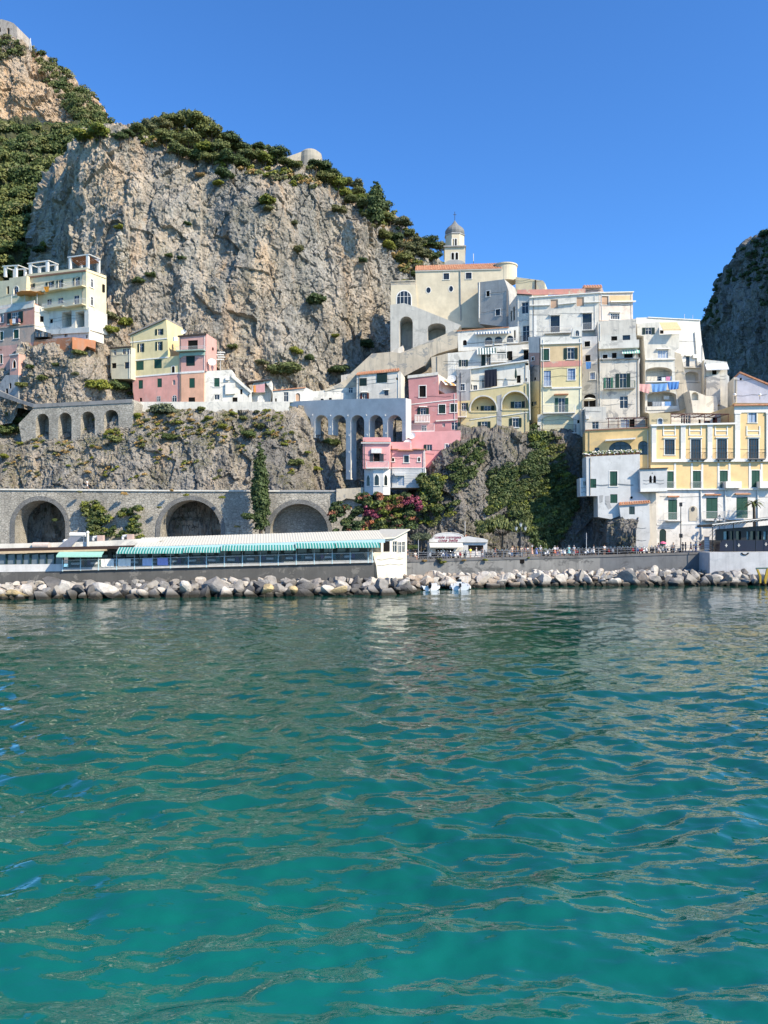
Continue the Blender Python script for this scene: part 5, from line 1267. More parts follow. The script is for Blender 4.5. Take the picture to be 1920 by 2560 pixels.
def tree(px, py, r, lf, sh, label=None, group=None, kind='tree', z=None, Y=None):
    if Y is None: p, n = on(sh, px, py+r*.5); Y = p.y
    c = near(px, py, Y); s = r*Y/F
    root = empty('tree', c-Vector((0, 0, s*1.0)), label or 'tree', 'tree', group)
    o = link('crown', crown(kind, lf, R.randrange(4)), root); o.scale = (s, s, s*R.uniform(.85, 1.05)); o.location = (0, 0, s); o.rotation_euler = (0, 0, R.uniform(0, 6))
    t = link('trunk', _tm, root); t.scale = (s, s, s); t.location = (0, 0, s)
    return root
def bush(px, py, r, lf, sh, label, group=None, kind='bush', Y=None):
    if Y is None: p, n = on(sh, px, py); Y = p.y
    c = near(px, py, Y-.3*r*Y/F); s = r*Y/F*1.12
    o = link('bush' if kind != 'tuft' else 'grass_tuft', crown(kind, lf, R.randrange(4))); o.location = c; o.scale = (s*R.uniform(.9, 1.2), s, s*R.uniform(.8, 1.0)); o.rotation_euler = (0, 0, R.uniform(0, 6))
    return tag(o, label, 'bush' if kind != 'tuft' else 'grass', group)

TR = [(248, 340, 40, 'y'), (210, 345, 34, 'y'), (300, 345, 24, 'd'), (322, 338, 22, 'd'), (345, 332, 30, 'm'), (372, 325, 28, 'o'), (404, 320, 32, 'o'), (432, 312, 38, 'm'), (462, 304, 38, 'm'),
      (496, 318, 44, 'm'), (528, 338, 44, 'm'), (562, 356, 45, 'd'), (594, 376, 42, 'd'), (625, 395, 38, 'm'), (650, 372, 22, 'd'), (470, 362, 40, 'm'), (515, 378, 32, 'y'), (692, 392, 36, 'd'), (662, 402, 26, 'y'),
      (800, 428, 36, 'd'), (832, 444, 32, 'd'), (870, 458, 22, 'm'), (895, 466, 26, 'g'), (860, 486, 28, 'y'), (445, 382, 36, 'm'), (488, 396, 34, 'd'), (530, 402, 34, 'm'), (568, 402, 32, 'd'), (604, 412, 26, 'd'), (415, 352, 34, 'm'), (545, 372, 36, 'm'), (905, 500, 26, 'y'), (957, 520, 26, 'd'), (975, 550, 26, 'm'), (1002, 560, 30, 'g'),
      (1022, 588, 24, 'm'), (1046, 608, 26, 'o'), (1072, 612, 28, 'd'), (1096, 622, 24, 'o'), (940, 562, 28, 'y'), (962, 592, 24, 'm'), (925, 540, 24, 'm'), (995, 615, 22, 'o'), (1020, 640, 24, 'o'), (1060, 640, 22, 'o'), (880, 505, 24, 'm'), (985, 600, 28, 'd'), (1035, 625, 30, 'o'), (1010, 650, 28, 'm'), (1080, 645, 28, 'd'), (970, 620, 24, 'y'), (950, 540, 30, 'm'), (915, 515, 26, 'm'), (893, 490, 28, 'm'), (845, 462, 30, 'y'), (735, 415, 24, 'm'), (812, 452, 30, 'm'), (790, 415, 22, 'd'), (715, 408, 22, 'm')]
ORD = ['first', 'second', 'third', 'fourth', 'fifth', 'sixth', 'seventh', 'eighth', 'ninth', 'tenth', 'eleventh', 'twelfth', 'thirteenth', 'fourteenth', 'fifteenth', 'sixteenth', 'seventeenth', 'eighteenth', 'nineteenth', 'twentieth', 'twenty first', 'twenty second', 'twenty third', 'twenty fourth', 'twenty fifth', 'twenty sixth']
cnt = {}
for x, y, r, lf in sorted(TR):
    cnt[lf] = cnt.get(lf, -1)+1
    tree(x, y, r, lf, 'great', '%s tree on the great cliff top, %s of that colour from the left' % (NAMEW[lf], ORD[cnt[lf]]), 'trees on top of the great cliff')
# tall dark conifer on the right shoulder
def cypress(px, y0, y1, wpx, Y, label, lf='d', n=6000, cone=.5):
    b = near(px, y1, Y); t = near(px, y0, Y); h = t.z-b.z; w_ = wpx*Y/F
    root = empty('cypress', b, label, 'tree'); lb = []
    for i in range(26):
        q = i/25; rr = w_*(.35+.65*math.sin(min(1, (q+.12)*1.5)*math.pi/2))*(1-q**(2.2 if cone > .4 else 3))+.15; rr = max(rr, w_*.12)
        lb.append((R.uniform(-.22, .22)*w_, R.uniform(-.2, .2)*w_, h*(.06+.92*q), rr))
    v = leafcloud(7+int(px), lb, n, max(.12, w_*.10), 1.0); link('crown', quadmesh('crown', v, [LEAFM[lf]]), root)
    m = MB(); m.bar(b, b+Vector((0, 0, h*.5)), w_*.18, M_bark, 7, w_*.06); m.build('trunk', root)
    return root
cypress(940, 452, 560, 26, 176*K, 'tall dark conifer standing out on the right shoulder of the cliff skyline')
cypress(652, 1098, 1336, 27, 136, 'tall dark cypress in front of the coast road wall, the only one of its kind', lf='d', n=11000)
bush(622, 1296, 20, 'd', 'cliff', 'low dark shrub at the left foot of the tall cypress', Y=135)
G1 = 'bushes growing on the great cliff'
for x, y, r, lf, l in [(565, 442, 26, 'd', 'round dark bush in the notch of the cliff top'), (545, 460, 16, 'y', 'yellow green bush just below the cliff top notch'), (662, 508, 26, 'y', 'olive bush hanging on the upper cliff face'), (672, 525, 18, 'o', 'pale bush under the hanging cliff bush'),
        (848, 526, 20, 'o', 'bush beside the right rock shoulder'), (784, 758, 30, 'd', 'big dark bush alone on the lower right cliff face'), (738, 884, 22, 'y', 'light green bush above the largest shrub'), (708, 936, 44, 'm', 'largest shrub at the foot of the cliff behind the low white houses'),
        (771, 899, 18, 'd', 'dark bush right of the light green bush'), (846, 930, 30, 'd', 'dark shrub in the shaded cliff foot'), (912, 868, 26, 'd', 'dark bush in deep shade left of the church buttress'), (584, 869, 17, 'm', 'bush by the orange rock streak'), (654, 911, 19, 'o', 'olive bush at the cliff foot above the low white houses'),
        (837, 842, 13, 'y', 'tiny bush on a ledge in the shaded cliff'), (300, 571, 14, 'y', 'bush capping the pale rock pinnacle'), (120, 616, 26, 'y', 'bright bush above the hotel roof'), (96, 628, 20, 'd', 'dark bush above the hotel roof'), (425, 642, 14, 'd', 'dark small bush in the middle of the cliff'),
        (455, 646, 12, 'd', 'second small dark bush in the middle of the cliff'), (375, 690, 16, 'd', 'bush low on the shaded left cliff'), (345, 705, 20, 'd', 'dark bush behind the gabled house'), (470, 560, 11, 'd', 'small bush under the overhang'), (742, 628, 20, 'o', 'greyish bush on the right cliff face'), (500, 440, 14, 't', 'dry grass patch at the cliff edge'),
        (735, 560, 13, 'o', 'sparse bush on a cliff ledge'), (905, 655, 13, 'd', 'bush beside the church balustrade'), (1045, 690, 18, 'd', 'dark shrub left of the church tiled roof'), (1010, 705, 12, 'y', 'yellow flowering bush on the chapel edge')]:
    bush(x, y, r, lf, 'great', l, G1)

G2 = 'bushes on the crag under the hotel'
for x, y, r, lf, l in [(270, 793, 26, 'o', 'olive bush beside the hotel flank'), (311, 812, 24, 'y', 'bright yellow green bush right of the hotel'), (277, 830, 22, 'y', 'yellow green bush above the cream house'), (376, 790, 32, 'd', 'big dark shrub above the gabled house roof'), (193, 884, 22, 'm', 'bush hanging from the orange bastion foot'),
        (212, 872, 13, 'm', 'small bush at the right end of the bastion'), (138, 914, 12, 'm', 'small bush in the middle of the pale crag'), (101, 950, 18, 'm', 'bush on the left of the pale crag'), (72, 920, 14, 'd', 'shrub beside the gothic turret'), (55, 965, 16, 'm', 'shrub at the foot of the gothic turret'), (246, 969, 32, 'y', 'bright round bush left of the pink ground floor'),
        (294, 972, 30, 'd', 'dark round bush against the pink ground floor'), (188, 936, 10, 'o', 'tuft of scrub on the pale crag'), (328, 985, 12, 'd', 'ivy clump on the corner of the gabled house')]:
    bush(x, y, r, lf, 'crag', l, G2)
G3 = 'bushes on the lower cliff'
LB = [(42, 1012, 20, 'y'), (68, 1014, 15, 'y'), (17, 1082, 32, 'd'), (13, 1144, 15, 'y'), (120, 1030, 8, 'm'), (164, 1028, 12, 'm'), (222, 1020, 9, 'm'), (257, 1024, 13, 'm'), (302, 1026, 20, 'm'), (291, 1104, 22, 'm'), (278, 1082, 13, 'y'), (407, 1030, 34, 'g'), (346, 1043, 14, 'y'), (366, 1052, 10, 'o'),
      (422, 1096, 20, 'd'), (500, 1026, 14, 'm'), (523, 1047, 12, 'y'), (582, 1037, 12, 'y'), (607, 1047, 14, 'm'), (557, 1070, 16, 'y'), (624, 1092, 24, 'd'), (652, 1070, 16, 'm'), (671, 1084, 13, 'm'), (447, 1058, 12, 'y'), (478, 1052, 11, 't'), (219, 1182, 10, 't'), (264, 1190, 7, 'y'), (171, 1165, 7, 'y'), (354, 1117, 6, 't'),
      (48, 1110, 10, 'y'), (78, 1046, 18, 'm'), (52, 1058, 22, 'd'), (66, 1082, 16, 'y'), (30, 1040, 18, 'm'), (85, 1102, 9, 'o'), (90, 1118, 8, 'y'), (228, 1118, 9, 'y'), (246, 1122, 10, 't'), (560, 1092, 7, 't'), (468, 1108, 7, 'o'), (495, 1085, 9, 'o'), (400, 1126, 7, 'y'), (205, 1160, 6, 'o'), (20, 1160, 8, 'm'), (640, 1032, 11, 'o'), (692, 1090, 9, 't')]
for i, (x, y, r, lf) in enumerate(LB):
    bush(x, y, r, lf, 'lower', '%s bush %s the lower grey cliff, %s' % (NAMEW[lf], 'high on' if y < 1060 else 'halfway down', 'left' if x < 200 else 'under the yellow house' if x < 420 else 'under the white stair house' if x < 600 else 'beside the cypress top'), G3)
for x, y, r, lf, l in [(831, 1112, 22, 'd', 'dark bush in front of the long viaduct pillar'), (767, 1132, 10, 'y', 'small yellow green bush left of the long pillar'), (741, 1160, 22, 'm', 'bush low on the rock left of the long pillar'), (790, 1174, 16, 'y', 'light bush at the foot of the long pillar'), (712, 1112, 10, 'y', 'little bush below the first viaduct arch')]:
    bush(x, y, r, lf, 'lower', l, G3)
for i, (x, y, r, lf, l) in enumerate([(135, 1303, 9, 'd', 'dark fern tuft inside the first road arch'), (398, 1270, 8, 'o', 'weed tuft left of the second arch ring'), (430, 1228, 7, 't', 'dry weed on the road parapet above the second arch'), (556, 1246, 9, 'y', 'weed hanging by the wall strut'), (594, 1318, 9, 'o', 'dry fern left of the cypress foot'), (200, 1232, 8, 'o', 'weed below the road coping'), (310, 1236, 9, 't', 'dry grass below the road coping'), (466, 1240, 8, 'y', 'green weed over the second arch')]):
    bush(x, y, r, lf, None, l, 'weeds and climbers on the coast road wall', Y=138.0)
# creepers
def scatter(sh, inside_fn, n, rr, lf, name, label, cat, kind=None, leafn=150, size=.16, seed=3, mats=None, pick=None, off=.1, py0=None):
    p, nn, X, Yp = SHEETS[sh]; m = np.where(inside_fn(X, Yp))[0]
    r = np.random.RandomState(seed); ids = r.choice(m, n); V = []; I = []
    for j in ids:
        c = p[j]; rad = rr*r.uniform(.6, 1.3); v = leafcloud(r.randint(9999), [(0, 0, 0, rad), (rad*.5, -.2, .3*rad, rad*.7), (-rad*.4, -.3, -.2*rad, rad*.6)], leafn, size*r.uniform(.8, 1.2), .8)
        V.append(v+c+np.array([0, -off, 0])); 
        if mats: I.append(np.full(leafn, pick(X[j], Yp[j], r)))
    v = np.concatenate(V); org = v.mean(0); me = quadmesh(name, v-org, mats or [LEAFM[lf]], np.concatenate(I).astype(np.int32) if mats else None)
    o = link(name, me); o.location = org; return tag(o, label, cat, None, kind)
def inpoly(poly_):
    def f(X, Y):
        c = np.zeros(len(X), bool); n = len(poly_)
        for i in range(n):
            (x1, y1), (x2, y2) = poly_[i], poly_[(i+1) % n]
            if y1 == y2: continue
            c ^= ((y1 > Y) != (y2 > Y)) & (X < (x2-x1)*(Y-y1)/(y2-y1)+x1)
        return c
    return f
ivy = scatter('knoll', inpoly([(1215, 1290), (1225, 1180), (1265, 1165), (1300, 1180), (1330, 1130), (1325, 1080), (1345, 1030), (1375, 1090), (1360, 1140), (1385, 1180), (1430, 1190), (1437, 1270), (1415, 1320), (1380, 1380), (1335, 1380), (1320, 1335), (1290, 1320), (1270, 1260)]), 720, .95, 'd', 'ivy', 'great mass of dark ivy covering the right half of the rock knoll', 'ivy', 'stuff', 190, .17, 4,
    [L_dark, L_mid, L_yel], lambda x, y, r: 2 if (r.rand() < .07 or (y < 1130 and r.rand() < .3)) else (1 if r.rand() < .3 else 0))
scatter('knoll', inpoly([(1125, 1170), (1150, 1105), (1200, 1100), (1215, 1140), (1190, 1170), (1160, 1230), (1135, 1220)]), 60, .8, 'd', 'creeper', 'creeper hanging on the rock below the arched yellow house', 'creeper', 'stuff', 150, .16, 9)
scatter('knoll', inpoly([(1375, 1085), (1410, 1095), (1405, 1150), (1425, 1180), (1395, 1185), (1365, 1140)]), 30, .7, 'm', 'creeper', 'light creeper on the rock below the arched terrace storey', 'creeper', 'stuff', 130, .16, 10)
L_pink = leaf((.20, .035, .07), (.38, .10, .14), 'magenta bracts'); L_rust = leaf((.28, .10, .06), (.50, .22, .13), 'rusty bracts')
bg_ = scatter('knoll', inpoly([(905, 1240), (1040, 1220), (1120, 1190), (1150, 1240), (1130, 1290), (1060, 1330), (905, 1335)]), 120, .9, 'm', 'hedge', 'green and rusty creeper under the pink and white house', 'hedge', 'stuff', 150, .16, 5, [L_mid, L_dark, L_rust, L_yel], lambda x, y, r: r.choice([0, 1, 1, 2, 3], p=[.25, .3, .2, .12, .13]))
def clumpmass(name, label, cat, pts, Y0, mats, pickm, size=.17, n=420, seed=1):
    r = np.random.RandomState(seed); V = []; I = []
    for x, y, rad in pts:
        for k in range(3):
            c = np.array(near(x+r.uniform(-.5, .5)*rad, y+r.uniform(-.4, .4)*rad, Y0+r.uniform(-.8, .8))); q = rad*Y0/F*.75
            v = leafcloud(r.randint(9999), [(0, 0, 0, q), (q*.6, 0, q*.3, q*.6), (-q*.5, 0, -q*.2, q*.6)], n//3, size, .9); V.append(v+c); I.append(np.array([pickm(x, y, r)]*(n//3)))
    v = np.concatenate(V); org = v.mean(0); o = link(name, quadmesh(name, v-org, mats, np.concatenate(I).astype(np.int32))); o.location = org; return tag(o, label, cat)
r3 = random.Random(5); pts = []
for i in range(95):
    x = r3.uniform(830, 1030); y = r3.uniform(1238, 1330)
    if x < 900 and y < 1262-(x-850)*.4: continue
    pts.append((x, y, r3.uniform(9, 17)))
def bpick(x, y, r):
    for cx, cy, rr in ((1030, 1257, 16), (1012, 1262, 12), (927, 1283, 12), (936, 1290, 9), (1050, 1275, 10)):
        if (x-cx)**2+(y-cy)**2 < rr*rr: return 3
    if 950 < x < 1000 and y < 1285: return 2 if r.rand() < .55 else 4
    return r.choice([0, 1, 2, 4], p=[.25, .45, .15, .15] if x > 905 else [.2, .7, .1, .0])
clumpmass('bougainvillea', 'bougainvillea with magenta and rusty flower clouds behind the restaurant roof', 'bougainvillea', pts+[(1035, 1256, 16), (1015, 1262, 16), (1048, 1272, 12), (928, 1284, 13), (972, 1248, 18), (985, 1262, 16)], 133.5, [L_mid, L_dark, L_rust, L_pink, L_yel], bpick)
pts = [(r3.uniform(1050, 1110), r3.uniform(1190, 1275), r3.uniform(10, 17)) for i in range(34)]
clumpmass('creeper', 'green creeper hanging beside the right corner of the pink and white house', 'creeper', pts, 137.5, [L_mid, L_dark, L_yel], lambda x, y, r: r.choice([0, 1, 2], p=[.45, .35, .2]), seed=7)
r4 = random.Random(9); cl = [(r4.uniform(205, 262)+(y-1262)*.35, y, r4.uniform(7, 15)) for y in [r4.uniform(1262, 1345) for _ in range(46)]]+[(r4.uniform(300, 350), r4.uniform(1272, 1345), r4.uniform(7, 14)) for _ in range(26)]
clumpmass('climbing_shrub', 'tall climbing greenery spilling down the coast road wall between the two left arches', 'shrub', cl, 138.3, [L_mid, L_dark, L_yel], lambda x, y, r: r.choice([0, 1, 2], p=[.45, .3, .25]), .16, 300, 8)
# umbrella tree by the kiosk and grey green tree by the restaurant
def wide(px, py, rx, Y, lf, label, ground):
    c = near(px, py, Y); s = rx*Y/F; root = empty('tree', Vector((c.x, c.y, ground)), label, 'tree')
    o = link('crown', crown('wide', lf, 0), root); o.scale = (s, s*.8, s*1.9); o.location = (0, 0, c.z-ground)
    m = MB(); m.bar((c.x, c.y, ground), (c.x+.1, c.y, c.z-.5), .22, M_bark, 8, .15)
    for k in range(6): m.bar((c.x+.1, c.y, c.z-1.2), (c.x+s*.6*math.cos(k*1.05), c.y+s*.5*math.sin(k*1.05), c.z+.2), .1, M_bark, 6, .03)
    m.build('trunk', root); return root
wide(1255, 1322, 62, 131, 'm', 'wide flat topped tree between the kiosk and the three armed street lamp', 4.4)
tree(1052, 1350, 30, 'g', None, 'grey green tree between the restaurant end and the kiosk', Y=127)
tree(1030, 1372, 18, 'd', None, 'small dark tree hard against the restaurant end wall', Y=124)
# woods on the hillside and scrub on the mountains
scatter('hillside', lambda X, Y: (X > -50) & (X < 215) & (Y > 318) & (Y < 700) & ~((X > 110) & (Y > 540)), 760, 2.7, 'd', 'woodland', 'dense evergreen wood covering the hillside left of the great cliff', 'woodland', 'stuff', 270, .40, 12, [L_dark, L_mid, L_oliv], lambda x, y, r: r.choice([0, 1, 2], p=[.62, .33, .05]), off=.5)
def msk(X, Y): return ((X > 60) & (X < 290) & (Y < 345) & ((X-60)*1.0 > (Y-130)*.75)) | ((Y < 150) & (X > -10)) | ((Y > 318) & (X < 120))
scatter('mountain', msk, 330, 2.8, 'd', 'scrub', 'dark scrub on the sunlit mountain shoulder, upper left', 'scrub', 'stuff', 200, .42, 14, [L_dark, L_mid, L_oliv], lambda x, y, r: r.choice([0, 1, 2], p=[.5, .3, .2]), off=.5)
scatter('headland', lambda X, Y: ((Y < 720) & (X > 1790)) | ((X > 1895) & (Y < 860)) | ((X < 1800) & (Y < 820)), 120, 2.6, 'd', 'scrub', 'scrub on the shaded headland at the right edge', 'scrub', 'stuff', 130, .55, 15, off=.8)
tree(1910, 590, 26, 'd', 'headland', 'pine on top of the shaded headland at the right edge'); 
scatter('great', lambda X, Y: ((Y < 470) & (X > 330) & (X < 900) & (Y < 345+(X-300)*.28)) | ((X > 900) & (X < 1110) & (Y < 690) & (X-860 > (Y-470)*.7)), 520, .9, 'd', 'undergrowth', 'undergrowth and dry grass along the rim of the great cliff', 'undergrowth', 'stuff', 110, .24, 16, [L_mid, L_oliv, L_dry, L_yel], lambda x, y, r: r.choice([0, 1, 2, 3], p=[.3, .25, .25, .2]))
scatter('lower', lambda X, Y: ((X < 720) & (X > 330) & (Y < 1095)) | ((X < 740) & (X > -10) & (Y < 1200) & (np.sin(X*.05)*np.cos(Y*.07+X*.02) > .35)), 330, .42, 'd', 'undergrowth', 'weeds and dry grass on the ledges of the lower cliff', 'undergrowth', 'stuff', 70, .14, 17, [L_mid, L_oliv, L_dry, L_yel], lambda x, y, r: r.choice([0, 1, 2, 3], p=[.2, .3, .3, .2]))
# ---------------------------------------------------------------- waterfront
cQ = crop(1740, 1280, 9.217); cR = crop(1060, 1320, 9.217); cT = crop(1040, 1400, 10.37); cU = crop(0, 1330, 5.184)
K_save = K
K = 1.0
PT = [(900, 117.5, 4.0), (1020, 119.5, 4.14), (1440, 127.0, 4.53), (1775, 129.5, 5.13), (2100, 131, 5.2)]
def prom(px): return (float(np.interp(px, [p[0] for p in PT], [p[1] for p in PT])), float(np.interp(px, [p[0] for p in PT], [p[2] for p in PT])))
def pp(px, back=0.0):
    Y, z = prom(px); return Vector(((px-960)/F*(Y+back), Y+back, z))
# ground of the promenade and behind the restaurant
mb = MB(); xs = [-200, 300, 700, 900, 1020, 1250, 1440, 1600, 1775, 2100]
for a, b in zip(xs[:-1], xs[1:]):
    def g(px, back):
        if px < 900: Y = 108+9.5*(px+200)/1100; return Vector(((px-960)/F*(Y+back), Y+back, 3.9))
        return pp(px, back)
    q = [g(a, .3), g(b, .3), g(b, 34), g(a, 34)]; mb.add(q, [(0, 1, 2, 3)], plain('promenade paving', (.20, .19, .175), .85))
tag(mb.build('promenade'), kind='structure')
# seawall
def seawall(pa, pb, mat, name, label):
    root = empty(name, Vector((pp((pa+pb)/2).x, pp((pa+pb)/2).y, -.5)), label, 'seawall'); m = MB(); c = MB(); n = 12
    for k in range(n):
        x0 = pa+(pb-pa)*k/n; x1 = pa+(pb-pa)*(k+1)/n; a, b = pp(x0), pp(x1)
        m.add([(a.x, a.y, -.6), (b.x, b.y, -.6), (b.x, b.y, b.z-.32), (a.x, a.y, a.z-.32)], [(0, 1, 2, 3)], mat)
        c.add([(a.x, a.y-.12, a.z-.32), (b.x, b.y-.12, b.z-.32), (b.x, b.y-.12, b.z+.02), (a.x, a.y-.12, a.z+.02), (b.x, b.y+.6, b.z+.02), (a.x, a.y+.6, a.z+.02), (a.x, a.y, a.z-.32), (b.x, b.y, b.z-.32)], [(0, 1, 2, 3), (3, 2, 4, 5), (0, 1, 7, 6)], plaster((.16, .155, .15), .6, (.08, .08, .08)))
    m.build('wall', root); c.build('coping', root); return root
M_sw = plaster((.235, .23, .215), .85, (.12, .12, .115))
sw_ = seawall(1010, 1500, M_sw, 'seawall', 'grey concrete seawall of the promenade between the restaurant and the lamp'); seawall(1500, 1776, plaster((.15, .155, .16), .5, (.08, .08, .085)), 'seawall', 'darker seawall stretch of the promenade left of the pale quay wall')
mb = MB(); p = pp(1304, -.06); mb.box(p.x-.45, p.x+.45, p.y-.02, p.y, p.z-1.0, p.z-.36, M_void); mb.build('drain', sw_)
# pale quay with the pavilion
fq = Fac.__new__(Fac); a, b = near(1774, HZ, 125.5), near(2050, HZ, 126.5)
def nfac(pl, Yl, pr, Yr):
    f = Fac.__new__(Fac); a = near(pl, HZ, Yl); b = near(pr, HZ, Yr); f.o = Vector((a.x, a.y, 0)); f.u = Vector((b.x-a.x, b.y-a.y, 0)).normalized(); f.n = Vector((f.u.y, -f.u.x, 0)); return f
fq = nfac(1774, 125.5, 2050, 126.5)
qy = bld('quay', 'pale blue grey quay wall at the right edge below the dark pavilion', 'quay', fq, cQ, [([(318, 930), (2600, 915), (2600, 1900), (318, 1900)], plaster((.50, .50, .50), .35, (.3, .31, .33)))], D=14)
navy = plain('navy paint', (.006, .008, .024), .4, .4); dk = plain('charcoal metal', (.010, .011, .013), .45, .4)
fp = fq.shift(1.2); zf = fp.hit(*cQ(900, 915))[1]
pv = empty('pavilion', fp.P(fp.hit(*cQ(900, 915))[0], zf, 3), 'dark navy waterfront pavilion with a pale edged flat canopy on thin posts, right edge', 'pavilion')
mb = MB(); mb.mats; fb_ = fp.shift(1.8)
plate(mb, fb_, poly(fb_, cQ, [(540, 905), (2400, 900), (2400, 655), (610, 655), (560, 700)]), [], 0, 7, navy); mb.build('wall', pv)
mb = MB(); plate(mb, fb_, poly(fb_, cQ, [(470, 655), (2400, 655), (2400, 250), (470, 400)]), [poly(fb_, cQ, [(x, 640), (x+w_, 640), (x+w_, 440), (x, 445)]) for x, w_ in ((640, 115), (800, 80), (930, 110), (1170, 60), (1260, 110), (1420, 90), (1560, 75), (1700, 120), (1900, 120))], .05, .3, dk); mb.build('window_frame', pv)
mb = MB(); plate(mb, fb_, poly(fb_, cQ, [(475, 650), (2400, 650), (2400, 260), (475, 405)]), [], .45, .5, plain('pavilion glass', (.02, .045, .05), .08, .6)); mb.build('glazing', pv)
for x in (650, 1180, 1575): mb = MB(); plate(mb, fb_, poly(fb_, cQ, [(x, 635), (x+70, 635), (x+70, 450), (x, 450)]), [], .3, .34, plain('pale teal panel', (.22, .36, .38), .4)); mb.build('blind', pv)
mb = MB()
for x, yt in ((380, 320), (865, 270), (1375, 225), (2000, 170)): mb = MB(); a = fp.hit(*cQ(x, 905)); mb.bar(fp.P(a[0], zf, 0), fp.P(a[0], fp.hit(*cQ(x, yt))[1], 0), .07, dk, 6); mb.build('post', pv)
a = [fp.hit(*cQ(345, 300)), fp.hit(*cQ(2400, 60))]
mb = MB(); mb.add([fp.P(*a[0], -.4), fp.P(*a[1], -.4), fp.P(*a[1], 5), fp.P(*a[0], 5)]+[fp.P(p_[0], p_[1]-.32, d) for p_, d in ((a[0], -.4), (a[1], -.4), (a[1], 5), (a[0], 5))], [(0, 1, 2, 3), (7, 6, 5, 4), (0, 4, 5, 1), (1, 5, 6, 2), (3, 2, 6, 7), (0, 3, 7, 4)], dk)
mb.bar(fp.P(a[0][0], a[0][1]+.05, -.45), fp.P(a[1][0], a[1][1]+.05, -.45), .09, M_trim, 5)
for k in range(26):
    t = k/25; u = a[0][0]*(1-t)+a[1][0]*t; z = a[0][1]*(1-t)+a[1][1]*t; mb.bar(fp.P(u, z-.3, -.4), fp.P(u+.5, z-.02, -.4), .03, M_trim, 3)
mb.build('canopy_roof', pv)
def emblem(x, y):
    m = MB(); c = fb_.hit(*cQ(x, y)); 
    for dx, dz, sx, sz in ((0, .17, .05, .10), (0, -.17, .05, .12), (-.12, 0, .10, .045), (.12, 0, .10, .045), (0, 0, .06, .06)): m.obox(fb_.P(c[0]+dx, c[1]+dz, -.03), fb_.u*sx, fb_.n*.02, (0, 0, sz), M_trim)
    m.build('emblem', pv)
emblem(695, 770); emblem(985, 765); emblem(1610, 740)
mb = MB(); mb.lathe([(.3, -.05), (.36, 0), (.3, .05)], (0, 0, 0), M_void, 14); 
mb = MB()
for k in range(16):
    t0, t1 = math.pi*(1+k/16), math.pi*(1+(k+1)/16); c = fq.hit(*cQ(1125, 935)); 
    mb.bar(fq.P(c[0]+.55*math.cos(t0), c[1]+.35*math.sin(t0), -.1), fq.P(c[0]+.55*math.cos(t1), c[1]+.35*math.sin(t1), -.1), .09, M_void, 6)
tag(mb.build('tyre_fender', None, loc=fq.P(*fq.hit(*cQ(1125, 935)), -.1)), 'black half loop fender hanging over the top of the pale quay wall', 'fender')
# yellow steel frame at the right edge
ye = plain('yellow steel paint', (.40, .27, .03), .6, .3)
root = empty('mooring_gangway', near(1905, 1463, 122), 'yellow steel gangway frame rising from the water at the right edge', 'gangway')
fy = nfac(1880, 121, 1960, 121)
for name, pts in (('leg', [(1400, 1320), (1440, 1320), (1510, 1480), (1505, 1640), (1470, 1640), (1465, 1490)]), ('leg', [(1590, 1640), (1575, 1560), (1640, 1290), (1700, 1290), (1700, 1330), (1625, 1600), (1615, 1660)]), ):
    mb = MB(); plate(mb, fy, poly(fy, cQ, pts), [], 0, .25, ye, back=True); mb.build(name, root)
mb = MB(); a = fy.hit(*cQ(1400, 1300)); mb.bar(fy.P(a[0]-.1, a[1], .1), fy.P(a[0]+4.5, a[1]+.1, .1), .12, plain('teal steel', (.05, .12, .11), .5), 8); mb.build('crossbar', root)
# ---- restaurant
fr = nfac(0, 103.0, 958, 111.0)
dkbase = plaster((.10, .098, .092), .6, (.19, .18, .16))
teal = plain('teal awning stripe', (.03, .24, .21), .7, .2); whs = plain('white awning stripe', (.46, .55, .50), .7, .2)
rs = empty('restaurant', fr.P(fr.hit(480, 1470)[0], 0, 0), 'long low waterside restaurant with teal striped awnings and a white lattice railing', 'restaurant')
def rp_(pts): return poly(fr, cS, pts)
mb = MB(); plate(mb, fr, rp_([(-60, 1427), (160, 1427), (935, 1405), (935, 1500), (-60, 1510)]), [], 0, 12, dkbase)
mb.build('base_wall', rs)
mb = MB(); plate(mb, fr, rp_([(-60, 1412), (158, 1410), (158, 1428), (-60, 1431)]), [], -.05, .3, P_wbl); 
mb.build('white_band', rs)
mb = MB(); plate(mb, fr, rp_([(156, 1422), (935, 1401), (935, 1406), (156, 1427)]), [], -.35, 6, plaster((.48, .47, .44), .4)); mb.build('deck', rs)
# left glazed room
hol = [rp_([(x0, 1411), (x1, 1410), (x1, 1385), (x0, 1387)]) for x0, x1 in ((-20, 13), (17, 36), (39, 55), (57, 73), (77, 95), (97, 114), (117, 134), (137, 154))]
mb = MB(); plate(mb, fr.shift(.1), rp_([(-60, 1413), (158, 1412), (158, 1382), (-60, 1386)]), hol, 0, .25, M_dgreen); mb.build('window_frame', rs)
mb = MB(); plate(mb, fr.shift(.35), rp_([(-60, 1413), (158, 1412), (158, 1384), (-60, 1387)]), [], 0, .1, plain('seaward glass', (.12, .15, .18), .06, .6)); mb.build('glazing', rs)
mb = MB(); plate(mb, fr, rp_([(-60, 1380), (265, 1373), (265, 1377), (-60, 1386)]), [], -.5, 7, plain('buff roof edge', (.50, .38, .24), .8)); mb.build('roof', rs)
mb = MB(); plate(mb, fr.shift(.6), rp_([(-60, 1373), (330, 1364), (330, 1371), (-60, 1380)]), [], 0, 5, plain('dark brown roof', (.04, .025, .02), .8)); mb.build('roof', rs)
mb = MB(); plate(mb, fr.shift(3), rp_([(-60, 1362), (190, 1356), (370, 1346), (400, 1352), (330, 1366), (-60, 1374)]), [], 0, 4, P_wh2); mb.build('roof', rs)
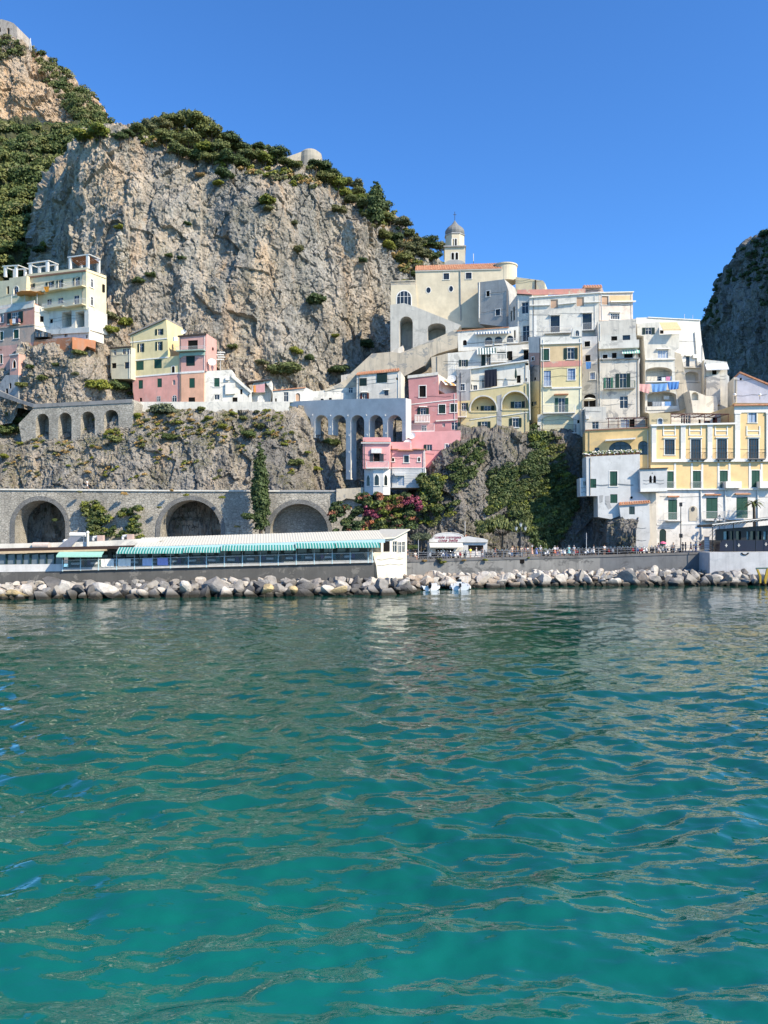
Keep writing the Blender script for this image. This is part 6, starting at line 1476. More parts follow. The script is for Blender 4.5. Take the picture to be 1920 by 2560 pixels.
# main dining hall: back wall, floor, glazing
mb = MB(); hol = [rp_([(x, 1402-(x-160)*.025), (x+24, 1402-(x-136)*.025), (x+24, 1384-(x-136)*.022), (x, 1384-(x-160)*.022)]) for x in range(168, 900, 34)]
plate(mb, fr.shift(2.6), rp_([(158, 1425), (940, 1402), (940, 1352), (158, 1378)]), hol, 0, .3, plaster((.10, .11, .10), .3)); mb.build('wall', rs)
mb = MB(); plate(mb, fr.shift(3.0), rp_([(158, 1425), (940, 1402), (940, 1352), (158, 1378)]), [], 0, .1, M_glass); mb.build('glazing', rs)
# roof plane of the hall: eave at the front, ridge behind
def row(x): return fr.hit(x, float(np.interp(x, [330, 950], [1370, 1349])))
e0, e1 = fr.hit(335, 1368), fr.hit(962, 1348); 
zr0 = e0[1]+1.25; zr1 = e1[1]+1.3; M_rf = plain('white corrugated roof', (.58, .55, .46), .8, .2, var=.1)
mb = MB(); n = 90
for k in range(n):
    t0, t1 = k/n, (k+1)/n
    def rpnt(t, back, e=0): u = e0[0]*(1-t)+e1[0]*t; z = (e0[1]*(1-t)+e1[1]*t) if not back else (zr0*(1-t)+zr1*t); return fr.P(u, z+e, 6.5 if back else -.3)
    tm = (t0+t1)/2; mb.add([rpnt(t0, 0), rpnt(tm, 0, .05), rpnt(t1, 0), rpnt(t1, 1), rpnt(tm, 1, .05), rpnt(t0, 1)], [(0, 1, 4, 5), (1, 2, 3, 4)], M_rf)
mb.build('roof', rs)
mb = MB(); lb = plain('pale blue fascia', (.40, .58, .62), .6); q = [fr.P(e0[0], e0[1]-.5, -.3), fr.P(e1[0], e1[1]-.5, -.3), fr.P(e1[0], e1[1], -.32), fr.P(e0[0], e0[1], -.32)]; mb.add(q, [(0, 1, 2, 3)], lb); mb.build('fascia', rs)
def band(x): return 1350+ (950-x)*.0335
segs = [(150, 262, 0), (298, 460, 1), (462, 552, 1), (554, 646, 1), (646, 738, 1), (738, 836, 1), (838, 946, 1)]
for i_, (x0, x1, st) in enumerate(segs):
    yt = (1352.5 if x0 > 280 else 1354)+(950-(x0+x1)/2)*.0300; u0, u1 = fr.hit(x0, 1370)[0], fr.hit(x1, 1370)[0]; zt = fr.hit((x0+x1)/2, yt)[1]+(.1 if i_ % 2 else 0); n = int((x1-x0)/2.3)//3*3; m = MB(); pj = 1.9
    for k in range(n):
        a, b = u0+(u1-u0)*k/n, u0+(u1-u0)*(k+1)/n; mm_ = teal if (k % 3 and st) else (whs if st else plain('mint cloth', (.30, .55, .44), .7))
        m.add([fr.P(a, zt, 0), fr.P(b, zt, 0), fr.P(b, zt-.62, -pj), fr.P(a, zt-.62, -pj), fr.P(b, zt-.84, -pj-.02), fr.P(a, zt-.84, -pj-.02)], [(0, 1, 2, 3), (3, 2, 4, 5)], mm_)
    m.build('awning', rs)
# railing with lattice panels
posts = [158+i*44.8 for i in range(18)]+[930]
ral = MB()
def dk_(x): return 1422-(x-156)*.02696
u_ = [fr.hit(x, 1410)[0] for x in posts]
for i in range(len(posts)-1):
    x0, x1 = posts[i], posts[i+1]; zb = fr.hit(x0, dk_(x0))[1]; z1b = fr.hit(x1, dk_(x1))[1]; hh = 1.15; a, b = u_[i], u_[i+1]; m = MB()
    P0 = lambda t, h: fr.P(a+(b-a)*t, zb+(z1b-zb)*t+h, -.3)
    m.bar(P0(0, hh), P0(1, hh), .045, M_wiron, 4); m.bar(P0(0, .08), P0(1, .08), .035, M_wiron, 4); n = 11; s_ = hh/(b-a)
    for k in range(-5, n):
        for sg in (1, -1):
            t0 = k/n; t1 = t0+s_*.9
            ta, tb = max(0, t0), min(1, t1)
            if tb <= ta: continue
            h0 = (ta-t0)/(t1-t0)*hh; h1 = (tb-t0)/(t1-t0)*hh
            if sg < 0: h0, h1 = hh-h0, hh-h1
            m.bar(P0(ta, h0), P0(tb, h1), .016, plain('lattice wire', (.35, .42, .42), .5), 3)
    m.build('lattice_panel', rs)
for i, x in enumerate(posts):
    m = MB(); zb = fr.hit(x, dk_(x))[1]; m.obox(fr.P(u_[i], zb+.45, -.3), fr.u*.07, fr.n*.07, (0, 0, .78), plain('pale blue post paint', (.42, .56, .58), .5)); m.bar(fr.P(u_[i], zb+1.2, -.3), fr.P(u_[i], zb+2.15, -.1), .035, M_wiron, 4); m.build('post', rs)
TB = MB()
rr_ = random.Random(3)
tcols = [plain('white tablecloth', (.7, .7, .68), .8), plain('purple chair', (.16, .10, .22), .6), plain('wooden chair', (.35, .18, .08), .6), plain('teal chair', (.08, .22, .22), .6)]
def rchair(u, z, d, m, par):
    M_ = MB(); M_.obox(fr.P(u, z+.45, d), fr.u*.22, fr.n*.22, (0, 0, .03), m); M_.obox(fr.P(u, z+.75, d+.2), fr.u*.22, fr.n*.02, (0, 0, .25), m)
    for a in (-1, 1):
        for b in (-1, 1): M_.bar(fr.P(u+.18*a, z, d+.18*b), fr.P(u+.18*a, z+.45, d+.18*b), .025, m, 4)
    return M_
for i in range(15):
    x = 185+i*49; u = fr.hit(x, 1400)[0]; z = fr.hit(x, dk_(x))[1]; m = MB(); c = fr.P(u, z, 1.0)
    wh_ = 'leftmost' if i == 0 else 'rightmost' if i == 14 else 'left half' if i < 7 else 'right half'
    tr_ = empty('table', c, 'square white clothed table behind the lattice railing of the restaurant', 'table', 'restaurant tables')
    m.obox(c+Vector((0, 0, .74)), fr.u*.5, fr.n*.5, (0, 0, .03), tcols[0]); m.obox(c+Vector((0, 0, .6)), fr.u*.5, fr.n*.5, (0, 0, .12), tcols[0]); m.build('table_top', tr_)
    m = MB(); m.bar(c, c+Vector((0, 0, .6)), .06, M_iron, 6); m.bar(c, c+Vector((0, 0, .04)), .3, M_iron, 8); m.build('leg', tr_)
    for sgn in (-1, 1):
        mt = tcols[1+(i+sgn) % 3]; mm_ = rchair(u+sgn*.85, z, 1.0, mt, None); o = mm_.build('chair', None, loc=fr.P(u+sgn*.85, z, 1.0)); tag(o, '%s chair at a white table on the restaurant terrace' % ('purple', 'wooden', 'teal')[(i+sgn) % 3], 'chair', '%s restaurant chairs' % ('purple', 'wooden', 'teal')[(i+sgn) % 3])
# cloths on the railing
for x0, x1, nm, m_ in ((254, 286, 'first white cloth, left of the pair, on the restaurant railing', M_trim), (296, 328, 'second white cloth, right of the pair, on the restaurant railing', M_trim), (357, 383, 'pale blue cloth on the restaurant railing left of the lilac one', plain('pale blue cloth', (.45, .52, .72), .8)), (394, 421, 'lilac blue cloth on the restaurant railing, rightmost', plain('lilac cloth', (.34, .36, .68), .8))):
    u0, u1 = fr.hit(x0, 1410)[0], fr.hit(x1, 1410)[0]; z = fr.hit(x0, dk_(x0))[1]; m = MB(); n = 10
    vs = [fr.P(u0+(u1-u0)*k/n, z+h, -.36-.03*math.sin(k*1.7+h*2)) for h in (1.17, .15) for k in range(n+1)]; m.add(vs, [(k, k+1, n+2+k, n+1+k) for k in range(n)], m_)
    tag(m.build('cloth', None, loc=vs[0]), nm, 'cloth')
# white end of the restaurant with its glazed corner
fe = nfac(928, 111.5, 1018, 116.5)
en = bld('restaurant_end', 'sunlit white end block of the restaurant with a stained foot and dark corner windows', 'building', fe, cN,
    [([(1170, 215), (1180, 208), (1392, 214), (1392, 400), (1205, 400), (1195, 300)], plaster((.70, .66, .55), .5, (.56, .46, .32))), ([(1225, 125), (1295, 118), (1395, 70), (1392, 214), (1225, 208)], P_cream)], D=7, wins="k 1240 138 1282 206\np 1300 138 1330 210\np 1334 140 1356 212\np 1360 142 1382 212")
mb = MB(); a = poly(fe, cN, [(1215, 125), (1300, 118), (1398, 66)]); plate(mb, fe, [a[0], a[1], a[2], (a[2][0], a[2][1]+.18), (a[1][0], a[1][1]+.18), (a[0][0], a[0][1]+.18)], [], -.5, 6, M_rf); mb.build('roof', en)
# roof equipment
def onroof(name, label, cat, build, x, y, d=2.5):
    c = fr.P(*fr.hit(x, y), d); root = empty(name, c, label, cat); build(root, c); return root
def solar(root, c):
    m = MB(); m.add([c+fr.u*-1.9+Vector((0, 0, 0)), c+fr.u*-.2+Vector((0, 0, 0)), c+fr.u*1.1+Vector((0, .8, 1.6)), c+fr.u*-.3+Vector((0, .8, 1.6))], [(0, 1, 2, 3)], plain('solar panel', (.16, .17, .19), .25, .6)); m.build('panel', root)
    m = MB(); m.bar(c+fr.u*-.6+Vector((0, .9, 1.75)), c+fr.u*1.5+Vector((0, .9, 1.75)), .3, M_trim, 12); m.build('tank', root)
    m = MB()
    for k in (-.4, 1.2): m.bar(c+fr.u*k+Vector((0, 1, 0)), c+fr.u*k+Vector((0, 1, 1.6)), .04, M_wiron, 4)
    m.build('stand', root)
onroof('solar_heater', 'solar water heater with a white tank on the left part of the restaurant roof', 'solar heater', solar, 168, 1369)
def chim(root, c): m = MB(); m.bar(c, c+Vector((0, 0, 1.9)), .17, P_cream, 10); m.build('shaft', root); m = MB(); m.lathe([(.17, 1.9), (.24, 1.95), (.2, 2.1), (.03, 2.25)], c, M_trim, 10); m.build('cap', root)
onroof('chimney', 'slim cream chimney pipe standing alone on the restaurant roof', 'chimney', chim, 209, 1368)
def tank(root, c): m = MB(); m.bar(c+Vector((-1.1, 0, .45)), c+Vector((1.1, 0, .45)), .45, plain('beige tank', (.62, .50, .42), .6), 14); m.build('tank', root); m = MB(); m.box(c.x-.8, c.x+.8, c.y-.3, c.y+.3, c.z-.1, c.z+.15, M_wiron); m.build('cradle', root)
onroof('water_tank', 'beige horizontal water tank on the restaurant roof left of the solar heater', 'tank', tank, 90, 1373)
def vent(root, c): m = MB(); m.obox(c+Vector((.6, 0, .45)), (.4, 0, 0), (0, .4, 0), (0, 0, .45), plain('pinkish metal', (.5, .36, .3), .6)); m.build('housing', root); m = MB(); m.bar(c+Vector((-.5, 0, .15)), c+Vector((-.5, 0, .6)), .18, M_wiron, 8); m.bar(c+Vector((-.5, 0, .6)), c+Vector((.3, 0, .7)), .2, M_wiron, 8); m.build('duct', root)
onroof('vent', 'roof vent with a bent duct right of the chimney pipe', 'vent', vent, 226, 1355, 4); onroof('vent', 'larger pinkish roof vent before the climbing greenery', 'vent', vent, 303, 1352, 4)
def wt(root, c): m = MB(); m.lathe([(.45, 0), (.5, .1), (.5, .8), (.3, 1.0), (.05, 1.05)], c, M_trim, 14); m.build('body', root); m = MB(); m.lathe([(.12, 1.0), (.12, 1.2)], c, M_iron, 8); m.build('lid', root)
onroof('water_tank', 'upright white water tank just left of the solar heater', 'tank', wt, 150, 1367, 3.5)
# ---- railing of the promenade
rl = empty('promenade_railing', pp(1400), 'long grey pipe railing with stout posts along the edge of the promenade', 'railing')
X0 = [1022+i*47.4 for i in range(17)]
m = MB()
for a, b in zip(X0[:-1], X0[1:]):
    for h in (.42, .8, 1.12): m.bar(pp(a, .25)+Vector((0, 0, h)), pp(b, .25)+Vector((0, 0, h)), .035, plain('grey railing paint', (.18, .19, .20), .5), 5)
m.build('rail', rl)
for x in X0:
    m = MB(); p = pp(x, .25); m.bar(p, p+Vector((0, 0, 1.2)), .075, plain('grey railing paint', (.18, .19, .20), .5), 6, .06); m.lathe([(.09, 1.2), (.11, 1.26), (.05, 1.36)], p, M_iron, 8); m.build('post', rl)
# ---- kiosk shop with its sign
fk = nfac(1070, 129.5, 1225, 129.5)
ks = bld('kiosk', 'low white shop kiosk with a curved signboard, cream awning and wide dark window', 'kiosk', fk, cR,
    [([(120, 330), (900, 330), (905, 720), (120, 720)], P_white), ([(905, 310), (1460, 310), (1450, 720), (905, 720)], P_wbl)], D=6, wins="k 270 480 430 660\nk 450 480 690 660\nk 1018 396 1368 528")
sgp = [(118, 330), (118, 255), (240, 205)]+[(560+330*math.cos(math.pi-k*math.pi/14), 205-85*math.sin(k*math.pi/14)) for k in range(1, 14)]+[(890, 215), (1010, 190), (1360, 240), (1470, 275), (1460, 330)]
mb = MB(); plate(mb, fk, poly(fk, cR, sgp), [], -.35, .3, P_wbl, back=True); sg = mb.build('signboard', ks)
mb = MB()
arc = [(560+345*math.cos(math.pi-k*math.pi/14), 200-90*math.sin(k*math.pi/14)) for k in range(15)]; a = poly(fk, cR, arc)
for p_, q_ in zip(a[:-1], a[1:]): mb.bar(fk.P(*p_, -.36), fk.P(*q_, -.36), .06, M_trim, 4)
mb.build('sign_trim', ks)
awning(fk.shift(-.3), cR, 122, 885, 345, 440, 1.6, plain('cream awning cloth', (.74, .70, .60), .8), plain('cream awning cloth', (.74, .70, .60), .8), ks, 3)
def text(s, fac, x0, x1, y, mat, parent, shear=.35):
    cu = bpy.data.curves.new('lettering', 'FONT'); cu.body = s; cu.size = 1; cu.shear = shear; cu.extrude = .01; cu.offset = .012
    o = bpy.data.objects.new('tmp', cu); COL.objects.link(o); dg = bpy.context.evaluated_depsgraph_get(); me = bpy.data.meshes.new_from_object(o.evaluated_get(dg)); bpy.data.objects.remove(o)
    me.name = 'lettering'; me.materials.clear(); me.materials.append(mat); v = np.array([p.co[:] for p in me.vertices]); a = fac.hit(*cR(x0, y)); b = fac.hit(*cR(x1, y)); w_ = v[:, 0].max()-v[:, 0].min(); s_ = (b[0]-a[0])/w_
    org = parent.location
    for p, q in zip(me.vertices, v):
        P_ = fac.P(a[0]+(q[0]-v[:, 0].min())*s_, a[1]+q[1]*s_*1.0, -.38-q[2]); p.co = P_-org
    o = link('lettering', me, parent); return o
M_sg = plain('dark red lettering', (.22, .02, .04), .5)
text('cosale commesa', fk, 245, 850, 240, M_sg, ks); text('cose belle', fk, 330, 775, 318, M_sg, ks)
mb = MB(); p = fk.P(*fk.hit(*cR(975, 200)), 2); mb.bar(p, p+Vector((0, 0, 2.6)), .04, M_trim, 4); mb.build('aerial', ks)
mb = MB(); a = poly(fk, cR, [(960, 215), (1000, 150), (1450, 270), (1400, 262)]); plate(mb, fk.shift(2), a, [], 0, 3, M_tile); mb.build('roof', ks)
# ---- street lamps and poles
def lamp3(px, ybase, ytop, label, arms=2, dz=0, back=1.2, base=None):
    b = base or pp(px, back); zt = H+(HZ-ytop)/F*b.y; root = empty('street_lamp', b, label, 'street lamp'); m = MB(); m.bar(b, b+Vector((0, 0, .9)), .11, M_iron, 8, .08); m.bar(b+Vector((0, 0, .9)), Vector((b.x, b.y, zt-.7)), .055, M_iron, 8)
    hd = [(0, 0)] + ([(-.75, -.95), (.75, -.95)] if arms == 2 else [])
    for dx, dz_ in hd[1:]: m.bar(Vector((b.x, b.y, zt-1.7)), Vector((b.x+dx, b.y, zt-1.55)), .035, M_iron, 5); m.bar(Vector((b.x+dx, b.y, zt-1.55)), Vector((b.x+dx, b.y, zt-1.3)), .035, M_iron, 5)
    m.build('pole', root)
    for dx, dz_ in hd:
        c = Vector((b.x+dx, b.y, zt-.7+(dz_+.35 if dx else 0))); m = MB(); m.lathe([(.12, 0), (.24, .45), (.24, .5)], c, plain('lamp glass', (.55, .57, .55), .2, .5), 6); l = m.build('lantern', root); m = MB(); m.lathe([(.28, .5), (.18, .62), (.05, .72), (.02, .85)], c, M_iron, 6); m.build('cap', l)
    return root
lamp3(1302, 1388, 1306, 'three armed black street lamp in front of the flat topped tree')
lamp3(1799, 1388, 1288, 'three armed black street lamp showing above the pavilion canopy', back=6)
b = Vector((near(1702, 1330, 134).x, 134, 4.9)); zt = H+(HZ-1256)/F*134; root = empty('camera_mast', b, 'dark mast with cameras and a box in front of the grand palazzo', 'mast')
m = MB(); m.bar(b, Vector((b.x, b.y, zt)), .10, M_iron, 8, .07); m.build('pole', root); m = MB(); m.box(b.x-.2, b.x+.2, b.y-.2, b.y+.2, zt-.7, zt, dk); m.bar((b.x-.3, b.y, zt-.1), (b.x+.7, b.y-.1, zt+.05), .08, M_trim, 6); m.build('camera', root); m = MB(); m.box(b.x-.25, b.x+.25, b.y-.2, b.y+.1, b.z+2.6, b.z+3.3, dk); m.build('control_box', root)
for x, yt, bk, l in ((1046, 1349, .6, 'thin white pole beside the restaurant end'), (1466, 1332, .6, 'thin white pole in front of the bare rock foot of the knoll')):
    p = pp(x, bk); zt = H+(HZ-yt)/F*p.y; m = MB(); m.bar(p, Vector((p.x, p.y, zt)), .05, M_wiron, 6, .04); m.lathe([(.09, 0), (.09, .25)], p, M_iron, 8); tag(m.build('pole', None, loc=p), l, 'pole')
# palm
pc = Vector((near(1888, 1300, 135.5).x, 135.5, 5.2)); zt = H+(HZ-1258)/F*135.5; root = empty('palm_tree', pc, 'palm tree in front of the grand palazzo, rising behind the pavilion', 'palm')
m = MB(); m.bar(pc, Vector((pc.x-.25, pc.y, zt)), .30, M_bark, 9, .22); m.build('trunk', root); m = MB()
for k in range(30):
    a = k*2.4; el = .75-.06*(k % 16); d = Vector((math.cos(a)*math.cos(el), math.sin(a)*math.cos(el), math.sin(el))); prev = Vector((pc.x-.25, pc.y, zt)); wv_ = Vector((-math.sin(a), math.cos(a), 0))
    for j in range(6):
        q = prev+d*.36; wd = .30*(1-j/6.5); m.add([prev-wv_*wd, prev+wv_*wd, q+wv_*wd*.85-Vector((0, 0, .05)), q-wv_*wd*.85-Vector((0, 0, .05))], [(0, 1, 2, 3)], L_mid if k % 3 else L_dark); d = (d-Vector((0, 0, .17))).normalized(); prev = q
m.build('fronds', root)
# information board and white bin near the pavilion
p = pp(1767, 1.0); m = MB(); m.box(p.x-.42, p.x+.42, p.y-.06, p.y+.06, p.z+.1, p.z+2.5, plain('grey board', (.36, .40, .45), .5)); m.box(p.x-.46, p.x+.46, p.y-.09, p.y+.09, p.z+2.5, p.z+2.62, M_tile)
for k in range(6): m.box(p.x-.3, p.x+.3, p.y-.075, p.y-.06, p.z+.5+k*.3, p.z+.62+k*.3, plain('faded print', (.55, .57, .6), .6))
tag(m.build('notice_board', None, loc=p), 'tall grey notice board beside the left post of the pavilion', 'notice board')
# ---- parasols and cloth in the town
K = K_save
def parasol(c, r, h, m1, label, closed=False):
    root = empty('parasol', c, label, 'parasol'); m = MB(); m.bar(c, c+Vector((0, 0, h)), .04, M_wiron, 6); m.build('pole', root); m = MB()
    if closed: m.lathe([(.08, h*.35), (.24, h*.5), (.2, h*.8), (.05, h*1.05)], c, m1, 8)
    else: m.lathe([(r, h*.80), (r*.97, h*.83), (r*.5, h*.95), (.03, h*1.04)], c, m1, 10)
    m.build('canopy', root); return root
q = cG(1070, 1555); parasol(at(q[0], q[1], 139.5), 1.35, 1.75, plain('cream cloth', (.74, .70, .58), .8), 'open cream parasol on the worn terrace wall right of the yellow house')
q = cA(342, 640); parasol(at(q[0], q[1], 155.5), 3.4, 1.7, plain('orange cloth', (.75, .38, .12), .8), 'large open orange parasol on the roof terrace of the pink house')
q = cE(1392, 865); parasol(at(q[0], q[1], 140.3), .4, 3.0, plain('dark green cloth', (.03, .06, .05), .8), 'closed dark green parasol on the white terrace storey', True)
def cloth(fc, cr, pts, m_, label, seed=1, sag=.25, amp=.12):
    a = poly(fc, cr, pts); m = MB(); n, k = 14, 6; vs = []; r = random.Random(seed); ph = r.uniform(0, 6)
    for j in range(k+1):
        for i in range(n+1):
            s_, t = i/n, j/k; top = (a[0][0]*(1-s_)+a[1][0]*s_, a[0][1]*(1-s_)+a[1][1]*s_-sag*4*s_*(1-s_)*.5); bot = (a[3][0]*(1-s_)+a[2][0]*s_, a[3][1]*(1-s_)+a[2][1]*s_-sag*4*s_*(1-s_)*.4)
            vs.append(fc.P(top[0]*(1-t)+bot[0]*t, top[1]*(1-t)+bot[1]*t, amp*math.sin(s_*19+ph+t*2)*(.3+t)))
    m.add(vs, [(j*(n+1)+i, j*(n+1)+i+1, (j+1)*(n+1)+i+1, (j+1)*(n+1)+i) for j in range(k) for i in range(n)], m_); o = m.build('laundry', None, True, loc=vs[0]); return tag(o, label, 'laundry')
fh = Fac(1592, 145.5, 1725, 145).shift(-1.0); B1 = plain('sky blue sheet', (.16, .33, .62), .85); B2 = plain('pale pink sheet', (.68, .38, .36), .85); Wc = plain('white washing', (.72, .73, .76), .85)
cloth(fh, cH, [(205, 862), (375, 872), (362, 975), (232, 935)], B2, 'pink and red patterned sheet hanging between the two white houses', 1)
cloth(fh, cH, [(385, 870), (560, 862), (552, 940), (398, 960)], B1, 'wide sky blue sheet drooping below the arched loggia', 2)
cloth(fh, cH, [(562, 850), (690, 845), (682, 925), (575, 935)], plain('cobalt sheet', (.08, .22, .52), .85), 'deeper blue sheet pegged right of the wide sky blue one', 3, .15)
cloth(fh, cH, [(8, 545), (60, 540), (52, 612), (14, 625)], plain('pale blue shirt cloth', (.40, .50, .68), .85), 'pale blue shirt hanging beside the mint striped awning', 4, .05, .05)
cloth(fh, cH, [(168, 595), (262, 592), (255, 650), (180, 620)], Wc, 'white washing hanging under the mint striped awning balcony', 5, .05, .06)
fl = Fac(1592, 145.5, 1725, 145).shift(.1)
for x0, x1, y0, y1, m_, l in ((500, 540, 800, 838, Wc, 'white washing in the upper loggia, left of the pink towel'), (545, 592, 792, 835, plain('pink towel', (.65, .25, .38), .85), 'pink towel in the upper arched loggia'), (595, 628, 788, 832, plain('aqua towel', (.30, .50, .62), .85), 'pale aqua towel in the upper arched loggia, right of the pink towel'), (335, 450, 790, 838, plain('cream blanket', (.66, .60, .48), .85), 'cream blanket over the left of the upper loggia rail'),
        (340, 395, 1066, 1120, plain('black washing', (.03, .03, .03), .9), 'black washing in the lower loggia, leftmost'), (400, 490, 1066, 1112, plain('grey washing', (.30, .33, .36), .9), 'grey washing in the lower loggia'), (498, 532, 1066, 1122, Wc, 'white towel in the lower loggia'), (536, 600, 1064, 1116, B1, 'blue washing in the lower loggia, rightmost')):
    cloth(fl, cH, [(x0, y0), (x1, y0), (x1, y1), (x0, y1)], m_, l, int(x0), .03, .04)
cloth(Fac(1456, 142, 1496, 142), cG, [(1032, 1035), (1098, 1035), (1090, 1112), (1040, 1120)], plain('denim blue towel', (.06, .18, .42), .85), 'blue towel hanging from the narrow house right of the yellow house', 9, .03, .05)
fa = Fac(0, 160, 216, 150).shift(-1.3); cloth(fa, cA, [(450, 485), (512, 480), (505, 535), (480, 542)], plain('orange towel', (.78, .30, .03), .85), 'bright orange towel over the upper balcony of the hotel', 10, .05, .06)
fa = Fac(0, 157, 86, 153.6).shift(-.8)
for k, (x0, x1, y0, y1, m_, l) in enumerate(((100, 125, 822, 880, plain('orange shirt', (.6, .25, .1), .9), 'orange washing, leftmost at the pink house balcony'), (128, 160, 815, 862, Wc, 'white shirt hanging at the pink house balcony'), (162, 188, 812, 860, plain('navy shirt', (.03, .04, .1), .9), 'navy shirt hanging at the pink house balcony'), (190, 210, 815, 850, plain('rose shirt', (.6, .28, .25), .9), 'rose shirt, rightmost at the pink house balcony'))):
    cloth(fa, cA, [(x0, y0), (x1, y0), (x1, y1), (x0, y1)], m_, l, k+20, .03, .05)
# ruined towers on the mountain and on the cliff
b = at(10, 112, 424); t = at(10, 56, 424); r = at(42, 100, 424).x-at(8, 100, 424).x
ru = empty('ruined_tower', b, 'ruined square stone tower with an arched window on the mountain top, upper left corner', 'tower'); fz = Fac(-25, 424, 42, 421)
pm = plaster((.46, .40, .34), .8, (.30, .26, .22)); mb = MB(); lp = [fz.hit(x, y) for x, y in ((-25, 115), (44, 112), (42, 66), (34, 58), (22, 53), (4, 48), (-10, 50), (-25, 46))]; hl = [opening(fz, cS, 17, 69, 24, 86, 'a'), opening(fz, cS, -5, 68, 2, 80, 'a')]
plate(mb, fz, lp, hl, 0, 2, pm); plate(mb, fz, lp, [], 6, 13, pm, back=True); n = len(lp); mb.add([fz.P(u, z, 2) for u, z in lp]+[fz.P(u, z, 6) for u, z in lp], [(i, (i+1) % n, n+(i+1) % n, n+i) for i in range(n)], pm); mb.build('wall', ru)
p = at(76, 126, 418); m = MB(); tp = Vector((p.x, p.y, at(76, 95, 418).z))
for a in range(4): m.bar(p+Vector((.9*math.cos(a*1.57), .9*math.sin(a*1.57), 0)), tp, .09, M_wiron, 4)
for k in range(6):
    for a in range(4): s_ = .9*(1-k/6.5); s2 = .9*(1-(k+1)/6.5); hgt = (tp.z-p.z); m.bar(p+Vector((s_*math.cos(a*1.57), s_*math.sin(a*1.57), hgt*k/6.5)), p+Vector((s2*math.cos(a*1.57+1.57), s2*math.sin(a*1.57+1.57), hgt*(k+1)/6.5)), .06, M_wiron, 4)
tag(m.build('lattice_mast', None, loc=p), 'small white lattice mast beside the ruined tower on the mountain', 'mast')
b = at(762, 430, 186); root = empty('watchtower', b, 'rounded stone watchtower ruin with a long sloping wall on the great cliff skyline', 'tower')
mb = MB(); r = 31/F*186*K; c = at(776, 430, 188); mb.lathe([(r*1.0, -3), (r*.98, 3), (r*.92, at(762, 388, 188).z-c.z), (r*.6, at(762, 380, 188).z-c.z), (.1, at(762, 378, 188).z-c.z)], c, plaster((.40, .36, .29), .7, (.25, .24, .21)), 22); mb.build('round_wall', root)
fw = Fac(718, 184, 790, 188); mb = MB(); plate(mb, fw, [fw.hit(x, y) for x, y in ((718, 430), (780, 430), (780, 375), (760, 377), (718, 392))], [], 0, 2, plaster((.40, .36, .29), .7, (.25, .24, .21)), back=True); mb.build('sloping_wall', root)
K = 1.0
# ---------------------------------------------------------------- boulders, boats, people, scooters
def rockmat(base, warm, name):
    s = NT(name); s.rough(.9, .2)
    a = s.mix(s.ramp(s.noise(.9, 8, rough=.7), [(.3, 0), (.7, 1)]), tuple(x*.62 for x in base), tuple(min(.8, x*1.25) for x in base))
    a = s.mix(s.ramp(s.noise(.5, 5), [(.5, 0), (.62, .7)]), a, warm)
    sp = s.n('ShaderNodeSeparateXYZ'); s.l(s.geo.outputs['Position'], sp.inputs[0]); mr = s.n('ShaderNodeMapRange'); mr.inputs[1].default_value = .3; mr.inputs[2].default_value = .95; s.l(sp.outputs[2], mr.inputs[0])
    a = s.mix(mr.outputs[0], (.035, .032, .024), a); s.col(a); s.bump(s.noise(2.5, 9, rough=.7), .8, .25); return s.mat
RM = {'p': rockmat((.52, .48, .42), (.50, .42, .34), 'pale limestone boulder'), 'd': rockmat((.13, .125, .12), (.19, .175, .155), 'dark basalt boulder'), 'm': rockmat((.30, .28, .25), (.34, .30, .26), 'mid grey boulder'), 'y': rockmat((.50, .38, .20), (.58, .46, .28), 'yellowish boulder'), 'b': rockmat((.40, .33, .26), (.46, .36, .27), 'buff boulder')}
RMN = {'p': 'pale grey', 'd': 'dark basalt', 'm': 'mid grey', 'y': 'yellowish', 'b': 'buff'}
import bmesh
BM = []
for v_ in range(14):
    bm = bmesh.new(); bmesh.ops.create_icosphere(bm, subdivisions=3, radius=1); r = random.Random(100+v_); st_ = Vector((r.uniform(.8, 1.3), r.uniform(.75, 1.1), r.uniform(.7, 1.1)))
    pl = []
    for k in range(9):
        n = Vector((r.gauss(0, 1), r.gauss(0, 1), r.gauss(0, 1))).normalized(); pl.append((n, r.uniform(.38, .72)))
    for v in bm.verts:
        v.co = Vector((v.co.x*st_.x, v.co.y*st_.y, v.co.z*st_.z))*1.12
        for _ in range(3):
            for n, d in pl:
                e = v.co.dot(n)-d
                if e > 0: v.co -= n*e*.97
    co = np.array([v.co[:] for v in bm.verts]); nz = fbm(co*2.2+v_*5, 3)*.03
    for v, q in zip(bm.verts, nz): v.co *= 1+q
    me = bpy.data.meshes.new('boulder'); bm.to_mesh(me); bm.free(); BM.append(me)
BMM = {}
def boulder(c, sx, sy, sz, k, label, group, rr):
    key = (rr.randrange(14), k)
    if key not in BMM: me = BM[key[0]].copy(); me.materials.append(RM[k]); BMM[key] = me
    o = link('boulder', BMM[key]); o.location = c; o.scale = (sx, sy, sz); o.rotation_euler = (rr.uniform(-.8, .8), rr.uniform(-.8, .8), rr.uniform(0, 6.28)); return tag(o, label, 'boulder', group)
def wline(px): y = float(np.interp(px, [-50, 0, 480, 1000, 1047, 1100, 1440, 1920], [1501, 1500, 1494, 1488, 1479, 1472, 1465, 1464])); return H*F/(y-HZ)
def backline(px): return float(np.interp(px, [-50, 0, 930, 1015, 1440, 1775, 1800, 1950], [103.2, 103.2, 110.6, 117.5, 127, 129.5, 125.5, 126.5]))
rr = random.Random(42); NB = 0; PB = []
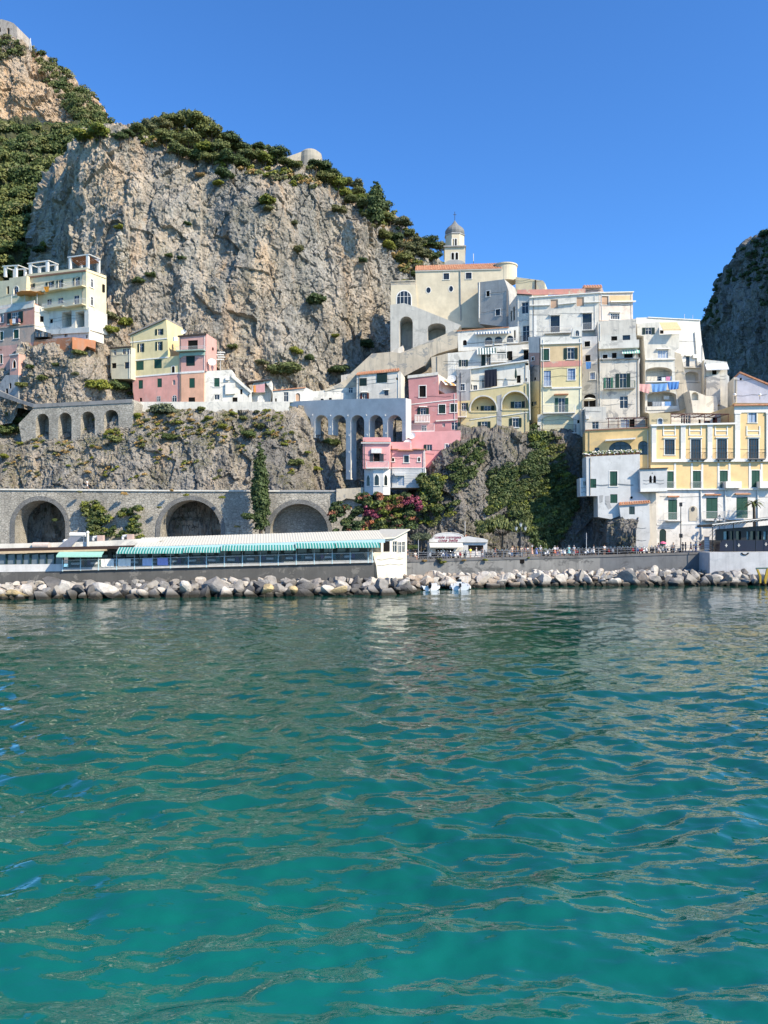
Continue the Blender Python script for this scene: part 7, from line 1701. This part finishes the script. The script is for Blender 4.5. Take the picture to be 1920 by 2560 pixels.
def sect(px): return ('under the glazed restaurant room' if px < 165 else 'under the cloths on the railing' if px < 430 else 'under the middle terrace' if px < 700 else 'under the right terrace end' if px < 930 else 'beside the restaurant end wall' if px < 1045 else 'beside the moored boats' if px < 1200 else 'below the kiosk and lamp' if px < 1330 else 'below the ivy knoll' if px < 1470 else 'below the tall white block' if px < 1640 else 'below the dark seawall stretch' if px < 1790 else 'at the pale quay wall')
for row, (fr_, zc, smin, smax) in enumerate(((.04, .2, .55, 1.35), (.27, .75, .6, 1.5), (.52, 1.25, .55, 1.4), (.76, 1.65, .5, 1.2), (.97, 1.95, .4, .85))):
    px = -30+row*9
    while px < 1925:
        if px > 1870 and row > 1: break
        s = smin+(smax-smin)*rr.random()**1.6; s *= .98 if px < 1010 else .9
        Yw, Yb = wline(px), backline(px)-1.0
        if px < 1010: Yb = min(Yb, Yw+6.5)
        Y = Yw+.6+(Yb-Yw-.6)*fr_; big = rr.random() < .12
        if big: s *= 1.25
        hs_ = float(np.interp(px, [0, 300, 1000, 1100, 1500, 1700, 1800], [.75, .8, .85, .95, .95, 1.0, .95]))
        if px < 70: k = rr.choice('yyypb' if row == 0 else 'ppb')
        elif px < 1010: k = rr.choice('dddmmp' if row < 2 else 'dmmppm')
        elif px < 1640: k = rr.choice('pbbmp' if row < 2 else 'pppbp')
        else: k = rr.choice('mdmmp')
        if 1040 < px < 1165 and row == 0: px += 14; continue
        c = near(px, HZ, Y); c.z = zc*hs_*s/1.0*.95 if row == 0 else zc*hs_+rr.uniform(-.2, .2)
        wpx = s*F/Y
        PB.append((s*(1.25-.1*row), c, s*rr.uniform(1.0, 1.45), s*rr.uniform(.8, 1.1), s*rr.uniform(.75, 1.05)*hs_, k, '%s boulder, %s of the breakwater, %s' % (RMN[k], ('front row', 'second row', 'third row', 'fourth row', 'top row')[row], sect(px))))
        px += wpx*rr.uniform(1.35, 1.75); NB += 1
PB.sort(key=lambda q: -q[0])
for q in PB[:285]: boulder(*q[1:], 'breakwater boulders', rr)
rub = MB()
for q in PB[285:]:
    _, c, sx_, sy_, sz_, k, _l = q; me = BM[rr.randrange(14)]; a_ = rr.uniform(0, 6.28); M3 = Matrix.Rotation(a_, 3, 'Z')@Matrix.Rotation(rr.uniform(-.8, .8), 3, 'X')@Matrix.Diagonal((sx_, sy_, sz_))
    rub.add([M3@v.co+c for v in me.vertices], [tuple(p.vertices) for p in me.polygons], RM[k])
tag(rub.build('rubble', None, loc=PB[0][1]), 'smaller stones filling the gaps between the breakwater boulders', 'rubble', None, 'stuff')
for px, y, s, k, l in ((540, 1455, 1.6, 'm', 'biggest grey boulder of the breakwater, under the middle restaurant awnings'), (663, 1480, 1.15, 'y', 'yellowish boulder at the waterline left of the smaller yellow one'), (733, 1478, .8, 'y', 'smaller bright yellow boulder at the waterline'), (845, 1483, 1.2, 'y', 'flat yellowish slab lapped by the water under the right of the restaurant'), (44, 1490, 1.6, 'y', 'long flat golden boulder at the waterline, far left'), (1012, 1464, 1.7, 'd', 'huge dark boulder at the corner before the boats'), (1455, 1445, 1.35, 'm', 'big wedge shaped boulder below the foot of the ivy knoll'), (1208, 1455, 1.3, 'y', 'yellowish boulder right of the moored boats'), (170, 1465, 1.4, 'p', 'large pale pointed boulder under the left of the restaurant')):
    Y = wline(px)+(1.0 if y > 1470 else 2.6); c = near(px, y, Y); boulder(c, s*1.2, s, s*.85 if 'flat' not in l else s*.4, k, l, None, rr)
# rubble core of the breakwater
mb = MB(); xs = list(range(-60, 1960, 40))
def core(px, t): Yw, Yb = wline(px), backline(px); return near(px, HZ, Yw+.8+(Yb-Yw-.8)*t)
for a, b in zip(xs[:-1], xs[1:]):
    P4 = []
    for px in (a, b):
        for t, z in ((0, -.6), (.5, .9), (1, 1.6)): c = core(px, t); P4.append((c.x, c.y, z))
    mb.add(P4, [(0, 3, 4, 1), (1, 4, 5, 2)], RM['d'])
tag(mb.build('breakwater_core'), kind='structure')
# ---- boats (seen from the stern, bows to the shore)
def boat(px, Y, L, W, rz, label, motor_dx, tilt, canopy):
    c = near(px, HZ, Y); c.z = 0.0; root = empty('motor_boat', c, label, 'boat', None, None, rz); wb = plain('white gelcoat', (.72, .74, .76), .25, .5, var=.04); ins = plain('grey blue deck', (.42, .46, .52), .5)
    m = MB(); st = []; n = 9
    for i in range(n):
        t = i/(n-1); w_ = W/2*(1 if t < .45 else math.cos((t-.45)/.55*math.pi/2)**.7); w_ = max(w_, .03); y = t*L; hgt = .62+.35*t*t; st.append([(-w_, y, hgt), (-w_*.92, y, .12+.3*t*t), (-w_*.45, y, -.14+.3*t**3), (0, y, -.25+.4*t**3), (w_*.45, y, -.14+.3*t**3), (w_*.92, y, .12+.3*t*t), (w_, y, hgt)])
    vs = [v for s in st for v in s]; m.add(vs, [(i*7+j, i*7+j+1, (i+1)*7+j+1, (i+1)*7+j) for i in range(n-1) for j in range(6)], wb)
    m.add(st[0], [(0, 1, 2, 3, 4, 5, 6)], wb); m.add([(s[k][0]*.88, s[k][1]+.05, .30) for s in st for k in (0, 6)], [(2*i, 2*i+1, 2*i+3, 2*i+2) for i in range(n-1)], ins)
    m.add([p for s in st for p in ((s[0][0], s[0][1], s[0][2]), (s[0][0]*.86, s[0][1]+.02, s[0][2]))], [(2*i, 2*i+1, 2*i+3, 2*i+2) for i in range(n-1)], wb); m.add([p for s in st for p in ((s[6][0], s[6][1], s[6][2]), (s[6][0]*.86, s[6][1]+.02, s[6][2]))], [(2*i, 2*i+1, 2*i+3, 2*i+2) for i in range(n-1)], wb)
    for sg in (-1, 1): m.bar((sg*W/2, 0, .55), (sg*W/2*.98, L*.5, .68), .11, wb, 8)
    def pt(name, fn): mm = MB(); fn(mm); o = mm.build(name); o.parent = root; return o
    hb = m.build('hull'); hb.parent = root
    pt('console', lambda q: (q.box(-.35, .35, L*.42, L*.58, .3, 1.05, wb), q.box(-.3, .3, L*.56, L*.58, 1.05, 1.4, M_glass)))
    pt('seat', lambda q: (q.box(-W*.38, W*.38, .45, .9, .3, .62, wb), q.box(-W*.38, W*.38, .35, .46, .6, .95, wb)))
    pt('outboard_motor', lambda q: (q.obox((motor_dx, -.25, .75), (.17, 0, 0), (0, .24, tilt), (0, -tilt, .26), dk), q.bar((motor_dx, -.2, .55), (motor_dx, -.3-tilt, -.25), .07, dk, 6), q.obox((motor_dx, -.25, .42), (.05, 0, 0), (0, .25, 0), (0, 0, .05), dk)))
    if canopy:
        pt('canopy_frame', lambda q: [q.bar((sg*W*.45, L*.35, .6), (sg*W*.42, L*.38, 2.0), .03, M_wiron, 5) for sg in (-1, 1)]+[q.bar((-W*.42, L*.38, 2.0), (W*.42, L*.38, 2.0), .03, M_iron, 5), q.bar((-W*.42, L*.38, 2.0), (-W*.4, L*.6, 1.95), .03, M_iron, 5), q.bar((W*.42, L*.38, 2.0), (W*.4, L*.6, 1.95), .03, M_iron, 5)])
        pt('folded_canopy', lambda q: (q.box(-W*.42, W*.42, L*.36, L*.44, 1.98, 2.08, plain('beige canvas', (.38, .31, .24), .9))))
    for k, (fx, fy, m_) in enumerate(((-W/2-.12, .8, M_trim), (W/2+.14, .9, M_trim), (W/2+.14, 1.8, plain('blue fender', (.06, .14, .32), .5)))):
        pt('fender', lambda q: q.lathe([(.03, .08), (.13, .16), (.14, .5), (.05, .6)], (fx, fy, 0), m_, 9))
    return root
boat(1078, 112.2, 4.6, 2.5, .18, 'open white motor boat with tilted outboard, the left one at the rocks', -.25, .18, False)
boat(1151, 112.4, 5.2, 2.6, -.05, 'white motor boat with a folded canopy frame, the right one at the rocks', -.05, 0, True)
# ---- people
SK = [plain('skin', (.50, .29, .19), .6), plain('tanned skin', (.36, .19, .12), .6), plain('pale skin', (.60, .40, .30), .6)]
HR = {'dark': plain('dark hair', (.02, .014, .01), .7), 'brown': plain('brown hair', (.07, .04, .02), .7), 'blond': plain('blond hair', (.38, .26, .11), .7), 'grey': plain('grey hair', (.35, .34, .33), .7)}
def skin_mesh(nodes, edges, name, lev=1):
    me = bpy.data.meshes.new(name); me.from_pydata([n[0] for n in nodes], edges, []); o = bpy.data.objects.new(name, me); COL.objects.link(o)
    mo = o.modifiers.new('s', 'SKIN'); 
    for i, n in enumerate(nodes):
        r = n[1] if isinstance(n[1], tuple) else (n[1], n[1]); me.skin_vertices[0].data[i].radius = r; me.skin_vertices[0].data[i].use_root = (i == 0)
    sb = o.modifiers.new('d', 'SUBSURF'); sb.levels = lev; sb.render_levels = lev
    dg = bpy.context.evaluated_depsgraph_get(); out = bpy.data.meshes.new_from_object(o.evaluated_get(dg)); bpy.data.objects.remove(o); out.name = name
    out.polygons.foreach_set('use_smooth', [True]*len(out.polygons)); return out
POSES = {}
def pose(kind):
    if kind in POSES: return POSES[kind]
    st, la, ra, sit = {'stand': (.04, (0, -.05, 0), (0, .03, 0), 0), 'walk': (.30, (0, .22, 0), (0, -.24, 0), 0), 'walk2': (-.26, (0, -.2, 0), (0, .22, 0), 0), 'wave': (.05, (0, -.05, 0), 'up', 0), 'lean': (.05, (.0, -.25, .12), (.0, -.27, .1), 0), 'sit': (0, (0, -.2, .05), (0, -.2, .05), 1)}[kind]
    hp = .92 if not sit else .52
    kn = lambda sg: (sg*.10, -.42 if sit else st*sg*.45-.02, .50 if not sit else .50); an = lambda sg: (sg*.10, (-.42 if sit else st*sg*1.0+(.05 if st*sg > 0 else 0)), .09+(.06 if (st*sg > .2) else 0))
    N = [((0, 0, hp), (.15, .11)), ((0, 0, hp+.24), (.125, .09)), ((0, 0, hp+.46), (.16, .10)), ((0, -.01, hp+.57), .055), ((0, -.02, hp+.66), (.078, .088)), ((0, -.015, hp+.76), (.075, .088))]
    E = [(0, 1), (1, 2), (2, 3), (3, 4), (4, 5)]
    for sg in (-1, 1):
        b = len(N); a = la if sg < 0 else ra; sh = (sg*.19, 0, hp+.47)
        if a == 'up': el = (sg*.27, -.03, hp+.62); wr = (sg*.22, -.06, hp+.88); hd = (sg*.21, -.06, hp+.95)
        else: el = (sg*.25+a[0], .02+a[1]*.35, hp+.20+a[2]*.3); wr = (sg*.24+a[0]-sg*(.08 if kind == 'lean' else 0), -.02+a[1], hp-.02+a[2]+(.12 if abs(a[1]) > .21 else 0)); hd = (wr[0], wr[1]-.01, wr[2]-.07)
        N += [(sh, .062), (el, .044), (wr, .030), (hd, (.036, .020))]; E += [(2, b), (b, b+1), (b+1, b+2), (b+2, b+3)]
        b = len(N); ft = an(sg); N += [((sg*.095, 0, hp-.06), .088), (kn(sg), .058), (ft, .040), ((ft[0], ft[1]-.13, max(.035, ft[2]-.05)), (.042, .03))]; E += [(0, b), (b, b+1), (b+1, b+2), (b+2, b+3)]
    body = skin_mesh(N, E, 'body')
    # five short fingers on each hand and a small nose and ears, joined into the body mesh
    bm = bmesh.new(); bm.from_mesh(body)
    def stick(a, b, r):
        m = MB(); m.bar(a, b, r, None, 5, r*.7); vs = [bm.verts.new(v) for v in m.v]; [bm.faces.new([vs[i] for i in f]) for f in m.f]
    for sg, hi in ((-1, 9), (1, 17)):
        h = Vector(N[hi][0]); w_ = Vector(N[hi-1][0]); d = (h-w_).normalized(); sd = Vector((0, 1, 0))
        for k in range(4): s0 = h+sd*(-.027+.018*k); stick(s0, s0+d*(.045+.02*(1-abs(k-1.5)/2))+Vector((-sg*.012, 0, 0)), .0085)
        stick(h-sd*.025-d*.04, h-sd*.06-d*.0, .010)
    hc = Vector(N[4][0]); stick(hc+Vector((0, -.085, .03)), hc+Vector((0, -.112, .01)), .014)
    for sg in (-1, 1): stick(hc+Vector((sg*.075, 0, .02)), hc+Vector((sg*.092, .01, .03)), .022)
    bm.to_mesh(body); bm.free()
    top = skin_mesh([(N[0][0], (.165, .125)), (N[1][0], (.145, .11)), (N[2][0], (.175, .118)), (N[6][0], .078), ((Vector(N[6][0])*.45+Vector(N[7][0])*.55)[:], .062), (N[14][0], .078), ((Vector(N[14][0])*.45+Vector(N[15][0])*.55)[:], .062)], [(0, 1), (1, 2), (2, 3), (3, 4), (2, 5), (5, 6)], 'shirt') 
    def leg(fr_, r0, r1, name): 
        L = []; Ed = [(0, 1), (1, 2), (0, 3), (3, 4)]; L.append(((0, 0, hp-.01), (.165, .125)))
        for q in (10, 18):
            a, k, t = Vector(N[q][0]), Vector(N[q+1][0]), Vector(N[q+2][0]); e = k.lerp(t, fr_); L += [(k.lerp(a, .35)[:], r0), (e[:], r1)]
        return skin_mesh(L, Ed, name)
    POSES[kind] = dict(N=N, body=body, shirt=top, shorts=leg(-.0, .10, .088, 'shorts'), trousers=leg(.85, .098, .062, 'trousers'), hp=hp); return POSES[kind]
def cm(me, m):
    c = me.copy(); c.materials.clear(); c.materials.append(m); return c
def person(px, kind, rz, topc, botc, bot, hair, label, back=1.3, sk=0, hgt=1.0, base=None, hat=None):
    P = pose(kind); c = base or pp(px, back); root = empty('person', c, label, 'person', None, None, rz)
    s = hgt*1.0
    def ch(n, me, m): o = link(n, cm(me, m), root); o.scale = (s, s, s); return o
    ch('body', P['body'], SK[sk]); 
    if topc: ch('shirt', P['shirt'], plain('cloth '+str(topc), topc, .85))
    if bot == 'dress' or bot == 'skirt':
        m = MB(); hp = P['hp']; z0 = hp-.50 if bot == 'skirt' else .38; m.lathe([(.16, hp+.10), (.19, hp-.05), (.25, (hp+z0)/2-.05), (.31, z0), (.30, z0+.01)], (0, 0, 0), plain('cloth '+str(botc), botc, .85), 14, 0, .8); o = m.build(bot, None, True); o.parent = root; o.scale = (s, s, s)
    else: ch(bot, P[bot], plain('cloth '+str(botc), botc, .85))
    h = Vector(P['N'][5][0]); m = MB(); prof = [(.02, .125), (.065, .105), (.092, .06), (.100, 0), (.095, -.06), (.06, -.11 if hair != 'brown' else -.2)]
    vs = []; m.lathe([(a, b-.03) for a, b in prof[::-1]], h+Vector((0, .022, 0)), HR[hair], 12); o = m.build('hair', None, True); o.parent = root; o.scale = (s, s, s)
    if hat: m = MB(); m.lathe([(.19, .03), (.19, .04), (.10, .06), (.09, .13), (.03, .16)], h, plain('hat '+str(hat), hat, .8), 14); o = m.build('hat', None, True); o.parent = root; o.scale = (s, s, s)
    return root
W_ = (.70, .70, .68); 
PE = [(1176, 'stand', .5, (.62, .66, .05), (.62, .58, .50), 'shorts', 'dark', 'person in a bright yellow shirt and cream shorts by the railing before the kiosk', {}),
 (1191, 'walk', 1.4, W_, (.70, .62, .55), 'skirt', 'grey', 'person in a white top and pale skirt right of the yellow shirted person', {}),
 (1205, 'stand', 2.2, (.55, .38, .28), W_, 'shorts', 'brown', 'person in a tan top and white shorts left of the white scooter', {'sk': 1}),
 (1238, 'walk', 1.6, (.35, .08, .08), (.05, .06, .10), 'shorts', 'dark', 'person in a red vest and dark shorts walking left of the waving person', {'sk': 1}),
 (1280, 'wave', .2, (.55, .42, .32), (.12, .20, .34), 'trousers', 'blond', 'person waving one raised arm in jeans, left of the lamp', {'hgt': 1.05}),
 (1287, 'stand', 1.0, (.10, .05, .05), (.03, .03, .04), 'trousers', 'dark', 'person all in dark clothes behind the waving person', {'back': 2.2}),
 (1294, 'walk', 1.7, (.58, .50, .30), (.15, .22, .33), 'trousers', 'blond', 'fair haired person in jeans striding left of the lamp pole', {}),
 (1304, 'lean', .1, (.62, .48, .36), (.40, .42, .44), 'trousers', 'grey', 'person leaning on the railing right at the lamp pole', {'back': .8}),
 (1312, 'walk2', -1.5, (.52, .22, .25), (.20, .24, .30), 'shorts', 'brown', 'person in a rose top walking right of the lamp', {}),
 (1319, 'stand', .6, (.6, .6, .56), (.32, .22, .18), 'shorts', 'dark', 'person in a pale top and brown shorts between two walkers right of the lamp', {'back': 2}),
 (1330, 'walk', 1.3, (.70, .36, .24), (.75, .42, .30), 'dress', 'grey', 'person in a coral dress and white sun hat', {'hat': (.8, .8, .76)}),
 (1341, 'walk2', -1.2, (.18, .28, .60), (.22, .30, .62), 'dress', 'dark', 'person in a blue dress right of the coral dress', {}),
 (1351, 'stand', -.4, W_, (.30, .34, .40), 'shorts', 'grey', 'tall person in a white shirt and grey shorts by the railing', {'hgt': 1.06}),
 (1387, 'lean', .3, W_, (.60, .18, .10), 'skirt', 'grey', 'person with a white top and a rust red skirt by the ivy foot', {}),
 (1393, 'stand', -.6, (.60, .58, .66), (.30, .25, .45), 'trousers', 'brown', 'person in lilac trousers beside the rust red skirt', {'back': 1.8}),
 (1401, 'sit', .4, (.66, .62, .55), W_, 'shorts', 'dark', 'person sitting on the kerb in white shorts', {'back': .8}),
 (1422, 'lean', .2, (.20, .50, .52), (.22, .52, .54), 'dress', 'grey', 'person in an aqua dress by the railing', {}),
 (1435, 'stand', 2.8, (.50, .52, .55), (.35, .38, .42), 'trousers', 'grey', 'person in grey standing right of the aqua dress', {'back': 2}),
 (1484, 'walk', 1.5, W_, W_, 'dress', 'brown', 'person in a long white dress before the bare rock', {}),
 (1511, 'stand', 0, W_, (.08, .08, .09), 'shorts', 'dark', 'person in a white shirt and black shorts right of the white dress', {}),
 (1018, 'lean', 0, (.10, .10, .12), (.30, .32, .36), 'trousers', 'dark', 'person in a dark top at the restaurant corner', {'back': 1.0}),
 (1038, 'sit', .6, (.72, .70, .66), (.55, .36, .26), 'shorts', 'brown', 'person sitting on the railing step beside the white pole', {'back': .7}),
 (1646, 'stand', .3, (.66, .40, .38), (.60, .50, .46), 'skirt', 'brown', 'person in a pink top left of the green street door', {'back': 1.6}),
 (1663, 'walk', 1.5, (.62, .66, .70), (.36, .38, .44), 'trousers', 'grey', 'tall person in pale grey before the arched green street door', {'back': 1.6, 'hgt': 1.07}),
 (1683, 'stand', -.3, (.50, .44, .36), (.55, .50, .44), 'shorts', 'dark', 'person in beige right of the green street door', {'back': 2}),
 (1707, 'lean', .3, (.03, .03, .04), (.06, .05, .05), 'trousers', 'dark', 'person in black beside the camera mast', {}),
 (1714, 'stand', .8, (.20, .10, .07), (.05, .05, .05), 'trousers', 'brown', 'person in a brown shirt right of the camera mast', {'back': 2}),
 (1727, 'walk', 1.6, (.50, .48, .52), (.55, .05, .05), 'shorts', 'brown', 'person in bright red shorts near the pavilion', {}),
 (1739, 'stand', 0, (.60, .62, .66), (.08, .14, .42), 'trousers', 'dark', 'person in blue trousers between the red shorts and the red shirt', {'back': 1.8}),
 (1750, 'walk2', -1.4, (.42, .03, .04), (.35, .33, .32), 'shorts', 'dark', 'person in a dark red shirt near the notice board', {}),
 (1782, 'walk', 1.4, (.02, .02, .03), (.30, .28, .28), 'shorts', 'dark', 'person in a black top at the left post of the pavilion', {'back': .9}),
 (1789, 'walk2', -1.2, (.03, .04, .07), (.20, .20, .22), 'shorts', 'dark', 'person in navy at the pavilion entrance', {'back': 1.8})]
for px, kd, rz, tc, bc, bt, hr, lb_, ex in PE: person(px, kd, rz, tc, bc, bt, hr, lb_, **ex)
b = near(218, 1225, 130.6*1.07); person(0, 'walk', 1.4, W_, W_, 'shorts', 'dark', 'lone person in white on the coast road above the left arch', base=Vector((b.x, b.y, 15.3*1.0+1.0)))
p = pp(1652, 1.5)+Vector((0, 0, .0)); root = empty('parasol', p, 'small pink sun umbrella held by a walker near the green street door', 'umbrella'); m = MB(); m.bar(p+Vector((.15, 0, 1.0)), p+Vector((.35, 0, 2.0)), .02, M_iron, 5); m.build('stick', root); m = MB(); m.lathe([(.6, 1.62), (.5, 1.8), (.25, 1.95), (.02, 2.02)], p+Vector((.35, 0, 0)), plain('pink cloth', (.75, .16, .26), .8), 10); m.build('canopy', root)
# ---- scooters
def scooter(bodym, seatm, name='scooter'):
    root = empty(name, (0, 0, 0)); blk = plain('tyre rubber', (.015, .015, .015), .8); chm = plain('chrome', (.5, .5, .52), .25, .5, metal=.8)
    def wheel(y):
        m = MB(); n = 16
        vs = []
        for i in range(n):
            a = 2*math.pi*i/n
            for rr_, xx in ((.20, -.05), (.25, -.05), (.265, 0), (.25, .05), (.20, .05)): vs.append((xx, y+rr_*math.cos(a), .265+rr_*math.sin(a)))
        m.add(vs, [(i*5+j, i*5+j+1, ((i+1) % n)*5+j+1, ((i+1) % n)*5+j) for i in range(n) for j in range(4)], blk); w_ = m.build('wheel'); w_.parent = root
        m = MB(); m.bar((-.045, y, .265), (.045, y, .265), .19, chm, 12); h = m.build('rim'); h.parent = w_
    wheel(-.62); wheel(.62)
    def prt(nm, fn, sm=False): m = MB(); fn(m); o = m.build(nm, None, sm); o.parent = root
    prt('body', lambda m: (m.add([(x*w_, y, z) for y, z, w_ in ((.15, .34, .12), (.25, .66, .15), (.85, .74, .10), (.88, .52, .09), (.45, .36, .17)) for x in (-1, 1)], [(0, 2, 3, 1), (2, 4, 5, 3), (4, 6, 7, 5), (6, 8, 9, 7), (8, 0, 1, 9), (0, 8, 6, 4, 2), (1, 3, 5, 7, 9)], bodym), m.obox((0, -.08, .30), (.17, 0, 0), (0, .27, 0), (0, 0, .04), bodym)))
    prt('front_shield', lambda m: (m.add([(x*w_, y, z) for y, z, w_ in ((-.36, .32, .20), (-.46, .62, .23), (-.40, .92, .12), (-.52, .92, .12), (-.60, .60, .20), (-.50, .32, .14)) for x in (-1, 1)], [(0, 2, 3, 1), (2, 4, 5, 3), (4, 6, 7, 5), (6, 8, 9, 7), (8, 10, 11, 9), (10, 0, 1, 11), (0, 10, 8, 6, 4, 2), (1, 3, 5, 7, 9, 11)], bodym), m.obox((0, -.66, .50), (.07, 0, 0), (0, .2, .03), (0, 0, .03), bodym)))
    prt('seat', lambda m: m.add([(x*w_, y, z) for y, z, w_ in ((.12, .68, .12), (.2, .80, .15), (.5, .80, .16), (.85, .86, .12), (.85, .74, .12)) for x in (-1, 1)], [(0, 2, 3, 1), (2, 4, 5, 3), (4, 6, 7, 5), (6, 8, 9, 7), (0, 8, 6, 4, 2), (1, 3, 5, 7, 9)], seatm))
    prt('handlebar', lambda m: (m.bar((-.34, -.38, 1.0), (.34, -.38, 1.0), .025, chm, 6), m.bar((0, -.42, .9), (0, -.40, 1.02), .05, bodym, 6), m.lathe([(.02, -.08), (.08, -.03), (.09, .03), (.05, .08)], (0, -.47, 1.0), chm, 8)))
    for sg in (-1, 1): prt('mirror', lambda m: (m.bar((sg*.22, -.40, 1.02), (sg*.30, -.42, 1.22), .012, chm, 4), m.obox((sg*.30, -.42, 1.26), (.07, 0, 0), (0, .012, 0), (0, 0, .045), chm)))
    return root
wp_ = plain('white scooter paint', (.70, .70, .70), .25, .5); bp_ = plain('black scooter paint', (.015, .015, .018), .25, .5); rp2 = plain('red scooter paint', (.35, .02, .02), .3, .5); sp_ = plain('silver scooter paint', (.34, .36, .38), .3, .5); blp = plain('blue scooter paint', (.03, .07, .20), .3, .5); sd_ = plain('black vinyl', (.02, .02, .02), .5)
SC = [('white', scooter(wp_, sd_)), ('black', scooter(bp_, sd_)), ('silver', scooter(sp_, sd_)), ('red', scooter(rp2, plain('tan vinyl', (.30, .18, .10), .5))), ('blue', scooter(blp, sd_))]
used = set(); rr = random.Random(8)
sx = list(range(1052, 1170, 11))+list(range(1214, 1240, 11))+list(range(1250, 1290, 12))+list(range(1355, 1385, 10))+list(range(1405, 1480, 12))+list(range(1492, 1700, 10))
wts = [0, 0, 1, 1, 1, 1, 1, 2, 2, 3, 4]
for i, x in enumerate(sx):
    k = rr.choice(wts) if x != 1218 else 0
    nm, pr = SC[k]; o = pr if k not in used else dup(pr); used.add(k); o.location = pp(x, 3.0+rr.uniform(-.3, .5)); o.rotation_euler = (0, rr.uniform(-.1, .1), rr.uniform(-.5, .6)+(math.pi if rr.random() < .25 else 0))
    wh = ('left of the kiosk door' if x < 1100 else 'before the kiosk' if x < 1200 else 'right of the kiosk' if x < 1240 else 'left of the lamp' if x < 1300 else 'under the ivy' if x < 1400 else 'before the bare rock foot' if x < 1500 else 'before the tall white block' if x < 1600 else 'near the green street door')
    tag(o, '%s parked scooter %s' % (nm, wh), 'scooter', 'scooters parked along the promenade')
for k, (nm, pr) in enumerate(SC):
    if k not in used:
        for c in list(pr.children): bpy.data.objects.remove(c)
        bpy.data.objects.remove(pr)
# plants on the seawall
for x, y, r, lf, l in ((1107, 1408, 9, 'y', 'green plant growing out of the seawall under the kiosk'), (1100, 1400, 9, 'o', 'yellowish weed on the coping above the seawall plant'), (1062, 1404, 7, 't', 'dry weed on the seawall near the restaurant'), (1160, 1402, 6, 't', 'dry weed on the seawall right of the plant'), (1213, 1402, 7, 'y', 'green weed on the seawall above the boats'), (1322, 1396, 5, 'y', 'small weed beside the seawall drain')):
    Y = prom(x)[0]-.2; bush(x, y, r, lf, None, l, Y=Y)
